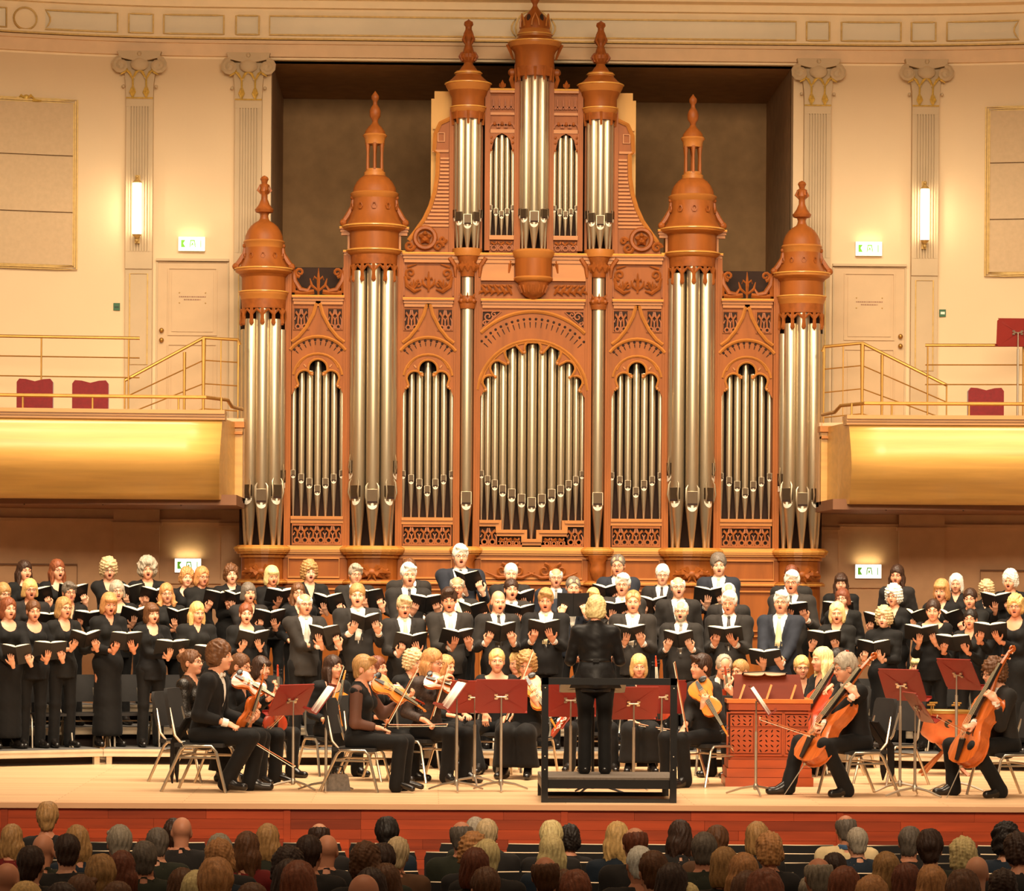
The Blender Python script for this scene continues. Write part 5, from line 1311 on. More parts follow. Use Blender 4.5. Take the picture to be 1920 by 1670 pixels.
def build_person(root, P, top='suit', hair=('short', 'grey'), skin=0, glass=False, mouth=0, yaw=0.0, pitch=0.0, roll=0.0, bottom='trousers', neck='v', sleeve=1.0, topmat=None, tie=0, beard=False,
                 coarse=False, bodyh=.024, hs=1.0, heel=False, sleevemat=None, shoes=True, tails=False, legs=True):
    lo, hi = bounds(P, .14); g = .0
    # body: torso, neck, limbs, with the head and hands grown on in the same mesh
    s = Sdf(lo, hi, bodyh if not coarse else .034)
    torso_sdf(s, P, -.004); s.add(s.cone(P.neck0, P.head + Vector((0, .03, -.1)), .05, .046), .03)
    for i in (0, 1):
        arm_sdf(s, P, i, -.002)
        if legs: leg_sdf(s, P, i, -.004)
    V, Q = s.mesh(); mi = np.zeros(len(Q), int)
    HM = head_matrix(P, yaw, pitch, roll, hs)
    hv, hq, hm = head_mesh(mouth, P.male, .0068 if not coarse else .013, coarse, beard)
    Q = np.concatenate([Q, hq + len(V)]); V = np.concatenate([V, transform(hv, HM)]); mi = np.concatenate([mi, hm])
    for i in (0, 1):
        if P.hand[i] is None: continue
        wv, wq = hand_mesh(P.hand[i][3], .0105 if coarse else .0062)
        M = hand_matrix(P.hand[i][0], P.hand[i][1], P.hand[i][2], i == 0)
        q = wq if i == 1 else wq[:, ::-1]
        Q = np.concatenate([Q, q + len(V)]); V = np.concatenate([V, transform(wv * (.92 if P.male else .85), M)]); mi = np.concatenate([mi, np.zeros(len(wq), int)])
    me = np_mesh('body', V, Q, [skin_mat(skin), lip_m, mouth_m, eye_m, iris_m, hair_mat(hair[1] if hair[1] != 'white' else 'grey')], True, mi); mesh_obj('body', me, root)
    if hair[0]:
        key = hair[0] + '|' + hair[1] + ('c' if coarse else '')
        if key not in HAIR:
            a, b = hair_mesh(hair[0]); HAIR[key] = np_mesh('hair', a, b, [hair_mat(hair[1])])
        o = mesh_obj('hair', HAIR[key], root); o.matrix_local = HM
        o['label'] = '%s hair' % HWORD[hair[1]]
    if glass: glasses(root, HM)
    # upper garment
    hem = P.hip.z - (.13 if not P.seated else .06)
    def garment(g, h, cut, sl=1.0, tails=False, no_arms=False):
        s = Sdf((lo[0], lo[1], max(lo[2], hem - .06)), (hi[0], hi[1], max(hi[2] - .1, topz + .12)), h); torso_sdf(s, P, g)
        if not P.seated: s.add(s.cone(P.hip - Vector((0, 0, .02)), P.hip - Vector((0, 0, .12)), .13 * P.w + g, .14 * P.w + g), .06)
        for i in (0, 1):
            if not no_arms: arm_sdf(s, P, i, g + .002, sl)
        s.d = np.maximum(s.d, hem - s.Z + 0 * s.X + 0 * s.Y)
        cut(s); return s
    topz = P.neck0.z
    if top == 'suit':
        def cut(s):
            lap = np.maximum(wedge(s, P, .135, topz + .02, topz - .40), -wedge(s, P, .075, topz + .02, topz - .36))
            s.d = s.d - .007 * (lap < 0)
            s.sub(wedge(s, P, .078, topz + .02, topz - .36), 0); s.sub(s.cone(P.neck0 - P.up * .02, P.head, .066, .066), .004)
            for q in (s.cone(P.wr[i].lerp(P.el[i], .12), P.wr[i] + (P.wr[i] - P.el[i]) * .4, .06, .07) for i in (0, 1) if P.wr[i] is not None): s.sub(q, 0)
        s = garment(.014, .0155 if not coarse else .026, cut)
        V, Q = s.mesh(); V = V + normals(V, Q) * (.004 * fnoise(V, 22, 3))[:, None]; put_mesh('jacket', V, Q, topmat or suit_c[0], root)
        s = Sdf((-.13, lo[1], topz - .42), (.13, hi[1], topz + .09), .0135); torso_sdf(s, P, .0035); s.d = np.maximum(s.d, wedge(s, P, .13, topz + .05, topz - .6)); 
        col = s.cone(P.neck0 - P.up * .03, P.neck0 + P.up * .035 + Vector((0, -.004, 0)), .07, .06)
        col = np.maximum(col, -(s.cone(P.neck0 - P.up * .1, P.head, .05, .05))); s.add(np.maximum(col, s.Z - topz - .04), 0); s.sub(s.cone(P.neck0 - P.up * .0, P.head, .05, .052), 0)
        V, Q = s.mesh(); put_mesh('shirt', V, Q, shirt_m, root)
        if not coarse:
            for i in (0, 1):
                if P.wr[i] is None: continue
                m = MB(); a = P.wr[i]; d = (P.el[i] - a).normalized(); m.tube([a + d * .005, a + d * .055], .034, 10, .037); m.build('shirt_cuff', shirt_m, root)
        if tie is not None and not coarse:
            m = MB(); pts = []
            for k in range(7):
                z = topz - .005 - .05 * k; zi = int(round((z - s.lo[2]) / s.h)); xi = int(round((0 - s.lo[0]) / s.h)); zi = max(0, min(s.d.shape[2] - 1, zi)); col = s.d[xi, :, zi]; ii = np.argmax(col < 0); pts.append((z, s.ax[1][ii] - .012 if (col < 0).any() else -.12))
            if tie == 'bow':
                z, y = pts[0]
                for e in (-1, 1): m.tube([(0, y - .006, z + .015), (e * .025, y - .004, z + .015), (e * .05, y + .004, z + .015)], [.008, .016, .022], 6, flat=.5)
                m.sphere((0, y - .008, z + .015), .011, 8, 5); m.build('bow_tie', shirt_m, root)
            else:
                V = []; Fc = []
                for k, (z, y) in enumerate(pts):
                    w = .014 if k == 0 else .013 + .0048 * k; V += [(-w, y, z), (w, y, z)]
                    if k: Fc.append((2 * k - 1, 2 * k - 2, 2 * k, 2 * k + 1)[::-1])
                m.add(V, Fc); z, y = pts[0]; m.sphere((0, y - .002, z + .01), .018, 8, 5, (1, .6, 1)); o = m.build('tie', tie_c[tie % 4], root)
                sd = o.modifiers.new('thickness', 'SOLIDIFY'); sd.thickness = .006
    else:
        def cut(s):
            if neck == 'scoop': s.sub(s.ell(P.neck0 + Vector((0, -.075, .0)), (.088, .11, .105)), .006)
            elif neck == 'wide': s.sub(s.ell(P.neck0 + Vector((0, -.06, .03)), (.125, .16, .1)), .006)
            elif neck == 'v': s.sub(wedge(s, P, .062, topz + .03, topz - .17), 0); s.sub(s.cone(P.neck0 - P.up * .015, P.head, .062, .066), .004)
            elif neck == 'open':                     # open cardigan or jacket over a top
                lap = np.maximum(wedge(s, P, .12, topz + .02, topz - .36), -wedge(s, P, .07, topz + .02, topz - .33)); s.d = s.d - .006 * (lap < 0)
                s.sub(wedge(s, P, .07, topz + .02, topz - .33), 0); s.sub(s.cone(P.neck0 - P.up * .02, P.head, .064, .066), .004)
            elif neck == 'shirt': s.sub(wedge(s, P, .05, topz + .03, topz - .09), 0); s.sub(s.cone(P.neck0, P.head, .058, .06), .004); 
            elif neck == 'round': s.sub(s.cone(P.neck0 - P.up * .01, P.head, .066, .068), .004)
            for i in (0, 1):
                if P.wr[i] is not None and sl_ >= 1: s.sub(s.cone(P.wr[i].lerp(P.el[i], .1), P.wr[i] + (P.wr[i] - P.el[i]) * .4, .055, .065), 0)
        sl_ = sleeve
        s = garment(.01, .0155 if not coarse else .026, cut, sleeve, no_arms=sleevemat is not None)
        if neck in ('shirt', 'turtle'):
            c1 = s.cone(P.neck0 - P.up * .02, P.neck0 + P.up * (.03 if neck == 'shirt' else .05), .072, .06 if neck == 'shirt' else .057); c1 = np.maximum(c1, -s.cone(P.neck0 - P.up * .1, P.head, .05, .05)); c1 = np.maximum(c1, s.Z - topz - (.035 if neck == 'shirt' else .055))
            if neck == 'shirt': c1 = np.maximum(c1, -wedge(s, P, .05, topz + .04, topz - .09))
            s.add(c1, .006)
        V, Q = s.mesh(); V = V + normals(V, Q) * (.004 * fnoise(V, 24, 5))[:, None]; put_mesh({'open': 'jacket', 'shirt': 'blouse'}.get(neck, 'top'), V, Q, topmat or blk_c[0], root)
        if sleevemat is not None:
            for i in (0, 1):
                s = Sdf(lo, hi, .018); arm_sdf(s, P, i, .012, sleeve); s.sub(s.cone(P.wr[i].lerp(P.el[i], .1), P.wr[i] + (P.wr[i] - P.el[i]) * .4, .055, .065), 0); V, Q = s.mesh(); put_mesh('sleeve', V, Q, sleevemat, root)
        if neck == 'open':
            s = Sdf((-.13, lo[1], topz - .5), (.13, hi[1], topz + .02), .0165); torso_sdf(s, P, .003); s.d = np.maximum(s.d, wedge(s, P, .13, topz + .05, topz - .6)); s.sub(s.ell(P.neck0 + Vector((0, -.075, .0)), (.075, .1, .1)), .006); V, Q = s.mesh(); put_mesh('undershirt', V, Q, blk_c[1], root)
    # lower garment and shoes
    if legs:
        s = Sdf(lo, hi, .02 if not coarse else .035)
        if bottom == 'trousers':
            for i in (0, 1):
                leg_sdf(s, P, i, .011); s.add(s.cone(P.kn[i], P.an[i] + Vector((0, 0, -.03)), .06, .066), .03)
            s.add(s.ell(P.hip, (.178 * P.w, .132 * P.w, .135)), .04); s.d = np.maximum(s.d, s.Z - P.hip.z - .1 + 0 * s.X + 0 * s.Y)
        else:
            hemz = .12 if bottom == 'long_skirt' else .42
            if P.seated:
                for i in (0, 1): s.add(s.cone(P.hj[i], P.kn[i], .1, .085), .06); s.add(s.cone(P.kn[i], P.an[i] + Vector((0, -.0, .03)), .085, .12), .08)
                s.add(s.ell(P.hip, (.17, .13, .12)), .04)
            else: s.add(s.cone(P.hip, Vector((0, 0, hemz + .05)), .15 * P.w, .17 if bottom == 'long_skirt' else .15), 0); s.add(s.ell(P.hip, (.19 * P.w, .145 * P.w, .15)), .04)
            s.d = np.maximum(s.d, hemz - s.Z + 0 * s.X + 0 * s.Y); s.d = np.maximum(s.d, s.Z - P.hip.z - .1 + 0 * s.X + 0 * s.Y)
        V, Q = s.mesh(); V = V + normals(V, Q) * (.004 * fnoise(V, 20, 9))[:, None]; put_mesh('trousers' if bottom == 'trousers' else 'skirt', V, Q, trous_m, root)
        if shoes:
            for i in (0, 1): shoe(P, i, root, heel)
    return HM
# ================================================================== choir risers
riser_side = material('riser_aluminium', srgb(214, 196, 168), .4, .35, var=.08)
riser_shade = material('dark_riser_shade', srgb(40, 24, 16), .8)  # dark colour standing in for shade under the decks
riser_top = material('riser_carpet_grey', srgb(88, 84, 80), .9, var=.15)
def riser(pts_front, z, depth, lab, name='choir_riser'):
    """one row of platform bays: decks edged with an aluminium profile, on square legs"""
    for k in range(len(pts_front) - 1):
        (x0, y0), (x1, y1) = pts_front[k], pts_front[k + 1]
        d = Vector((x1 - x0, y1 - y0, 0)); L = d.length; a = math.atan2(d.y, d.x)
        r = empty(name, (x0, y0, 0), a, lab[k] if isinstance(lab, list) else lab, 'platform', 'choir risers')
        m = MB(); m.box(.004, L - .004, .02, depth, z - .03, z); m.build('deck', riser_top, r)
        m = MB(); m.box(.004, L - .004, 0, .03, z - .085, z - .004); m.box(.004, L - .004, -.008, 0, z - .03, z - .012); m.box(.004, L - .004, -.008, 0, z - .08, z - .062); m.box(.004, L - .004, depth - .03, depth, z - .085, z - .03); m.build('edge_profile', riser_side, r)
        m = MB(); m.box(.01, L - .01, .16, .19, 0, z - .09); m.build('shade_board', riser_shade, r)  # dark board added to stand for the shaded gap below the deck
        for xx in (.06, L - .06):
            for yy in (.06, depth - .06): m = MB(); m.box(xx - .03, xx + .03, yy - .03, yy + .03, 0, z - .08); m.build('leg', riser_side, r)
RZ = {1: .17, 2: .37, 3: .58}
RD = {1: 35.05, 2: 35.9, 3: 36.75}
def rowy(row, x):
    """depth of a choir row: the ends swing forward round the orchestra"""
    d = RD[row]
    if x < 200: d -= .55 * ((200 - x) / 200) ** 1.0
    if x > 1700: d -= .45 * ((x - 1700) / 220)
    return d
bays = [-150, 195, 445, 690, 935, 1180, 1425, 1660, 2080]
names = ['first', 'second', 'third', 'fourth', 'fifth', 'sixth', 'seventh', 'eighth']
for row in (1, 2, 3):
    pts = []
    for px in bays:
        D = rowy(row, px) - .42; pts.append((WX(px, 1200, D), D))
    riser(pts, RZ[row], .82, ['%s bay from the left of the %s choir riser' % (names[i], ('lowest front', 'middle', 'top rear')[row - 1]) for i in range(8)])
# ================================================================== scores
cover_m = material('black_score_cover', srgb(26, 23, 22), .5, var=.15); page_m = material('cream_pages', srgb(240, 226, 190), .7, var=.03, scale=(2, 2, 120))
PAGES = {}
def page_block(w, h, e):
    k = (w, h, e)
    if k not in PAGES:
        sec = [(0, 0), (.004, .016), (w * .12, .03), (w * .35, .033), (w * .7, .026), (w * .97, .012), (w * .97, 0)]
        V = [(e * x, -n, z) for z in (-h / 2, h / 2) for x, n in sec]; n = len(sec)
        Fc = [(i, (i + 1) % n, (i + 1) % n + n, i + n) for i in range(n)] + [tuple(range(n))[::-1], tuple(range(n, 2 * n))]
        if e < 0: Fc = [f[::-1] for f in Fc]
        m = MB(); m.add([(a, -b, c) for a, b, c in V], [f[::-1] for f in Fc]); PAGES[k] = m.mesh('page_block', page_m)
    return PAGES[k]
COVERS = {}
def score(M, lab, opening=.3, w=.175, h=.25, group=None):
    """open book: local X along the lines, local Y towards the reader, local Z up the page"""
    r = empty('score', (0, 0, 0), 0, lab, 'book', group); r.matrix_world = M
    for e in (-1, 1):
        R = Matrix.Rotation(e * opening, 4, 'Z')
        k = (w, h, e)
        if k not in COVERS:
            m = MB(); x0, x1 = sorted((0, e * w)); m.box(x0, x1, -.006, 0, -h / 2 - .005, h / 2 + .005); COVERS[k] = m.mesh('cover', cover_m)
        mesh_obj('cover', COVERS[k], r, mat4=R); mesh_obj('page_block', page_block(w - .006, h - .01, e), r, mat4=R)
    return r
ORD = ['first', 'second', 'third', 'fourth', 'fifth', 'sixth', 'seventh', 'eighth', 'ninth', 'tenth', 'eleventh', 'twelfth', 'thirteenth', 'fourteenth', 'fifteenth', 'sixteenth', 'seventeenth', 'eighteenth', 'nineteenth', 'twentieth', 'twenty-first', 'twenty-second', 'twenty-third', 'twenty-fourth', 'twenty-fifth', 'twenty-sixth', 'twenty-seventh', 'twenty-eighth', 'twenty-ninth', 'thirtieth']
# x, y of the crown in the photo, row, sex, (hair style, colour), glasses, mouth, garment options, book: (dx, dy px from crown, tilt, kind)
S = 'suit'
CH = [
 (44, 1048, 3, 'f', ('medium', 'dbrown'), 0, .6, 'open', (0, 60, 'b')),
 (107, 1046, 3, 'f', ('medium', 'red'), 1, 1, 'scoop', (10, 58, 'a')),
 (204, 1042, 3, 'f', ('curly', 'greyblond'), 1, 1, 'open', (45, 60, 'b')),
 (277, 1042, 3, 'f', ('afro', 'grey'), 0, 1, 'v', (0, 62, 'a')),
 (349, 1062, 3, 'f', ('curly_short', 'ginger'), 0, 0, 'scoop', None),
 (377, 1060, 3, 'f', ('bob', 'ginger'), 1, .6, 'round', (22, 55, 'a')),
 (434, 1056, 3, 'f', ('curly_short', 'brown'), 0, .6, 'shirt', (0, 62, 'b')),
 (509, 1058, 3, 'f', ('bob_fringe', 'lblond'), 0, 1, 'round', (8, 50, 'a')),
 (580, 1048, 3, 'f', ('curly', 'dblond'), 0, 1, 'v', (30, 70, 'b')),
 (666, 1055, 3, 'm', ('side_part', 'grey'), 1, 0, S, (20, 58, 'b')),
 (767, 1044, 3, 'm', ('short', 'brown'), 0, 0, S, None),
 (863, 1018, 3, 'm', ('side_part', 'white'), 1, 1, 'navy', (15, 62, 'b')),
 (957, 1053, 3, 'm', ('short', 'white'), 0, .6, S, (22, 60, 'a')),
 (1042, 1062, 3, 'm', ('ring', 'white'), 1, 1, 'navy', None),
 (1160, 1036, 3, 'm', ('receding', 'dgrey'), 1, .8, 'navy', (-25, 68, 'a')),
 (1242, 1056, 3, 'm', ('flat_top', 'white'), 1, .4, S, (-15, 70, 'a')),
 (1348, 1036, 3, 'm', ('short_wavy', 'dgrey'), 0, .7, 'navy', (-15, 72, 'a')),
 (1484, 1056, 3, 'm', ('short', 'auburn'), 0, 0, S, None),
 (1577, 1072, 3, 'f', ('long_fringe', 'dbrown'), 1, 0, 'open', (6, 62, 'a')),
 (1682, 1056, 3, 'f', ('medium', 'dbrown'), 0, .6, 'open', None),
 (1793, 1073, 3, 'f', ('bob', 'white'), 0, 0, 'shirt', None),
 (1850, 1085, 3, 'f', ('curly', 'greyblond'), 1, 1, 'shirt', None),
 (1895, 1064, 3, 'f', ('fluffy', 'white'), 0, 1, 'open', (-8, 52, 'a')),
 # middle row
 (4, 1090, 2, 'f', ('short_bob', 'dblond'), 1, .5, 'v', None),
 (56, 1083, 2, 'f', ('short_bob', 'blond'), 1, 1, 'open', (20, 70, 'a')),
 (129, 1089, 2, 'f', ('side_part', 'dgrey'), 1, .5, 'v', (25, 60, 'a')),
 (220, 1086, 2, 'f', ('short_bob', 'grey'), 1, .5, 'scoop', (25, 58, 'a')),
 (313, 1091, 2, 'f', ('flip', 'ginger'), 1, .6, 'round', (12, 60, 'b')),
 (466, 1090, 2, 'f', ('short_bob', 'dgrey'), 0, 1, 'open', (35, 60, 'a')),
 (560, 1090, 2, 'f', ('long', 'brown'), 1, 0, 'v', None),
 (766, 1053, 2, 'm', ('side_part', 'white'), 0, 1, S, (30, 68, 'a')),
 (857, 1077, 2, 'm', ('ring', 'grey'), 1, 1, S, (30, 62, 'b')),
 (958, 1082, 2, 'm', ('short', 'dbrown'), 0, 1.2, S, (18, 60, 'a')),
 (1073, 1077, 2, 'm', ('receding', 'dgrey'), 0, 1, 'navy', (0, 45, 'c')),
 (1112, 1100, 2, 'm', ('side_part', 'blond'), 0, .5, S, None),
 (1168, 1073, 2, 'm', ('side_part', 'white'), 1, 1, S, (-12, 62, 'a')),
 (1272, 1078, 2, 'm', ('ring', 'white'), 1, 1, S, None),
 (1367, 1090, 2, 'm', ('thin', 'white'), 0, .5, S, None),
 (1485, 1067, 2, 'm', ('side_part', 'white'), 1, 1, S, (18, 66, 'a')),
 (1581, 1101, 2, 'f', ('short_bob', 'auburn'), 1, .5, 'open', None),
 (1677, 1093, 2, 'f', ('curly', 'white'), 1, .6, 'v', (-15, 60, 'a')),
 (1766, 1083, 2, 'f', ('bob_fringe', 'ginger'), 0, 1, 'v', (-40, 70, 'b')),
 (1820, 1100, 2, 'f', ('tied', 'dbrown'), 0, .4, 'shirt', (-30, 55, 'b')),
 # front row
 (14, 1118, 1, 'f', ('bob', 'red'), 0, .7, 'scoop', (-10, 98, 'b')),
 (62, 1122, 1, 'f', ('tied', 'brown'), 0, .7, 'scoop', (12, 86, 'a')),
 (118, 1117, 1, 'f', ('bob', 'dblond'), 1, .7, 'open', (22, 72, 'a')),
 (203, 1108, 1, 'f', ('bob_fringe', 'ginger'), 0, 1, 'shirt', (10, 82, 'a')),
 (284, 1128, 1, 'f', ('bob_fringe', 'brown'), 0, 1, 'open', (25, 76, 'a')),
 (368, 1125, 1, 'f', ('long', 'blond'), 0, .5, 'shirt', (5, 88, 'a')),
 (461, 1128, 1, 'f', ('tied', 'red'), 0, 1, 'scoop', (0, 60, 'a')),
 (571, 1109, 1, 'm', ('ring', 'white'), 1, .7, S, (30, 72, 'b'), 0),
 (670, 1090, 1, 'm', ('short', 'dblond'), 0, 1, S, (6, 66, 'a'), 0),
 (757, 1113, 1, 'm', ('side_part', 'greyblond'), 1, 1.2, S, (4, 82, 'a'), 2),
 (843, 1100, 1, 'm', ('quiff', 'dbrown'), 0, 1, S, (8, 84, 'a'), 0),
 (933, 1103, 1, 'm', (None, 'grey'), 0, 1, S, (-4, 72, 'a'), 1),
 (1024, 1100, 1, 'm', ('side_part', 'dblond'), 0, 1, 'black', (-4, 70, 'a'), 2),
 (1187, 1103, 1, 'm', ('receding', 'dblond'), 0, .6, S, (-6, 74, 'a'), 0),
 (1278, 1123, 1, 'm', ('thin', 'white'), 1, 1.2, 'beard', (2, 66, 'a'), 3),
 (1368, 1105, 1, 'm', ('side_part', 'white'), 0, .7, S, (0, 74, 'a'), 1),
 (1465, 1105, 1, 'm', ('side_part', 'white'), 1, .7, 'navy', (-18, 118, 'a'), 2),
 (1570, 1126, 1, 'f', ('bob', 'lblond'), 0, 1, 'v', (-14, 62, 'a')),
 (1658, 1134, 1, 'f', ('curly', 'greyblond'), 0, .7, 'turtle', (0, 72, 'a')),
 (1750, 1120, 1, 'f', ('tied', 'dbrown'), 0, 0, 'wide', (-4, 58, 'a')),
 (1820, 1139, 1, 'f', ('tied', 'black'), 0, .6, 'v', (-16, 56, 'a')),
 (1905, 1113, 1, 'f', ('curly_short', 'blond'), 1, .7, 'scoop', (-45, 60, 'a')),
]
counts = {1: 0, 2: 0, 3: 0}
CH.sort(key=lambda c: (c[2], c[0]))
GARB = {'open': 'open black jacket', 'scoop': 'scoop-necked black top', 'v': 'black V-neck top', 'round': 'black round-neck top', 'shirt': 'black collared blouse', 'turtle': 'black high-necked top', 'wide': 'low-cut black short-sleeved top'}
for n, c in enumerate(CH):
    x, y, row, sex, hair, gl, mo, gar, bk = c[:9]; tie = c[9] if len(c) > 9 else n % 4
    counts[row] += 1; o_ = ORD[counts[row] - 1]
    D = rowy(row, x); p = W(x, y, D); male = sex == 'm'
    rs = random.Random(n * 7 + 1)
    sc = (p.z - RZ[row]) / (1.735 if hair[0] not in ('curly', 'afro', 'fluffy') else 1.755)
    cx = WX(1118, 1200, 29.4); yaw = math.atan2(cx - p.x, D - 29.4) * .62 + rs.uniform(-.08, .08)
    rowname = ('front', 'middle', 'rear')[row - 1]
    if male: lab = 'person in %s suit and %stie singing%s, %s from left, %s choir row' % ({'navy': 'navy', 'black': 'black'}.get(gar, 'charcoal'), ('pale ', 'dark ', 'cream ', 'grey ')[tie % 4] if row == 1 else '', ' from score' if bk else '', o_, rowname)
    else: lab = 'person in %s singing%s, %s from left, %s choir row' % (GARB[gar], ' from score' if bk else '', o_, rowname)
    root = empty('person', (p.x, D, RZ[row]), yaw, lab, 'person', 'choir', sc)
    P = skeleton(male, w=rs.uniform(.97, 1.1) if male else rs.uniform(.95, 1.12))
    hy = rs.uniform(-.12, .12); pit = rs.uniform(-.05, .12)
    BM = None
    if bk:
        dx, dy, kind = bk
        bz = (P.head.z + .118) - (dy + 8) * D / F / sc
        tgt = W(x + dx, y + dy, D - .3) - Vector((p.x, D, 0)); lx = max(-.18, min(.2, (tgt.x * math.cos(yaw)) / sc * .8))
        t = {'a': .88, 'b': .75, 'c': .12}[kind] + rs.uniform(-.12, .12)
        tw = {'a': rs.uniform(-.12, .12) + yaw * -.35, 'b': -.55, 'c': 0}[kind]
        U = Vector((0, -math.sin(t), math.cos(t))); Nrm = Vector((0, math.cos(t), math.sin(t)))
        B = Matrix(((1, 0, 0), (0, Nrm.y, U.y), (0, Nrm.z, U.z))).to_4x4()
        BM = Matrix.Translation(Vector((lx, -.34, bz))) @ Matrix.Rotation(tw, 4, 'Z') @ B
        def L(a, b, c2): return BM @ Vector((a, b, c2))
        ax = lambda v: (BM.to_3x3() @ Vector(v))
        if kind == 'b':
            set_arm(P, 0, L(-.05, -.045, -.1), ax((-.1, .1, 1)), ax((0, 1, 0)), 'flat'); set_arm(P, 1, L(.155, -.045, -.1), ax((-.25, .3, .9)), ax((-.3, 1, 0)), 'hold')
        elif n % 3 == 0:
            set_arm(P, 0, L(-.12, -.04, -.11), ax((.25, .15, 1)), ax((0, 1, 0)), 'hold'); set_arm(P, 1, L(.09, -.045, -.1), ax((-.35, .1, .9)), ax((0, 1, 0)), 'flat')
        elif n % 3 == 1:
            set_arm(P, 0, L(-.03, -.045, -.11), ax((.1, .1, 1)), ax((0, 1, 0)), 'flat'); set_arm(P, 1, L(.15, -.04, -.1), ax((-.3, .25, .9)), ax((-.2, 1, 0)), 'hold')
        else:
            set_arm(P, 0, L(-.14, -.04, -.1), ax((.35, .25, .9)), ax((.2, 1, 0)), 'hold'); set_arm(P, 1, L(.14, -.04, -.1), ax((-.3, .25, .9)), ax((-.2, 1, 0)), 'hold')
        pit += .02
    else:
        for i in (0, 1): e = -1 if i == 0 else 1; set_arm(P, i, (e * .12, -.16, 1.0), (-e * .6, -.5, -.3), (0, .3, .6), 'relax')
    suit = male
    build_person(root, P, 'suit' if suit else 'blouse', hair, rs.choice((0, 0, 1, 2)), gl, mo, hy, pit, rs.uniform(-.05, .05), 'trousers' if male or n % 3 else 'long_skirt', 'v' if suit else gar,
                 sleeve=.72 if gar == 'wide' else 1.0, topmat=(suit_c[2] if gar == 'navy' else suit_c[1] if gar == 'black' else suit_c[(0, 3, 0)[n % 3]]) if suit else (blk_c[3] if (gar == 'open' and n % 2) else blk_c[n % 3]), tie=tie, beard=gar == 'beard')
    if BM is not None:
        bpy_M = Matrix.Translation((p.x, D, RZ[row])) @ Matrix.Rotation(yaw, 4, 'Z') @ Matrix.Scale(sc, 4) @ BM
        loc, rot, _ = bpy_M.decompose()
        score(Matrix.LocRotScale(loc, rot, (1, 1, 1)), 'open black score held by the %s singer from left, %s choir row' % (o_, rowname), rs.uniform(.15, .4) if bk[2] != 'b' else rs.uniform(.3, .5), rs.uniform(.165, .19), group='choir scores')
# ================================================================== orchestra
def G(px, py):
    """photo pixel of a point on the stage floor -> its place"""
    d = CR3 @ Vector(((px - 960) / F, -(py - HZ) / F, -1.0)); return CAM + d * (-2.0 / d.z)
rostrum_blk = black_m
# ---- conductor's rostrum
r = empty('conductor_podium', (0, 0, 0), 0, 'black conductor podium with a square tube rail, carpeted platform', 'podium')
yf, yb = 29.0, 29.95
xl, xr = WX(1021, 1480, yf), WX(1262, 1480, yf); zr = WZ(1140, 1271, yf); zp = .225
m = MB(); m.box(xl - .03, xr + .03, yf + .03, yb, zp - .02, zp); m.build('platform_carpet', material('podium_carpet', srgb(104, 92, 80), .95, var=.2, scale=(40, 40, 40), bump=.2, bscale=90), r)
m = MB(); m.box(xl - .03, xr + .03, yf + .02, yb + .01, zp - .1, zp - .02); m.build('platform', black_m, r)
for x, y, z in ((xl, yf, zr), (xr, yf, zr), (xl, yb, zp - .1), (xr, yb, zp - .1)):
    m = MB(); m.box(x - .03, x + .03, y - .03, y + .03, 0, z); m.build('post', black_m, r)
m = MB(); m.box(xl - .03, xr + .03, yf - .03, yf + .03, zr - .06, zr); m.build('top_rail', black_m, r)
m = MB(); m.box(xl, xr, yf - .02, yf + .02, .0, .035); m.box(xl, xr, yb - .02, yb + .02, .0, .035); m.build('bottom_bar', black_m, r)
m = MB()
for x in (xl, xr):
    for z in (.3, .42, zr - .09): m.sphere((x, yf - .031, z), .007, 6, 4)
m.build('bolt', steel, r)
p = W(1117, 1113, 29.62); 
root = empty('person', (p.x, 29.62, zp), PI, 'person conducting in a black belted jacket, back to the hall, on the podium', 'person', None, (p.z - zp) / 1.755)
P = skeleton(False, w=1.12)
for i, e in ((0, -1), (1, 1)): set_arm(P, i, (e * .2, -.3, 1.12), (-e * .3, -1, .1), (0, 0, -1), 'hold', (e * .35, .6, -1))
cond_blk = cloth_mat('black_satin', (22, 19, 18), .5)
build_person(root, P, 'jacket', ('fluffy', 'lblond'), 0, False, 0, -.15, .1, 0, 'trousers', 'turtle', topmat=cond_blk)
m = MB(); V = []; Fc = []
for j, (z, k) in enumerate(((1.1, 1.0), (1.0, 1.2), (.9, 1.38), (.84, 1.5))):
    for i in range(20): a = 2 * PI * i / 20; q = 1 + .05 * math.sin(a * 5) * j; V.append((.155 * k * q * math.cos(a), .125 * k * q * math.sin(a), z))
    if j: Fc += [((j - 1) * 20 + i, (j - 1) * 20 + (i + 1) % 20, j * 20 + (i + 1) % 20, j * 20 + i)[::-1] for i in range(20)]
m.add(V, Fc, True); o = m.build('jacket_peplum', cond_blk, root); o.modifiers.new('thickness', 'SOLIDIFY').thickness = .01
m = MB(); m.tube([(.15 * math.cos(t * PI / 10), .122 * math.sin(t * PI / 10), 1.105) for t in range(20)], .02, 6, flat=.4, closed=True); m.box(-.03, .03, .118, .135, 1.09, 1.12); m.build('belt', black_m, root)
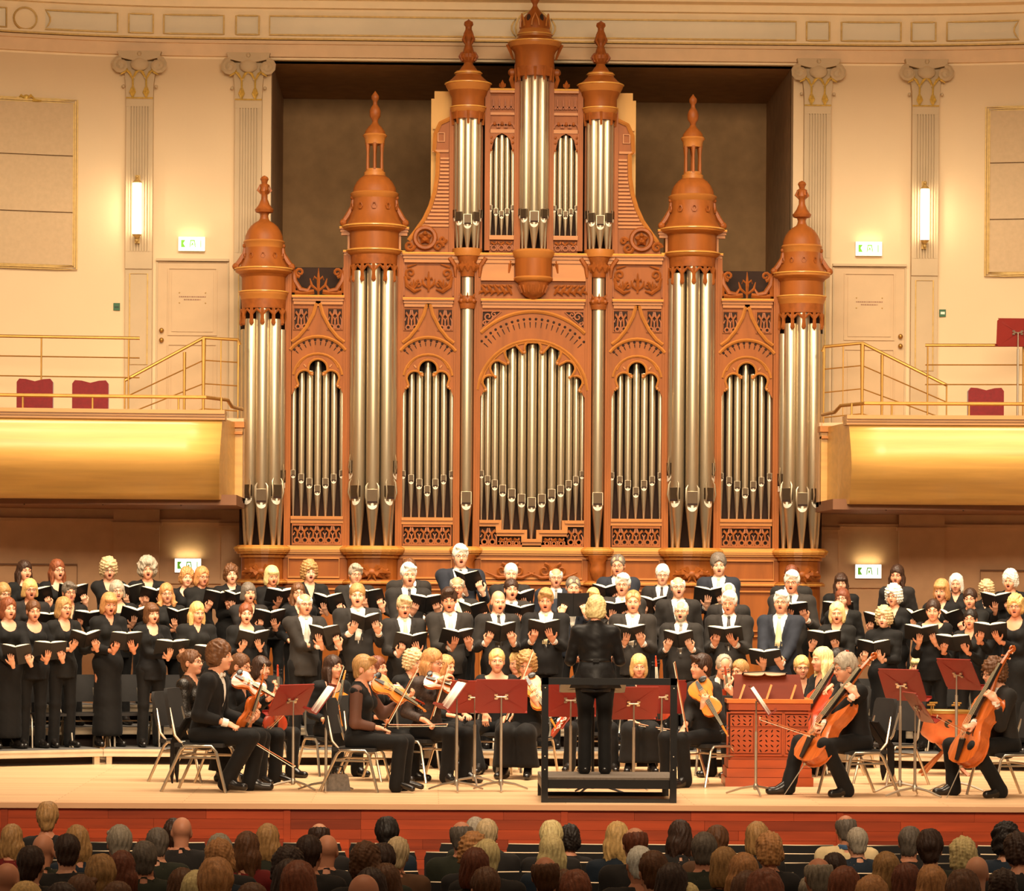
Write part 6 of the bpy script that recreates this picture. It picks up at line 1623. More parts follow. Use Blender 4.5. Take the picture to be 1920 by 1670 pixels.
# ---- chairs of the orchestra
def orch_chair(loc, yaw, lab, sc=1.0):
    r = empty('orchestra_chair', loc, yaw, lab, 'chair', 'orchestra chairs', sc)
    m = MB()
    V = [(-.21, -.22), (.21, -.22), (.2, .2), (-.2, .2)]
    m.box(-.21, .21, -.22, .2, .375, .408); m.build('seat', black_cloth, r)
    q = [(x, .2 + .23 * (z - .42) * .75 + .02 * (1 - (x / .2) ** 2), z) for z in (.53, .63, .73, .82, .86) for x in (-.2, -.1, 0, .1, .2)]
    q[0] = (-.18, q[0][1], .53); q[4] = (.18, q[4][1], .53); q[20] = (-.17, q[20][1], .86); q[24] = (.17, q[24][1], .86)
    m = MB(); Vb = q + [(x, y + .03, z) for x, y, z in q]; Fc = []
    for j in range(4):
        for i in range(4):
            a = j * 5 + i; Fc += [(a, a + 1, a + 6, a + 5), (a + 25, a + 30, a + 31, a + 26)]
    per = [0, 1, 2, 3, 4, 9, 14, 19, 24, 23, 22, 21, 20, 15, 10, 5]
    for i in range(16): a, b = per[i], per[(i + 1) % 16]; Fc.append((a, a + 25, b + 25, b))
    m.add(Vb, Fc, True); m.build('backrest', black_cloth, r)
    for e in (-1, 1):
        m = MB(); x = e * .235
        m.tube([(x * 1.06, -.26, 0), (x, -.17, .34), (x, -.13, .385), (x, .1, .385), (x, .14, .35), (x * 1.06, .3, 0)], .0135, 8); m.build('leg_frame', chrome, r)
        m = MB(); m.tube([(x, -.18, .29), (x, .165, .29)], .01, 6); m.tube([(x, -.03, .385), (e * .2, -.03, .39)], .01, 6); m.build('side_bar', chrome, r)
        m = MB(); m.tube([(e * .2, .12, .385), (e * .19, .2, .47), (e * .16, .26, .7)], .012, 6); m.build('back_upright', chrome, r)
    m = MB(); m.tube([(-.235, .15, .3), (.235, .15, .3)], .01, 6); m.build('cross_bar', chrome, r)
    return r
# ---- string instruments: length along +X from the tail end, front towards +Z
amber = material('amber_varnish', srgb(188, 92, 32), .25, var=.2, scale=(5, 30, 30), coat=.5); redv = material('red_brown_varnish', srgb(158, 54, 26), .25, var=.2, scale=(5, 30, 30), coat=.5)
orangev = material('orange_varnish', srgb(222, 132, 46), .25, var=.15, scale=(5, 30, 30), coat=.5); ebony = material('ebony', srgb(30, 25, 22), .35); stringm = material('gut_string', srgb(220, 205, 170), .35, .4)
bridge_m = material('maple_bridge', srgb(222, 180, 120), .5); bow_m = material('bow_stick', srgb(190, 110, 60), .35, var=.15); hair_w = material('bow_hair', srgb(236, 222, 190), .6)
INS = {}
def instrument(kind, varn, M, lab, extra=None):
    B, rib, neck = {'violin': (.356, .031, .13), 'viola': (.41, .038, .15), 'cello': (.755, .115, .28)}[kind]
    key = (kind, varn.name)
    if key not in INS:
        d = {}; half = [(0, .0), (.01, .1), (.04, .2), (.12, .28), (.22, .3), (.33, .27), (.42, .205), (.45, .2), (.53, .16), (.60, .165), (.645, .2), (.67, .205), (.76, .235), (.86, .235), (.95, .17), (.985, .09), (1, .0)]
        out = [(x * B, y * B) for x, y in half] + [(x * B, -y * B) for x, y in half[-2:0:-1]]
        n = len(out); V = []; Fc = []
        for z, k in ((-rib / 2 - B * .018, .55), (-rib / 2, .97), (-rib / 2 - .001, 1.02), (-rib / 2 + rib * .08, 1.02), (-rib / 2 + rib * .09, .97), (rib / 2 - rib * .09, .97), (rib / 2 - rib * .08, 1.02), (rib / 2 + .001, 1.02), (rib / 2 + B * .008, .9), (rib / 2 + B * .024, .5)):
            V += [(B * .5 + (x - B * .5) * k, y * k, z) for x, y in out]
        for j in range(9): Fc += [(j * n + i, j * n + (i + 1) % n, (j + 1) * n + (i + 1) % n, (j + 1) * n + i)[::-1] for i in range(n)]
        Fc += [tuple(range(n)), tuple(range(9 * n, 10 * n))[::-1]]
        m = MB(); m.add(V, Fc, True); d['body'] = m.mesh('body', varn)
        zt = rib / 2 + B * .024
        m = MB(); L = B + neck
        m.tube([(B * .97, 0, rib * .3), (B + neck * .5, 0, rib / 2), (L, 0, rib / 2)], [B * .045, B * .032, B * .03], 8)
        m.tube([(L, 0, rib / 2), (L + B * .2, 0, rib / 2 - B * .03), (L + B * .25, 0, rib / 2 - B * .06)], [B * .032, B * .026, B * .02], 6)
        m.tube([(L + B * .245 + B * .035 * math.cos(t), 0, rib / 2 - B * .045 - B * .035 * math.sin(t)) for t in [k * PI / 5 for k in range(11)]], [B * .022 - B * .0012 * k for k in range(11)], 6); d['neck'] = m.mesh('neck', varn)
        m = MB(); a0, a1 = B * .62, L
        V = [(a0, -B * .06, zt + B * .075), (a0, B * .06, zt + B * .075), (a1, B * .034, rib / 2 + B * .04), (a1, -B * .034, rib / 2 + B * .04)]; V += [(x, y, z - B * .03) for x, y, z in V]
        m.add(V, [(0, 3, 2, 1), (4, 5, 6, 7), (0, 1, 5, 4), (2, 3, 7, 6), (1, 2, 6, 5), (3, 0, 4, 7)]); d['fingerboard'] = m.mesh('fingerboard', ebony)
        m = MB(); V = [(B * .02, -B * .03, zt + B * .01), (B * .02, B * .03, zt + B * .01), (B * .3, B * .06, zt + B * .055), (B * .3, -B * .06, zt + B * .055)]; V += [(x, y, z - B * .02) for x, y, z in V]
        m.add(V, [(0, 3, 2, 1), (4, 5, 6, 7), (0, 1, 5, 4), (2, 3, 7, 6), (1, 2, 6, 5), (3, 0, 4, 7)]); d['tailpiece'] = m.mesh('tailpiece', ebony)
        m = MB(); q = [(-B * .06, zt - .004), (B * .06, zt - .004), (B * .065, zt + B * .06), (0, zt + B * .1), (-B * .065, zt + B * .06)]
        V = [(B * .47, y, z) for y, z in q] + [(B * .482, y, z) for y, z in q]; m.add(V, [(0, 1, 2, 3, 4), (9, 8, 7, 6, 5)] + [(i, i + 5, (i + 1) % 5 + 5, (i + 1) % 5) for i in range(5)]); d['bridge'] = m.mesh('bridge', bridge_m)
        m = MB()
        for e in (-1, 1): m.tube([(B * .36, e * B * .12, zt - B * .004), (B * .4, e * B * .095, zt + .001), (B * .53, e * B * .075, zt + .002), (B * .57, e * B * .055, zt - .0)], B * .009, 4)
        d['sound_hole'] = m.mesh('sound_hole', ebony)
        for k in range(4):
            m = MB(); y = (k - 1.5) * B * .028; m.tube([(B * .28, y, zt + B * .06), (B * .476, y * 1.25, zt + B * .1), (L, y * .55, rib / 2 + B * .045)], .0012 if kind != 'cello' else .0022, 4); d['string%d' % k] = m.mesh('string', stringm)
        for k in range(4):
            e = -1 if k % 2 else 1; m = MB(); x = L + B * (.05 + .04 * k); m.tube([(x, 0, rib / 2 - B * .01), (x, e * B * .09, rib / 2 - B * .01)], B * .008, 5); m.sphere((x, e * B * .1, rib / 2 - B * .01), B * .018, 6, 4, (1, 1, .5)); d['peg%d' % k] = m.mesh('peg', ebony if kind != 'cello' else varn)
        if kind == 'cello': m = MB(); m.tube([(0, 0, 0), (-.36, 0, 0)], .006, 6, .004); m.sphere((-.01, 0, 0), .018, 8, 5); d['endpin'] = m.mesh('endpin', steel)
        else: m = MB(); m.sphere((B * .06, B * .15, zt + .012), B * .1, 10, 6, (.8, 1.1, .18)); d['chin_rest'] = m.mesh('chin_rest', ebony)
        INS[key] = d
    r = empty(kind, (0, 0, 0), 0, lab, kind, 'string instruments'); r.matrix_world = M
    for k, me in INS[key].items(): mesh_obj(me.name.split('.')[0], me, r)
    return r
def frame(p0, p1, front):
    x = (Vector(p1) - Vector(p0)).normalized(); z = Vector(front); z = (z - x * z.dot(x)).normalized(); y = z.cross(x)
    M = Matrix.Identity(4)
    for i in range(3): M[i][0] = x[i]; M[i][1] = y[i]; M[i][2] = z[i]; M[i][3] = p0[i]
    return M
def bow(p0, p1, lab, L=None):
    p0, p1 = Vector(p0), Vector(p1); M = frame(p0, p1, (0, -.3, 1)); L = L or (p1 - p0).length
    r = empty('bow', (0, 0, 0), 0, lab, 'bow', 'bows'); r.matrix_world = M
    m = MB(); m.tube([(0, 0, .012), (L * .3, 0, .006), (L * .6, 0, .004), (L * .95, 0, .012), (L, 0, .014)], [.0055, .005, .0045, .004, .003], 6); m.build('stick', bow_m, r)
    m = MB(); m.box(.03, L - .01, -.005, .005, -.013, -.011); m.build('bow_hair', hair_w, r)
    m = MB(); m.box(.015, .055, -.006, .006, -.014, .01); m.tube([(0, 0, .012), (.015, 0, .012)], .006, 6); m.build('frog', ebony, r)
    m = MB(); m.add([(L - .014, -.003, .014), (L - .014, .003, .014), (L + .002, .003, .014), (L + .002, -.003, .014), (L - .012, -.003, -.014), (L - .012, .003, -.014)], [(0, 3, 2, 1), (0, 1, 5, 4), (0, 4, 3), (1, 2, 5), (2, 3, 4, 5)]); m.build('tip', hair_w, r)
    return r
# ---- music stands
stand_red = material('red_brown_desk', srgb(134, 34, 26), .4, var=.1, scale=(3, 3, 3), coat=.1); sheet_m = material('sheet_paper', srgb(244, 236, 216), .7, var=.02); staff_m = material('printed_staves', srgb(70, 64, 60), .7)
def music_stand(desk, D, yaw, tilt, lab, sheet=None, mt=None, legs=steel, w=.5, h=.335, ang=.4, low=0.0):
    c = W(desk[0], desk[1], D); mt = mt or stand_red
    r = empty('music_stand', (c.x, D, low), yaw, lab, 'music stand', 'music stands')
    zc = c.z - low
    M = Matrix.Translation((0, 0, zc)) @ Matrix.Rotation(tilt, 4, 'X')
    def rr(w, h, k): return [(-w / 2 + k, -h / 2), (w / 2 - k, -h / 2), (w / 2, -h / 2 + k), (w / 2, h / 2 - k), (w / 2 - k, h / 2), (-w / 2 + k, h / 2), (-w / 2, h / 2 - k), (-w / 2, -h / 2 + k)]
    m = MB(); m.board(rr(w, h, .03), -.003, .003)
    for e in (-1, 1):
        for f in (-1, 1):
            m.add([(e * .03, -.012, f * .02), (e * (w * .36), -.0032, f * (h * .40)), (e * (w * .40), -.0032, f * (h * .33))], [(0, 1, 2) if e * f < 0 else (0, 2, 1)]); 
    m.box(-w / 2 + .01, w / 2 - .01, .0, .012, h / 2 - .008, h / 2); m.xform(M); m.build('desk', mt, r)
    m = MB(); m.box(-w / 2, w / 2, 0, .075, -h / 2 - .004, -h / 2 + .002); m.box(-w / 2, w / 2, .072, .076, -h / 2, -h / 2 + .02); m.xform(M); m.build('desk_tray', mt, r)
    m = MB()
    for e in (-1, 1):
        for f in (-1, 1): m.box(min(e * .035, e * .065), max(e * .035, e * .065), -.02, -.004, min(f * .008, f * .026), max(f * .008, f * .026)); m.tube([(e * .02, -.018, f * .005), (e * .06, -.018, f * .02)], .005, 4)
    m.tube([(-.05, -.022, 0), (.05, -.022, 0)], .008, 6); m.xform(M); m.build('clamp', chrome, r)
    yb = -.03; zb = zc - .01
    m = MB(); m.tube([(0, yb, zb), (0, yb, .42)], .0085, 8); m.build('upper_pole', chrome, r)
    m = MB(); m.tube([(0, yb, zc - .2 if zc > .9 else .6), (0, yb, .06)], .0145, 8); m.build('lower_pole', legs, r)
    m = MB(); m.lathe([(.015, .05), (.024, .06), (.024, .1), (.015, .115)], 0, yb, 10); m.build('hub', legs, r)
    for k in range(3):
        a = ang + 2 * PI * k / 3; m = MB(); x, y = math.cos(a), math.sin(a); m.tube([(x * .015, yb + y * .015, .085), (x * .15, yb + y * .15, .062), (x * .3, yb + y * .3, .012)], [.013, .012, .009], 5); m.build('leg', legs, r)
    if sheet:
        s = empty('sheet_music', (0, 0, 0), 0, sheet, 'sheet music'); s.matrix_world = Matrix.Translation((c.x, D, low)) @ Matrix.Rotation(yaw, 4, 'Z') @ M
        for e in (-1, 1):
            m = MB(); V = [(e * x, y, z) for z in (-h / 2 + .006, h / 2 - .03) for x, y in ((.002, .012), (.06, .02), (.14, .018), (.215, .01))]; m.add(V, [(i, i + 1, i + 5, i + 4) if e < 0 else (i, i + 4, i + 5, i + 1) for i in range(3)], True); o = m.build('page', sheet_m, s); o.modifiers.new('thickness', 'SOLIDIFY').thickness = .006
    return r
music_stand((546, 1312), 30.6, .85, .5, 'red-brown music stand in front of the concertmaster, tilted desk seen from behind', 'sheet music on the tilted stand by the concertmaster', ang=.5)
music_stand((606, 1310), 30.4, 1.75, .62, 'music stand with white pages seen edge-on, left of the woman in sheer sleeves', 'white sheet music seen edge-on, beside the seated woman in sheer sleeves', ang=.9)
music_stand((851, 1302), 30.5, 1.75, .62, 'music stand with white pages seen edge-on, right of the long-haired violinist', 'white sheet music seen edge-on, right of the long-haired violinist', ang=.9)
music_stand((889, 1306), 31.3, .25, .35, 'red-brown music stand partly hidden behind the squarely facing one', None, ang=.35)
music_stand((940, 1305), 30.6, .0, .3, 'red-brown music stand facing squarely, left of the podium', 'sheet music behind the squarely facing stand left of the podium', ang=.52)
music_stand((1070, 1312), 31.2, .0, .25, 'red-brown music stand behind the podium, left of the conductor', 'sheet music on the stand left of the conductor')
music_stand((1187, 1318), 30.9, .22, .35, 'red-brown music stand behind the podium, right of the conductor', 'sheet music on the stand right of the conductor', ang=.7)
music_stand((1240, 1306), 31.5, .1, .2, 'red-brown music stand behind the podium, nearest the right rail post', None, ang=.2)
music_stand((1424, 1312), 30.1, -1.72, .6, 'dark-backed music stand seen edge-on in front of the wooden chest organ', 'cream sheet music seen edge-on before the chest organ', ang=.2)
music_stand((1692, 1284), 30.7, -.8, .45, 'red-brown music stand behind the front cellist, squarely seen', None, ang=.3)
music_stand((1722, 1326), 30.0, -1.45, .6, 'red-brown music stand with a low slanted desk behind the front cellist', 'sheet music on the low slanted desk behind the front cellist', ang=.7)
music_stand((1798, 1264), 30.9, -1.0, .5, 'red-brown music stand between the timpani and the curly-haired cellist', 'sheet music leaning on the stand before the curly-haired cellist', ang=.35)
# conductor's own low desk
cp_ = G(1130, 1478); music_stand((1112, 1286), 30.2, 0, 1.25, 'black flat conductor desk on a low black base, behind the podium', 'conductor score page on the flat black desk', mt=black_m, legs=black_m, w=.62, h=.42, ang=.0)
# ---- musicians
def musician(gx, gy, ytop, yaw, male, hair, lab, top='blouse', neck='v', rh=None, lh=None, hy=0, pit=.05, roll=0, glass=False, lean=.05, mouth=0, bottom='trousers', skin=0, chair=None, knees=None, feet=None, hx=None, heel=False, topmat=None, sleevemat=None, tie=1, sleeve=1.0, chairsc=1.0, spread=1.0, turn=0.0, w=1.0):
    g = G(gx, gy); D = g.y
    zt = W(hx or gx, ytop, D).z; sc = max(.88, min(1.14, zt / (1.275 if hair[0] not in ('curly', 'fluffy', 'afro') else 1.295)))
    root = empty('person', (g.x, D, 0), yaw, lab, 'person', 'orchestra players', sc)
    inv = (Matrix.Translation((g.x, D, 0)) @ Matrix.Rotation(yaw, 4, 'Z') @ Matrix.Scale(sc, 4)).inverted()
    P = skeleton(male, True, lean, w, knees, feet, .42, turn, spread)
    for i, h in ((0, rh), (1, lh)):
        e = -1 if i == 0 else 1
        if h is None: set_arm(P, i, (e * .1, -.3, .6), (-e * .4, -1, -.1), (0, 0, -1), 'relax'); continue
        (hx_, hy_, dd), fd, palm, kind = h[:4]
        t = inv @ W(hx_, hy_, D + dd); R3 = inv.to_3x3()
        set_arm(P, i, t, R3 @ Vector(fd), R3 @ Vector(palm), kind, h[4] if len(h) > 4 else None)
    build_person(root, P, top, hair, skin, glass, mouth, hy, pit, roll, bottom, neck, topmat=topmat, sleevemat=sleevemat, tie=tie, sleeve=sleeve, heel=heel)
    if chair: orch_chair((g.x, D, 0), yaw, chair, sc * chairsc)
    return root, g, P, (Matrix.Translation((g.x, D, 0)) @ Matrix.Rotation(yaw, 4, 'Z') @ Matrix.Scale(sc, 4))
DN = (0, 0, -1)
def PX(x, y, D): return W(x, y, D)
# first violins
musician(352, 1464, 1216, 1.2, False, ('bun', 'brown'), 'person in sequinned black top seated behind the concertmaster, looking up to the right', neck='v', hy=-.1, pit=-.12, glass=True, topmat=sequin_m, chair='black chair with steel tube legs under the woman in sequins', bottom='long_skirt')
R2, g2, P2, M2 = musician(383, 1482, 1198, 1.35, True, ('curly_short', 'brown'), 'person in black tailcoat, bow lowered, violin upright on the thigh, concertmaster', 'suit', rh=((428, 1356, -.2), (1, -.2, -.5), (0, .3, -1), 'fist'), lh=((470, 1352, .22), (.5, -.4, .3), (-.3, -.2, .6), 'hold'), hy=-.05, pit=.0, topmat=suit_c[1], tie='bow', chair='black chair with steel tube legs under the concertmaster', lean=.17, feet=[Vector((-.12, -.22, .1)), Vector((.12, -.36, .085))], hx=405)
bow(PX(437, 1366, g2.y - .24), PX(553, 1438, g2.y - .22), 'bow pointing down to the floor from the concertmaster')
instrument('violin', amber, frame(PX(452, 1372, g2.y + .05), PX(492, 1270, g2.y + .1), (1, -.5, .2)), 'amber violin held upright on the concertmaster thigh')
m = MB()
for e in (-1, 1):
    x = e * .07; V = [(x - .06, .13, .62), (x + .06, .13, .62), (x + .055, .26, .42), (x - .055, .26, .42), (x + .045, .27, .15), (x - .045, .27, .15), (x, .265, .06)]; m.add(V, [(0, 1, 2, 3), (3, 2, 4, 5), (5, 4, 6)])
o = m.build('coat_tail', suit_c[1], R2); o.modifiers.new('thickness', 'SOLIDIFY').thickness = .012
R3, g3, P3, M3 = musician(440, 1468, 1222, .95, False, ('tied', 'brown'), 'person in black top with violin under the chin, beside the concertmaster', neck='v', rh=((476, 1312, -.3), (.4, -.2, -.5), (0, .5, -1), 'fist'), lh=((508, 1308, -.32), (.6, 0, .5), (-.3, .1, 1), 'hold'), hy=.15, pit=.1, glass=True, chair='black chair with steel tube legs beside the concertmaster, farther from the hall', heel=True)
instrument('violin', amber, frame(PX(440, 1268, g3.y - .2), PX(540, 1322, g3.y - .42), (.15, -.75, .6)), 'amber violin under the chin of the woman beside the concertmaster')
bow(PX(474, 1358, g3.y - .36), PX(497, 1244, g3.y - .36), 'bow standing upright beside the concertmaster violin')
R4, g4, P4, M4 = musician(482, 1455, 1228, .8, False, ('bob_fringe', 'dbrown'), 'person in black with viola upright on the lap, behind the tilted red stand', neck='v', rh=((505, 1362, -.25), (.6, -.2, .3), DN, 'fist'), lh=((516, 1296, -.3), (.2, -.3, .9), (-.5, .3, 0), 'hold'), pit=.05, hy=.0, chair='black chair with steel tube legs behind the tilted red stand')
instrument('viola', redv, frame(PX(515, 1372, g4.y - .3), PX(520, 1262, g4.y - .28), (.35, -1, .15)), 'red-brown viola upright on a lap behind the tilted red stand')
bow(PX(500, 1370, g4.y - .36), PX(532, 1338, g4.y - .6), 'bow lying over the lap behind the tilted red stand')
R6, g6, P6, M6 = musician(618, 1452, 1226, .5, False, ('long', 'dbrown'), 'person in low-cut black top with lowered bow, seated between the two left stands', neck='scoop', rh=((612, 1352, -.3), (.3, -.3, -.4), DN, 'fist'), lh=((655, 1335, -.25), (-.5, -.2, .2), (-.3, .2, 1), 'hold'), hy=.35, pit=.0, chair='black chair with steel tube legs between the two left stands')
bow(PX(606, 1360, g6.y - .42), PX(644, 1247, g6.y - .42), 'bow slanting upright between the two left stands')
instrument('violin', orangev, frame(PX(632, 1362, g6.y - .3), PX(648, 1254, g6.y - .18), (-.3, -1, .2)), 'orange violin upright on a lap between the two left stands')
R7, g7, P7, M7 = musician(672, 1482, 1226, 1.3, False, ('side_part', 'dblond'), 'person in sheer sleeves and heeled shoes on the near chair left of the podium', neck='v', rh=((716, 1366, -.1), (1, -.1, -.4), DN, 'fist'), lh=((760, 1310, .2), (.8, -.2, .5), (-.3, .2, 1), 'hold'), hy=-.05, pit=.02, chair='black chair with steel tube legs under the woman in sheer sleeves', heel=True, sleevemat=sheer_m, hx=672)
instrument('violin', orangev, frame(PX(700, 1274, g7.y + .1), PX(800, 1334, g7.y + .12), (.1, -.8, .7)), 'bright orange violin under the chin of the woman in sheer sleeves')
bow(PX(722, 1366, g7.y - .16), PX(784, 1250, g7.y - .1), 'bow slanting upright from the lap of the woman in sheer sleeves')
R8, g8, P8, M8 = musician(700, 1462, 1228, 1.0, False, ('medium', 'auburn'), 'person in black with a red violin, behind the woman in sheer sleeves', neck='scoop', rh=((715, 1345, -.2), (.8, 0, -.3), DN, 'fist'), lh=((738, 1300, -.1), (.6, 0, .6), (-.3, 0, 1), 'hold'), hy=.0, pit=-.08, chair='black chair with steel tube legs behind the woman in sheer sleeves')
instrument('violin', redv, frame(PX(694, 1278, g8.y - .25), PX(768, 1308, g8.y - .3), (.1, -.85, .6)), 'red violin behind the woman in sheer sleeves')
R9, g9, P9, M9 = musician(800, 1464, 1213, .75, False, ('long', 'ginger'), 'person in black lace top with a violin, right of the woman in sheer sleeves', neck='round', rh=((800, 1352, -.3), (.6, -.3, -.4), DN, 'fist'), lh=((828, 1272, -.3), (.6, .1, .3), (-.2, .2, -1), 'hold'), hy=.25, pit=.12, glass=True, chair='black chair with steel tube legs under the long-haired woman in lace', topmat=lace_m)
instrument('violin', amber, frame(PX(798, 1272, g9.y - .22), PX(896, 1304, g9.y - .4), (.1, -.75, .7)), 'amber violin under the chin of the long-haired woman in lace')
bow(PX(808, 1352, g9.y - .4), PX(841, 1245, g9.y - .4), 'bow slanting upright from the hand of the woman in lace')
bow(PX(716, 1360, g9.y - .5), PX(840, 1359, g9.y - .5), 'bow lying level across the laps beside the woman in lace')
musician(768, 1436, 1214, .5, False, ('curly', 'greyblond'), 'person in black half hidden behind the long-haired woman in lace, at her left', pit=.08, hy=.3, chair='black chair with steel tube legs farther back behind the woman in lace')
musician(828, 1440, 1226, .7, False, ('bob', 'ginger'), 'person in black almost hidden behind the long-haired woman in lace, at her right', pit=.1, hy=.2, chair='black chair with steel tube legs hidden behind the woman in lace')
R12, g12, P12, M12 = musician(930, 1446, 1214, .0, False, ('tied', 'blond'), 'person in black sleeveless top facing the hall, hand hanging at the knee', neck='wide', lh=((950, 1352, -.2), (-.3, -.5, -.6), DN, 'relax'), rh=((910, 1338, -.35), (0, -.2, -1), (.2, .8, 0), 'relax'), hy=.05, pit=.0, chair='black chair with steel tube legs left of the squarely facing stand', sleeve=.5, knees=[Vector((-.26, -.4, .47)), Vector((.05, -.43, .47))], feet=[Vector((-.18, -.5, .085)), Vector((.02, -.45, .085))])
musician(964, 1432, 1220, .0, False, ('medium', 'blond'), 'person in black hidden between the two facing string players left of the podium', pit=.05, chair='black chair with steel tube legs hidden left of the podium')
R14, g14, P14, M14 = musician(988, 1456, 1217, -.3, False, ('curly', 'dblond'), 'person in black with an orange viola under the chin, left of the podium rail', neck='round', rh=((945, 1350, -.3), (-.3, -.3, -.6), DN, 'fist'), lh=((1006, 1318, -.38), (-.4, 0, .8), (-.2, .4, .8), 'hold'), hy=.1, pit=.12, glass=True, bottom='long_skirt', chair='black chair with steel tube legs by the left post of the podium')
instrument('viola', orangev, frame(PX(985, 1270, g14.y - .18), PX(1026, 1338, g14.y - .42), (.1, -1, .35)), 'orange viola under a chin beside the left post of the podium')
bow(PX(945, 1358, g14.y - .4), PX(1000, 1218, g14.y - .3), 'bow behind the squarely facing stand left of the podium')
R15, g15, P15, M15 = musician(1112, 1444, 1216, -.1, True, ('short', 'brown'), 'person in dark suit with a bassoon, mostly hidden behind the conductor', 'suit', rh=((1042, 1372, -.35), (.5, -.2, .6), (.5, .4, 0), 'fist'), lh=((1080, 1330, -.32), (-.5, -.2, .6), (.2, .4, 0), 'fist'), chair='black chair with steel tube legs behind the conductor', spread=1.9)
r = empty('bassoon', (0, 0, 0), 0, 'red-brown bassoon with silver keys, behind the left podium post', 'bassoon', None); M = frame(PX(1036, 1376, g15.y - .45), PX(1092, 1302, g15.y - .35), (0, -1, 0)); r.matrix_world = M
L = (PX(1036, 1376, g15.y - .45) - PX(1092, 1302, g15.y - .35)).length
m = MB(); m.tube([(-.03, 0, 0), (0, 0, 0), (L * .4, 0, 0), (L, 0, 0), (L + .35, 0, 0), (L + .37, 0, 0)], [.03, .036, .033, .028, .024, .027], 10); m.build('body', redv, r)
m = MB(); m.tube([(.1, -.04, 0), (L, -.035, 0), (L + .1, -.03, 0)], .013, 8); m.build('wing_joint', redv, r)
for k in range(9): m = MB(); m.sphere((.05 + L * .1 * k, .012 * (-1) ** k, .036), .014, 6, 4, (1.4, 1, .5)); m.tube([(.04 + L * .1 * k, .012, .04), (.1 + L * .1 * k, -.012, .04)], .004, 4); m.build('key', chrome, r)
m = MB(); m.tube([(L + .1, -.03, 0), (L + .2, -.06, .02), (L + .26, -.16, .05)], [.005, .004, .003], 6); m.build('crook', chrome, r)
R16, g16, P16, M16 = musician(1196, 1446, 1224, .0, False, ('page', 'blond'), 'person in black with straight fringe behind the red stand right of the conductor', neck='v', rh=((1185, 1352, -.35), (.7, -.3, -.2), DN, 'fist'), lh=((1222, 1330, -.3), (-.2, 0, .8), (-.2, .4, 0), 'hold'), pit=.1, bottom='long_skirt', chair='black chair with steel tube legs behind the stand right of the conductor')
instrument('viola', redv, frame(PX(1236, 1350, g16.y - .25), PX(1230, 1240, g16.y - .2), (-.1, -1, .2)), 'red-brown viola upright, its scroll showing left of the right podium post')
bow(PX(1188, 1356, g16.y - .5), PX(1262, 1370, g16.y - .52), 'bow lying over a black skirt behind the podium')
R17, g17, P17, M17 = musician(1322, 1472, 1224, -.85, False, ('side_part', 'dbrown'), 'person in black blouse with an orange viola and upright bow, right of the podium', neck='round', rh=((1284, 1362, -.3), (-.3, -.4, -.5), DN, 'fist'), lh=((1318, 1322, -.4), (.2, -.1, .9), (.3, .6, .5), 'hold'), hy=-.2, pit=-.05, chair='black chair with steel tube legs right of the podium, viola player on it', hx=1304, topmat=blk_c[3], lean=.08)
instrument('viola', orangev, frame(PX(1306, 1278, g17.y - .25), PX(1349, 1352, g17.y - .5), (-.15, -1, .25)), 'orange viola under a chin right of the podium')
bow(PX(1288, 1374, g17.y - .42), PX(1264, 1240, g17.y - .42), 'bow standing upright right of the podium')
R18, g18, P18, M18 = musician(1356, 1452, 1216, -.2, True, ('thin', 'grey'), 'person in dark suit bent over a violin, behind the viola player right of the podium', 'suit', rh=((1352, 1340, -.3), (0, 0, -1), (0, 1, 0), 'fist'), lh=((1366, 1285, -.35), (-.2, 0, 1), (0, .5, .5), 'hold'), pit=.55, hy=.3, lean=.2, chair='black chair with steel tube legs behind the viola player', hx=1348)
instrument('violin', redv, frame(PX(1374, 1352, g18.y - .3), PX(1360, 1255, g18.y - .35), (-.2, -1, .2)), 'red violin held upright behind the viola player right of the podium')
R19, g19, P19, M19 = musician(1392, 1454, 1234, -.75, False, ('tied', 'dblond'), 'person in black V-neck top with glasses, between viola player and chest organ', neck='v', lh=((1372, 1300, -.3), (-.5, 0, .5), (.3, .4, .5), 'hold'), rh=((1352, 1345, -.3), (-.6, 0, -.3), DN, 'relax'), hy=.0, pit=.05, glass=True, chair='black chair with steel tube legs between viola player and chest organ', hx=1380)
# ---- chest organ
g = G(1442, 1474); og = empty('chest_organ', (g.x, g.y, 0), -.03, 'orange-brown wooden chest organ with carved front panels and a raised music desk', 'chest organ')
chest_m = material('chest_organ_wood', srgb(176, 76, 28), .42, var=.14, scale=(2, 8, 8), grain=.5, coat=.2); chest_d = material('chest_organ_desk', srgb(96, 34, 12), .6, spec=.1, var=.12, scale=(2, 8, 8), grain=.5)
k = g.y / F; hw = 79 * k; dp = .62
def oz(y): return W(1442, y, g.y).z
m = MB(); m.box(-hw + .03, hw - .03, .02, dp, .0, oz(1330)); m.build('case', chest_m, og)
for a, b, o in ((1474, 1457, .0), (1440, 1424, .015), (1457, 1440, .008)): m = MB(); m.box(-hw - .02 + o * 2, hw + .02 - o * 2, -.03 + o * 2, dp + .01, oz(a), oz(b) - .003); m.build('plinth_board', chest_m, og)
m = MB(); m.box(-hw - .01, hw + .01, -.03, dp + .02, oz(1318), oz(1311)); m.build('top_board', material('chest_top', srgb(214, 118, 52), .35, coat=.2), og)
m = MB(); m.box(-hw + .01, hw - .01, -.01, dp, oz(1331), oz(1318)); m.build('cornice', chest_m, og)
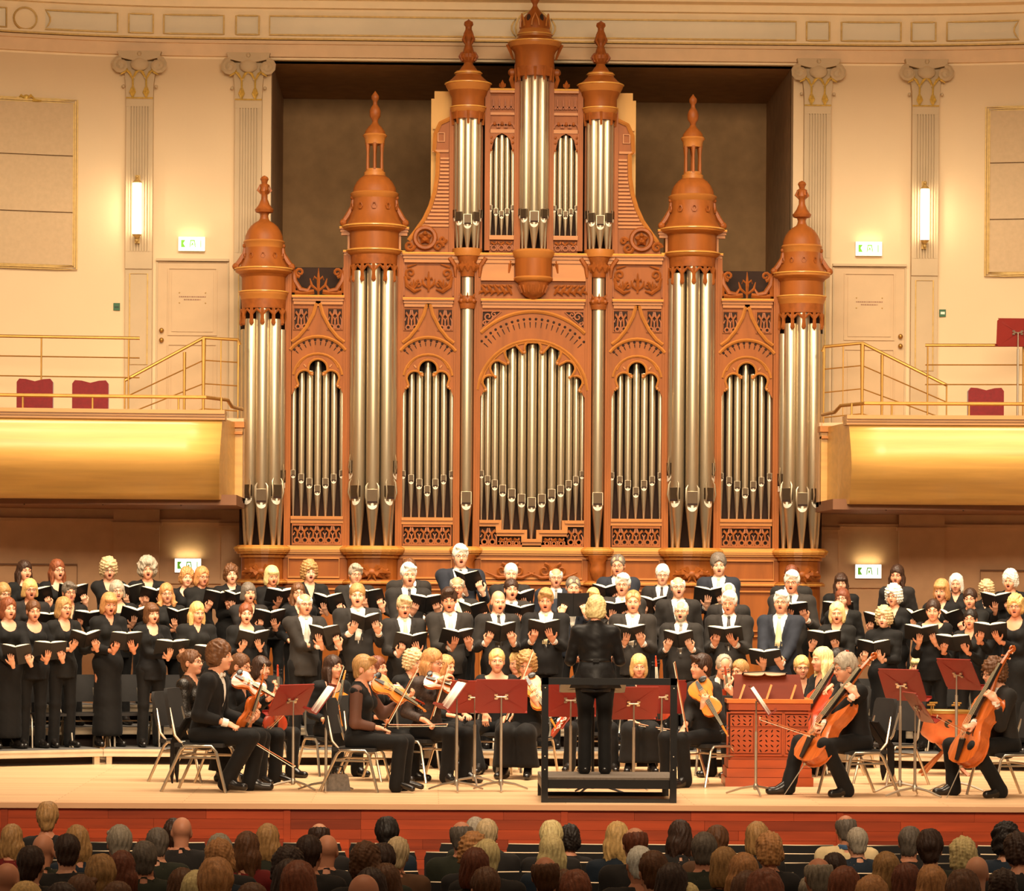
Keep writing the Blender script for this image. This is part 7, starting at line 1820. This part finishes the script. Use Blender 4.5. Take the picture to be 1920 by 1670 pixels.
for cx in (-.66, 0, .66):
    c = cx * hw; w = hw * .27; m = MB(); z0, z1 = oz(1412), oz(1340)
    for q in ([(c - w - .03, -.0, z0 - .02), (c + w + .03, -.0, z0 - .02), (c + w + .03, -.0, z1 + .02), (c - w - .03, -.0, z1 + .02)],): m.tube(q, .014, 4, closed=True, smooth=False)
    m.build('panel_frame', chest_m, og)
    for za, zb_ in ((z0, z0 + (z1 - z0) * .64), (z0 + (z1 - z0) * .7, z1)):
        m = MB(); m.box(c - w, c + w, .018, .024, za, zb_); m.build('pierced_ground', void, og)
        nx = 4; nz = 5 if zb_ - za > .15 else 3; hs = []
        for ix in range(nx):
            for iz in range(nz):
                hx, hz = c - w + 2 * w * (ix + .5) / nx, za + (zb_ - za) * (iz + .5) / nz; aa = (1 if (ix < nx / 2) == (iz % 2 == 0) else -1) * (.8 if iz % 2 else .45) + (PI / 2 if (ix + iz) % 3 == 0 else 0)
                l1, l2 = w / nx * .72, w / nx * .3; ca, sa = math.cos(aa), math.sin(aa)
                hs.append([(hx + ca * u * l1 - sa * v * l2, hz + sa * u * l1 + ca * v * l2) for u, v in ((-1, 0), (-.4, .8), (.3, 1), (1, .2), (.4, -.5), (-.4, -.6))][::-1])
        m = MB(); m.board([(c - w, za), (c + w, za), (c + w, zb_), (c - w, zb_)], .004, .014, hs); m.build('pierced_carving', chest_m, og)
m = MB(); t0, t1 = oz(1312), oz(1266)
m.add([(-hw * .86, .12, t0), (hw * .86, .12, t0), (hw * .78, .34, t1), (-hw * .78, .34, t1), (-hw * .86, .14, t0), (hw * .86, .14, t0), (hw * .78, .36, t1), (-hw * .78, .36, t1)], [(0, 1, 2, 3), (7, 6, 5, 4), (0, 4, 5, 1), (3, 2, 6, 7), (0, 3, 7, 4), (1, 5, 6, 2)]); m.build('music_desk', chest_d, og)
for x in (-.72, -.08, .5): m = MB(); m.tube([(hw * x, -.0, t0), (hw * x + .06, .16, t0 + .14)], .014, 4, smooth=False); m.build('desk_strut', material('chest_top', (0, 0, 0)), og)
Mb = Matrix.Translation((g.x - .02, g.y + .4, t1 + .0)) @ Matrix.Rotation(1.35, 4, 'X')
b = score(Mb @ Matrix.Rotation(PI, 4, 'Z') @ Matrix.Rotation(0, 4, 'X'), 'open music book lying on top of the chest organ desk', .05, .22, .25)
R20, g20, P20, M20 = musician(1500, 1448, 1226, .05, False, ('tied', 'blond'), 'person in black seated at the chest organ, face above its music desk', neck='v', glass=True, pit=.1, chair='black chair with steel tube legs at the chest organ')
R21, g21, P21, M21 = musician(1548, 1452, 1211, -1.15, False, ('long', 'lblond'), 'person in black with a red cello, right of the chest organ', neck='v', rh=((1494, 1362, -.35), (-.8, 0, -.2), (0, .6, -1), 'fist'), lh=((1556, 1288, -.28), (-.4, -.3, -.3), (.4, .2, 0), 'hold'), hy=-.05, pit=.0, chair='black chair with steel tube legs right of the chest organ', hx=1542, spread=2.2)
instrument('cello', redv, frame(PX(1488, 1408, g21.y - .45), PX(1556, 1286, g21.y - .2), (-1, -.75, .25)), 'red cello beside the chest organ')
bow(PX(1493, 1363, g21.y - .6), PX(1376, 1369, g21.y - .7), 'bow held level in front of the chest organ')
musician(1574, 1440, 1212, -.7, False, ('tied', 'black'), 'person in black behind the pale long-haired cellist', pit=.1, hy=-.1, chair='black chair with steel tube legs behind the pale long-haired cellist')
R23, g23, P23, M23 = musician(1606, 1490, 1222, -1.25, True, ('short_wavy', 'grey'), 'person in black tailcoat playing the cello nearest the hall', 'suit', rh=((1536, 1378, -.4), (-.8, -.2, -.2), (0, .5, -1), 'fist', (-.7, -.2, -.6)), lh=((1603, 1300, -.36), (-.5, .2, .6), (-.3, .9, 0), 'hold', (.5, -1, -.6)), hy=.0, pit=.1, glass=True, lean=.14, topmat=suit_c[1], tie='bow', chair='black chair with steel tube legs under the front cellist', hx=1598, spread=2.4, feet=[Vector((-.2, -.58, .085)), Vector((.22, -.2, .085))])
instrument('cello', amber, frame(PX(1510, 1430, g23.y - .3), PX(1600, 1294, g23.y - .16), (-1, -.5, .3)), 'amber cello played nearest the hall')
bow(PX(1530, 1382, g23.y - .5), PX(1423, 1346, g23.y - .62), 'bow of the front cellist pointing towards the chest organ')
m = MB()
for e in (-1, 1):
    x = e * .08; V = [(x - .07, .14, .66), (x + .07, .14, .66), (x + .065, .3, .44), (x - .065, .3, .44), (x + .05, .31, .2), (x - .05, .31, .2), (x, .305, .12)]; m.add(V, [(0, 1, 2, 3), (3, 2, 4, 5), (5, 4, 6)])
o = m.build('coat_tail', suit_c[1], R23); o.modifiers.new('thickness', 'SOLIDIFY').thickness = .012
R24, g24, P24, M24 = musician(1722, 1430, 1226, -.4, False, ('long_fringe', 'lblond'), 'person in black with long fringe behind the red stands, left of the timpani', neck='round', pit=.05, chair='black chair with steel tube legs left of the timpani')
R25, g25, P25, M25 = musician(1884, 1492, 1228, -1.25, True, ('curly', 'brown'), 'person in dark suit with glasses playing the cello at the far right', 'suit', rh=((1818, 1372, -.4), (-.8, -.2, -.2), (0, .5, -1), 'fist', (-.7, -.2, -.6)), lh=((1866, 1312, -.36), (-.5, .2, .5), (-.3, .9, 0), 'hold', (.5, -1, -.6)), hy=.0, pit=.12, glass=True, lean=.14, chair='black chair with steel tube legs under the far right cellist', hx=1874, spread=2.2, topmat=suit_c[0], feet=[Vector((-.2, -.42, .085)), Vector((.22, -.16, .085))])
instrument('cello', amber, frame(PX(1803, 1434, g25.y - .3), PX(1864, 1300, g25.y - .16), (-1, -.45, .3)), 'amber cello played at the far right')
bow(PX(1820, 1376, g25.y - .5), PX(1756, 1342, g25.y - .7), 'bow of the far right cellist in front of the timpani')
# ---- timpani
g = G(1770, 1452); tp = empty('timpani', (g.x, g.y, 0), .2, 'copper kettledrum with a calf head on crossed wooden legs', 'drum')
copper = material('old_copper', srgb(196, 110, 66), .38, .45, var=.3, scale=(5, 5, 5)); skin_m = material('calf_head', srgb(214, 190, 150), .6)
zr_ = W(1770, 1331, g.y).z; R = .31
m = MB(); m.lathe([(.04, zr_ - .36), (.14, zr_ - .34), (.24, zr_ - .26), (.29, zr_ - .15), (R - .01, zr_ - .03), (R - .01, zr_ - .01)], 0, 0, 28); m.build('bowl', copper, tp)
m = MB(); m.lathe([(R, zr_ - .03), (R + .015, zr_ - .025), (R + .015, zr_ - .003), (R, zr_)], 0, 0, 28); m.build('hoop', brass, tp)
m = MB(); m.lathe([(R, zr_ - .002), (.02, zr_ + .001)], 0, 0, 28, cap=False); m.add([(.02 * math.cos(t * PI / 6), .02 * math.sin(t * PI / 6), zr_ + .001) for t in range(12)], [tuple(range(12))]); m.build('drum_head', skin_m, tp)
for kk in range(8):
    a = 2 * PI * kk / 8; x, y = (R + .02) * math.cos(a), (R + .02) * math.sin(a); m = MB(); m.tube([(x, y, zr_ - .12), (x, y, zr_ + .06)], .007, 6); m.tube([(x - .045 * math.sin(a), y + .045 * math.cos(a), zr_ + .065), (x + .045 * math.sin(a), y - .045 * math.cos(a), zr_ + .065)], .009, 6); m.build('tuning_key', brass, tp)
m = MB(); m.lathe([(.001, -.006), (.045, -.004), (.045, .004)], 0, 0, 12); m.xform(Matrix.Translation((-.06, -R + .028, zr_ - .13)) @ Matrix.Rotation(PI / 2 + .25, 4, 'X')); m.build('maker_badge', ebony, tp)
legw = material('drum_stand_wood', srgb(170, 96, 48), .5, var=.15)
for a in (.5, PI / 2 + .5, PI + .5, 3 * PI / 2 + .5):
    m = MB(); x, y = math.cos(a), math.sin(a); m.tube([(-x * .16, -y * .16, zr_ - .3), (x * .34, y * .34, 0)], .02, 4, smooth=False); m.build('leg', legw, tp)
# ---- bags on the floor
g = G(632, 1482); bg = empty('handbag', (g.x, g.y, 0), .3, 'small silver and black handbag on the floor beside a chair leg', 'bag')
m = MB(); m.board([(-.12, 0), (.12, 0), (.1, .13), (.08, .16), (-.08, .16), (-.1, .13)], -.05, .05); m.build('bag_body', material('bag_leather', srgb(120, 112, 104), .35, .3, var=.3, scale=(30, 30, 30)), bg)
m = MB(); m.tube([(-.07, 0, .15), (-.05, 0, .23), (.05, 0, .23), (.07, 0, .15)], .008, 6); m.build('handle', black_m, bg)
# ---- chair standing empty behind the front cellist
q = G(1668, 1470); orch_chair((q.x, q.y, 0), -1.0, 'empty black chair with steel tube legs behind the front cellist')

# ---- chairs waiting behind the front row of the choir
for k, px in enumerate((90, 160, 243, 326, 414, 512, 1612, 1706, 1786, 1868)):
    D = rowy(1, px) + .2; orch_chair((WX(px, 1300, D), D, RZ[1]), .35 if px < 900 else -.35, 'black chair with steel legs behind the front choir row, %s from left' % ORD[k], .9)
music_stand((1908, 623), 37.95, 0, .2, 'dark red music stand on the right balcony behind the brass railing', None, low=3.36)
# ================================================================== audience
FZ = -.95
def aud_chair(x, y, lab, group='audience chairs'):
    global ACH
    try: pr = ACH
    except NameError:
        r = empty('audience_chair', (0, 0, FZ), 0, lab, 'chair', group)
        m = MB(); V = []; Fc = []
        cols = [-.235, -.2, -.1, 0, .1, .2, .235]
        for z, w in ((.40, .9), (.55, .96), (.72, 1.0), (.84, 1.0), (.88, .94)):
            for c in cols: V.append((c * w, -.225 - (z - .4) * .16 + .03 * (1 - (c / .235) ** 2) * -1, z))
        n = len(V); V += [(a, b - .03, c) for a, b, c in V]
        for j in range(4):
            for i in range(6):
                a = j * 7 + i; Fc += [(a, a + 7, a + 8, a + 1), (a + n, a + n + 1, a + n + 8, a + n + 7)]
        per = list(range(7)) + [13, 20, 27, 34] + [33, 32, 31, 30, 29, 28] + [21, 14, 7]
        for i in range(len(per)): a, b = per[i], per[(i + 1) % len(per)]; Fc.append((a, b, b + n, a + n))
        m.add(V, Fc, True); m.build('backrest', black_cloth, r)
        m = MB(); m.tube([(c * .94, -.32 - .03 * (1 - (c / .235) ** 2), .885) for c in cols], .006, 5); m.build('top_trim', chrome, r)
        m = MB(); m.box(-.23, .23, -.22, .22, .41, .46); m.build('seat', black_cloth, r)
        for e in (-1, 1):
            for yy in (-.2, .18): m = MB(); m.tube([(e * .21, yy * 1.1, 0), (e * .2, yy, .42)], .012, 6); m.build('leg', chrome, r)
        ACH = pr = r; r.location = (x, y, FZ); return r
    c = copy_tree(pr); c.location = (x, y, FZ); c['label'] = lab; return c
rowD = [25.5 - .8 * k for k in range(12)]
AU = [
 (88, 1512, 'short_wavy', 'dblond'), (20, 1551, 'medium', 'dblond'), (80, 1572, None, 'grey'), (125, 1569, 'receding', 'dbrown'), (147, 1553, 'long', 'dblond'), (57, 1592, 'short', 'dbrown'), (223, 1555, 'side_part', 'grey'), (295, 1557, 'short', 'dgrey'),
 (325, 1543, 'quiff', 'dbrown'), (340, 1540, None, 'grey'), (272, 1583, 'short', 'dgrey'), (227, 1602, 'long', 'auburn'), (190, 1614, 'short_wavy', 'dblond'), (8, 1627, None, 'grey'), (42, 1660, 'short', 'blond'), (145, 1650, 'side_part', 'brown'), (122, 1662, 'short', 'dbrown'),
 (340, 1636, 'bob', 'brown'), (368, 1641, 'page', 'lblond'), (410, 1572, 'side_part', 'grey'), (411, 1585, 'curly_short', 'ginger'), (402, 1624, 'short_wavy', 'ginger'), (460, 1565, 'long', 'brown'), (499, 1551, 'long', 'dblond'), (537, 1598, 'curly_short', 'dbrown'),
 (580, 1572, 'short', 'dbrown'), (597, 1546, 'ring', 'dbrown'), (612, 1574, None, 'grey'), (540, 1621, 'bob', 'dbrown'), (562, 1624, 'page', 'red'), (470, 1664, 'short', 'brown'), (727, 1541, 'short_wavy', 'black'), (743, 1577, 'side_part', 'greyblond'), (683, 1590, 'curly_short', 'brown'),
 (715, 1592, 'short_wavy', 'dbrown'), (727, 1627, 'bob', 'brown'), (698, 1636, 'bob', 'dbrown'), (680, 1652, None, 'grey'), (866, 1543, 'ring', 'dgrey'), (893, 1536, 'thin', 'grey'), (914, 1540, 'thin', 'greyblond'), (885, 1568, 'curly', 'ginger'), (914, 1582, 'side_part', 'lblond'),
 (890, 1597, 'bob', 'auburn'), (910, 1636, 'flat_top', 'brown'), (1034, 1548, 'short_wavy', 'lblond'), (1068, 1556, 'curly_short', 'black'), (1036, 1571, 'long', 'lblond'), (1025, 1610, 'ring', 'brown'), (1058, 1636, 'tied', 'brown'), (1082, 1644, 'short_wavy', 'red'),
 (1157, 1546, 'medium', 'blond'), (1193, 1555, 'ring', 'auburn'), (1200, 1592, 'thin', 'white'), (1226, 1602, 'short', 'brown'), (1258, 1627, 'bob', 'dbrown'), (1275, 1543, 'medium', 'dbrown'), (1344, 1552, 'short', 'brown'), (1320, 1566, 'thin', 'dgrey'), (1360, 1596, 'bob', 'dblond'),
 (1393, 1607, 'long', 'ginger'), (1421, 1547, 'bob', 'dblond'), (1444, 1570, 'curly_short', 'ginger'), (1398, 1643, 'bob', 'brown'), (1440, 1646, 'short_wavy', 'red'), (1287, 1662, 'short', 'lblond'), (1588, 1531, 'ring', 'dgrey'), (1609, 1556, 'thin', 'grey'), (1537, 1613, 'ring', 'grey'),
 (1567, 1604, 'short', 'dbrown'), (1582, 1633, 'bob', 'red'), (1665, 1605, 'long', 'dblond'), (1634, 1651, 'bob', 'ginger'), (1705, 1555, 'short', 'dgrey'), (1745, 1565, 'short_wavy', 'dbrown'), (1705, 1627, 'bob', 'auburn'), (1750, 1630, 'long', 'ginger'), (1810, 1580, 'curly_short', 'lblond'),
 (1832, 1615, None, 'grey'), (1806, 1645, 'short_wavy', 'brown'), (1878, 1640, 'curly_short', 'dbrown'), (1887, 1544, 'afro', 'black'), (1912, 1570, 'curly_short', 'dbrown'), (215, 1660, 'short', 'brown'), (1520, 1664, 'short', 'grey')]
AU.sort(key=lambda a: a[1])
taken = {k: [] for k in range(12)}
acl = {'black': cloth_mat('dark_jacket', (40, 36, 34)), 'green': cloth_mat('dark_green_jacket', (44, 46, 34)), 'red': cloth_mat('dark_red_jumper', (110, 26, 24)), 'beige': cloth_mat('beige_jacket', (226, 200, 152)), 'navy': cloth_mat('navy_jacket', (34, 44, 56)), 'brown': cloth_mat('brown_checked_jacket', (96, 66, 44))}
special = {1588: 'beige', 1609: 'navy', 20: 'red', 1344: 'brown', 460: 'red', 325: 'red', 893: 'green', 743: 'brown'}
placed = []
for n, (x, y, st, hc) in enumerate(AU):
    best = None
    D0 = 1.75 * F / (y - HZ)
    for k in sorted(range(12), key=lambda k: abs(rowD[k] - D0)):
        X = WX(x, y, rowD[k])
        if all(abs(X - q) > .46 for q in taken[k]): best = k; break
        if abs(rowD[k] - D0) > 2.6: break
    if best is None: best = min(range(12), key=lambda k: abs(rowD[k] - D0))
    X = WX(x, y, rowD[best]); taken[best].append(X); placed.append((best, X, x, y, st, hc, n))
placed.sort(key=lambda q: (q[0], q[1])); cnt = {}
tot = {k: len(v) for k, v in taken.items()}
for best, X, x, y, st, hc, n in placed:
    cnt[best] = cnt.get(best, 0) + 1
    D = rowD[best]; rs = random.Random(n * 3 + 2)
    zt = WZ(x, y, D) - FZ; sc = max(.86, min(1.16, zt / {'curly': 1.305, 'afro': 1.33, None: 1.265}.get(st, 1.285)))
    male = st in ('short', 'ring', 'thin', 'receding', None, 'side_part', 'flat_top', 'quiff')
    ck = special.get(x, rs.choice(('black', 'black', 'green', 'black', 'navy' if not male else 'black')))
    word = {'black': 'dark clothes', 'green': 'dark green jacket', 'red': 'dark red jumper', 'beige': 'beige jacket', 'navy': 'navy jacket', 'brown': 'brown jacket'}[ck]
    lab = 'person in %s from behind, %s from left in the %s occupied audience row' % (word, ORD[cnt[best] - 1], ORD[sorted(k for k in tot if tot[k]).index(best)])
    root = empty('person', (X, D, FZ), PI + rs.uniform(-.12, .12), lab, 'person', 'audience', sc)
    P = skeleton(male, True, rs.uniform(-.02, .06), rs.uniform(.95, 1.1), [Vector((e * .11, -.36, .505)) for e in (-1, 1)], [Vector((e * .1, -.27, .085)) for e in (-1, 1)])
    for i, e in ((0, -1), (1, 1)): set_arm(P, i, (e * .09, -.24, .64), (-e * .5, -1, -.1), DN, 'relax')
    build_person(root, P, 'suit' if male and ck != 'red' else 'blouse', (st, hc), rs.choice((0, 1, 3)), False, 0, rs.uniform(-.35, .35), rs.uniform(-.08, .12), rs.uniform(-.06, .06), 'trousers', rs.choice(('round', 'shirt')), topmat=acl[ck], tie=None, coarse=True)
    if ck == 'beige':
        m = MB(); z = P.neck0; m.tube([(.062 * math.cos(t * PI / 8), z.y + .062 * math.sin(t * PI / 8), z.z + .03) for t in range(16)], .022, 6, closed=True); m.build('shirt_collar', cloth_mat('blue_collar', (66, 96, 130)), root)
    aud_chair(X, D - .02, 'black chair under the %s person from left in the %s occupied audience row' % (ORD[cnt[best] - 1], ORD[sorted(k for k in tot if tot[k]).index(best)]))
# empty chairs of the front rows
for k in range(6):
    xs = sorted(taken[k]); lo, hi = WX(-40, 1600, rowD[k]), WX(1960, 1600, rowD[k]); x = lo + .05 * k; j = 0
    aisle = (WX(816, 1600, rowD[k]), WX(940, 1600, rowD[k]))
    while x < hi:
        if all(abs(x - q) > .485 for q in xs) and (k > 0 or abs(x - aisle[0]) > .26):
            j += 1; aud_chair(x, rowD[k], 'empty black audience chair, %s from left among the empty ones of the %s row' % (ORD[j - 1], ORD[k])); x += .53
        else: x += .06
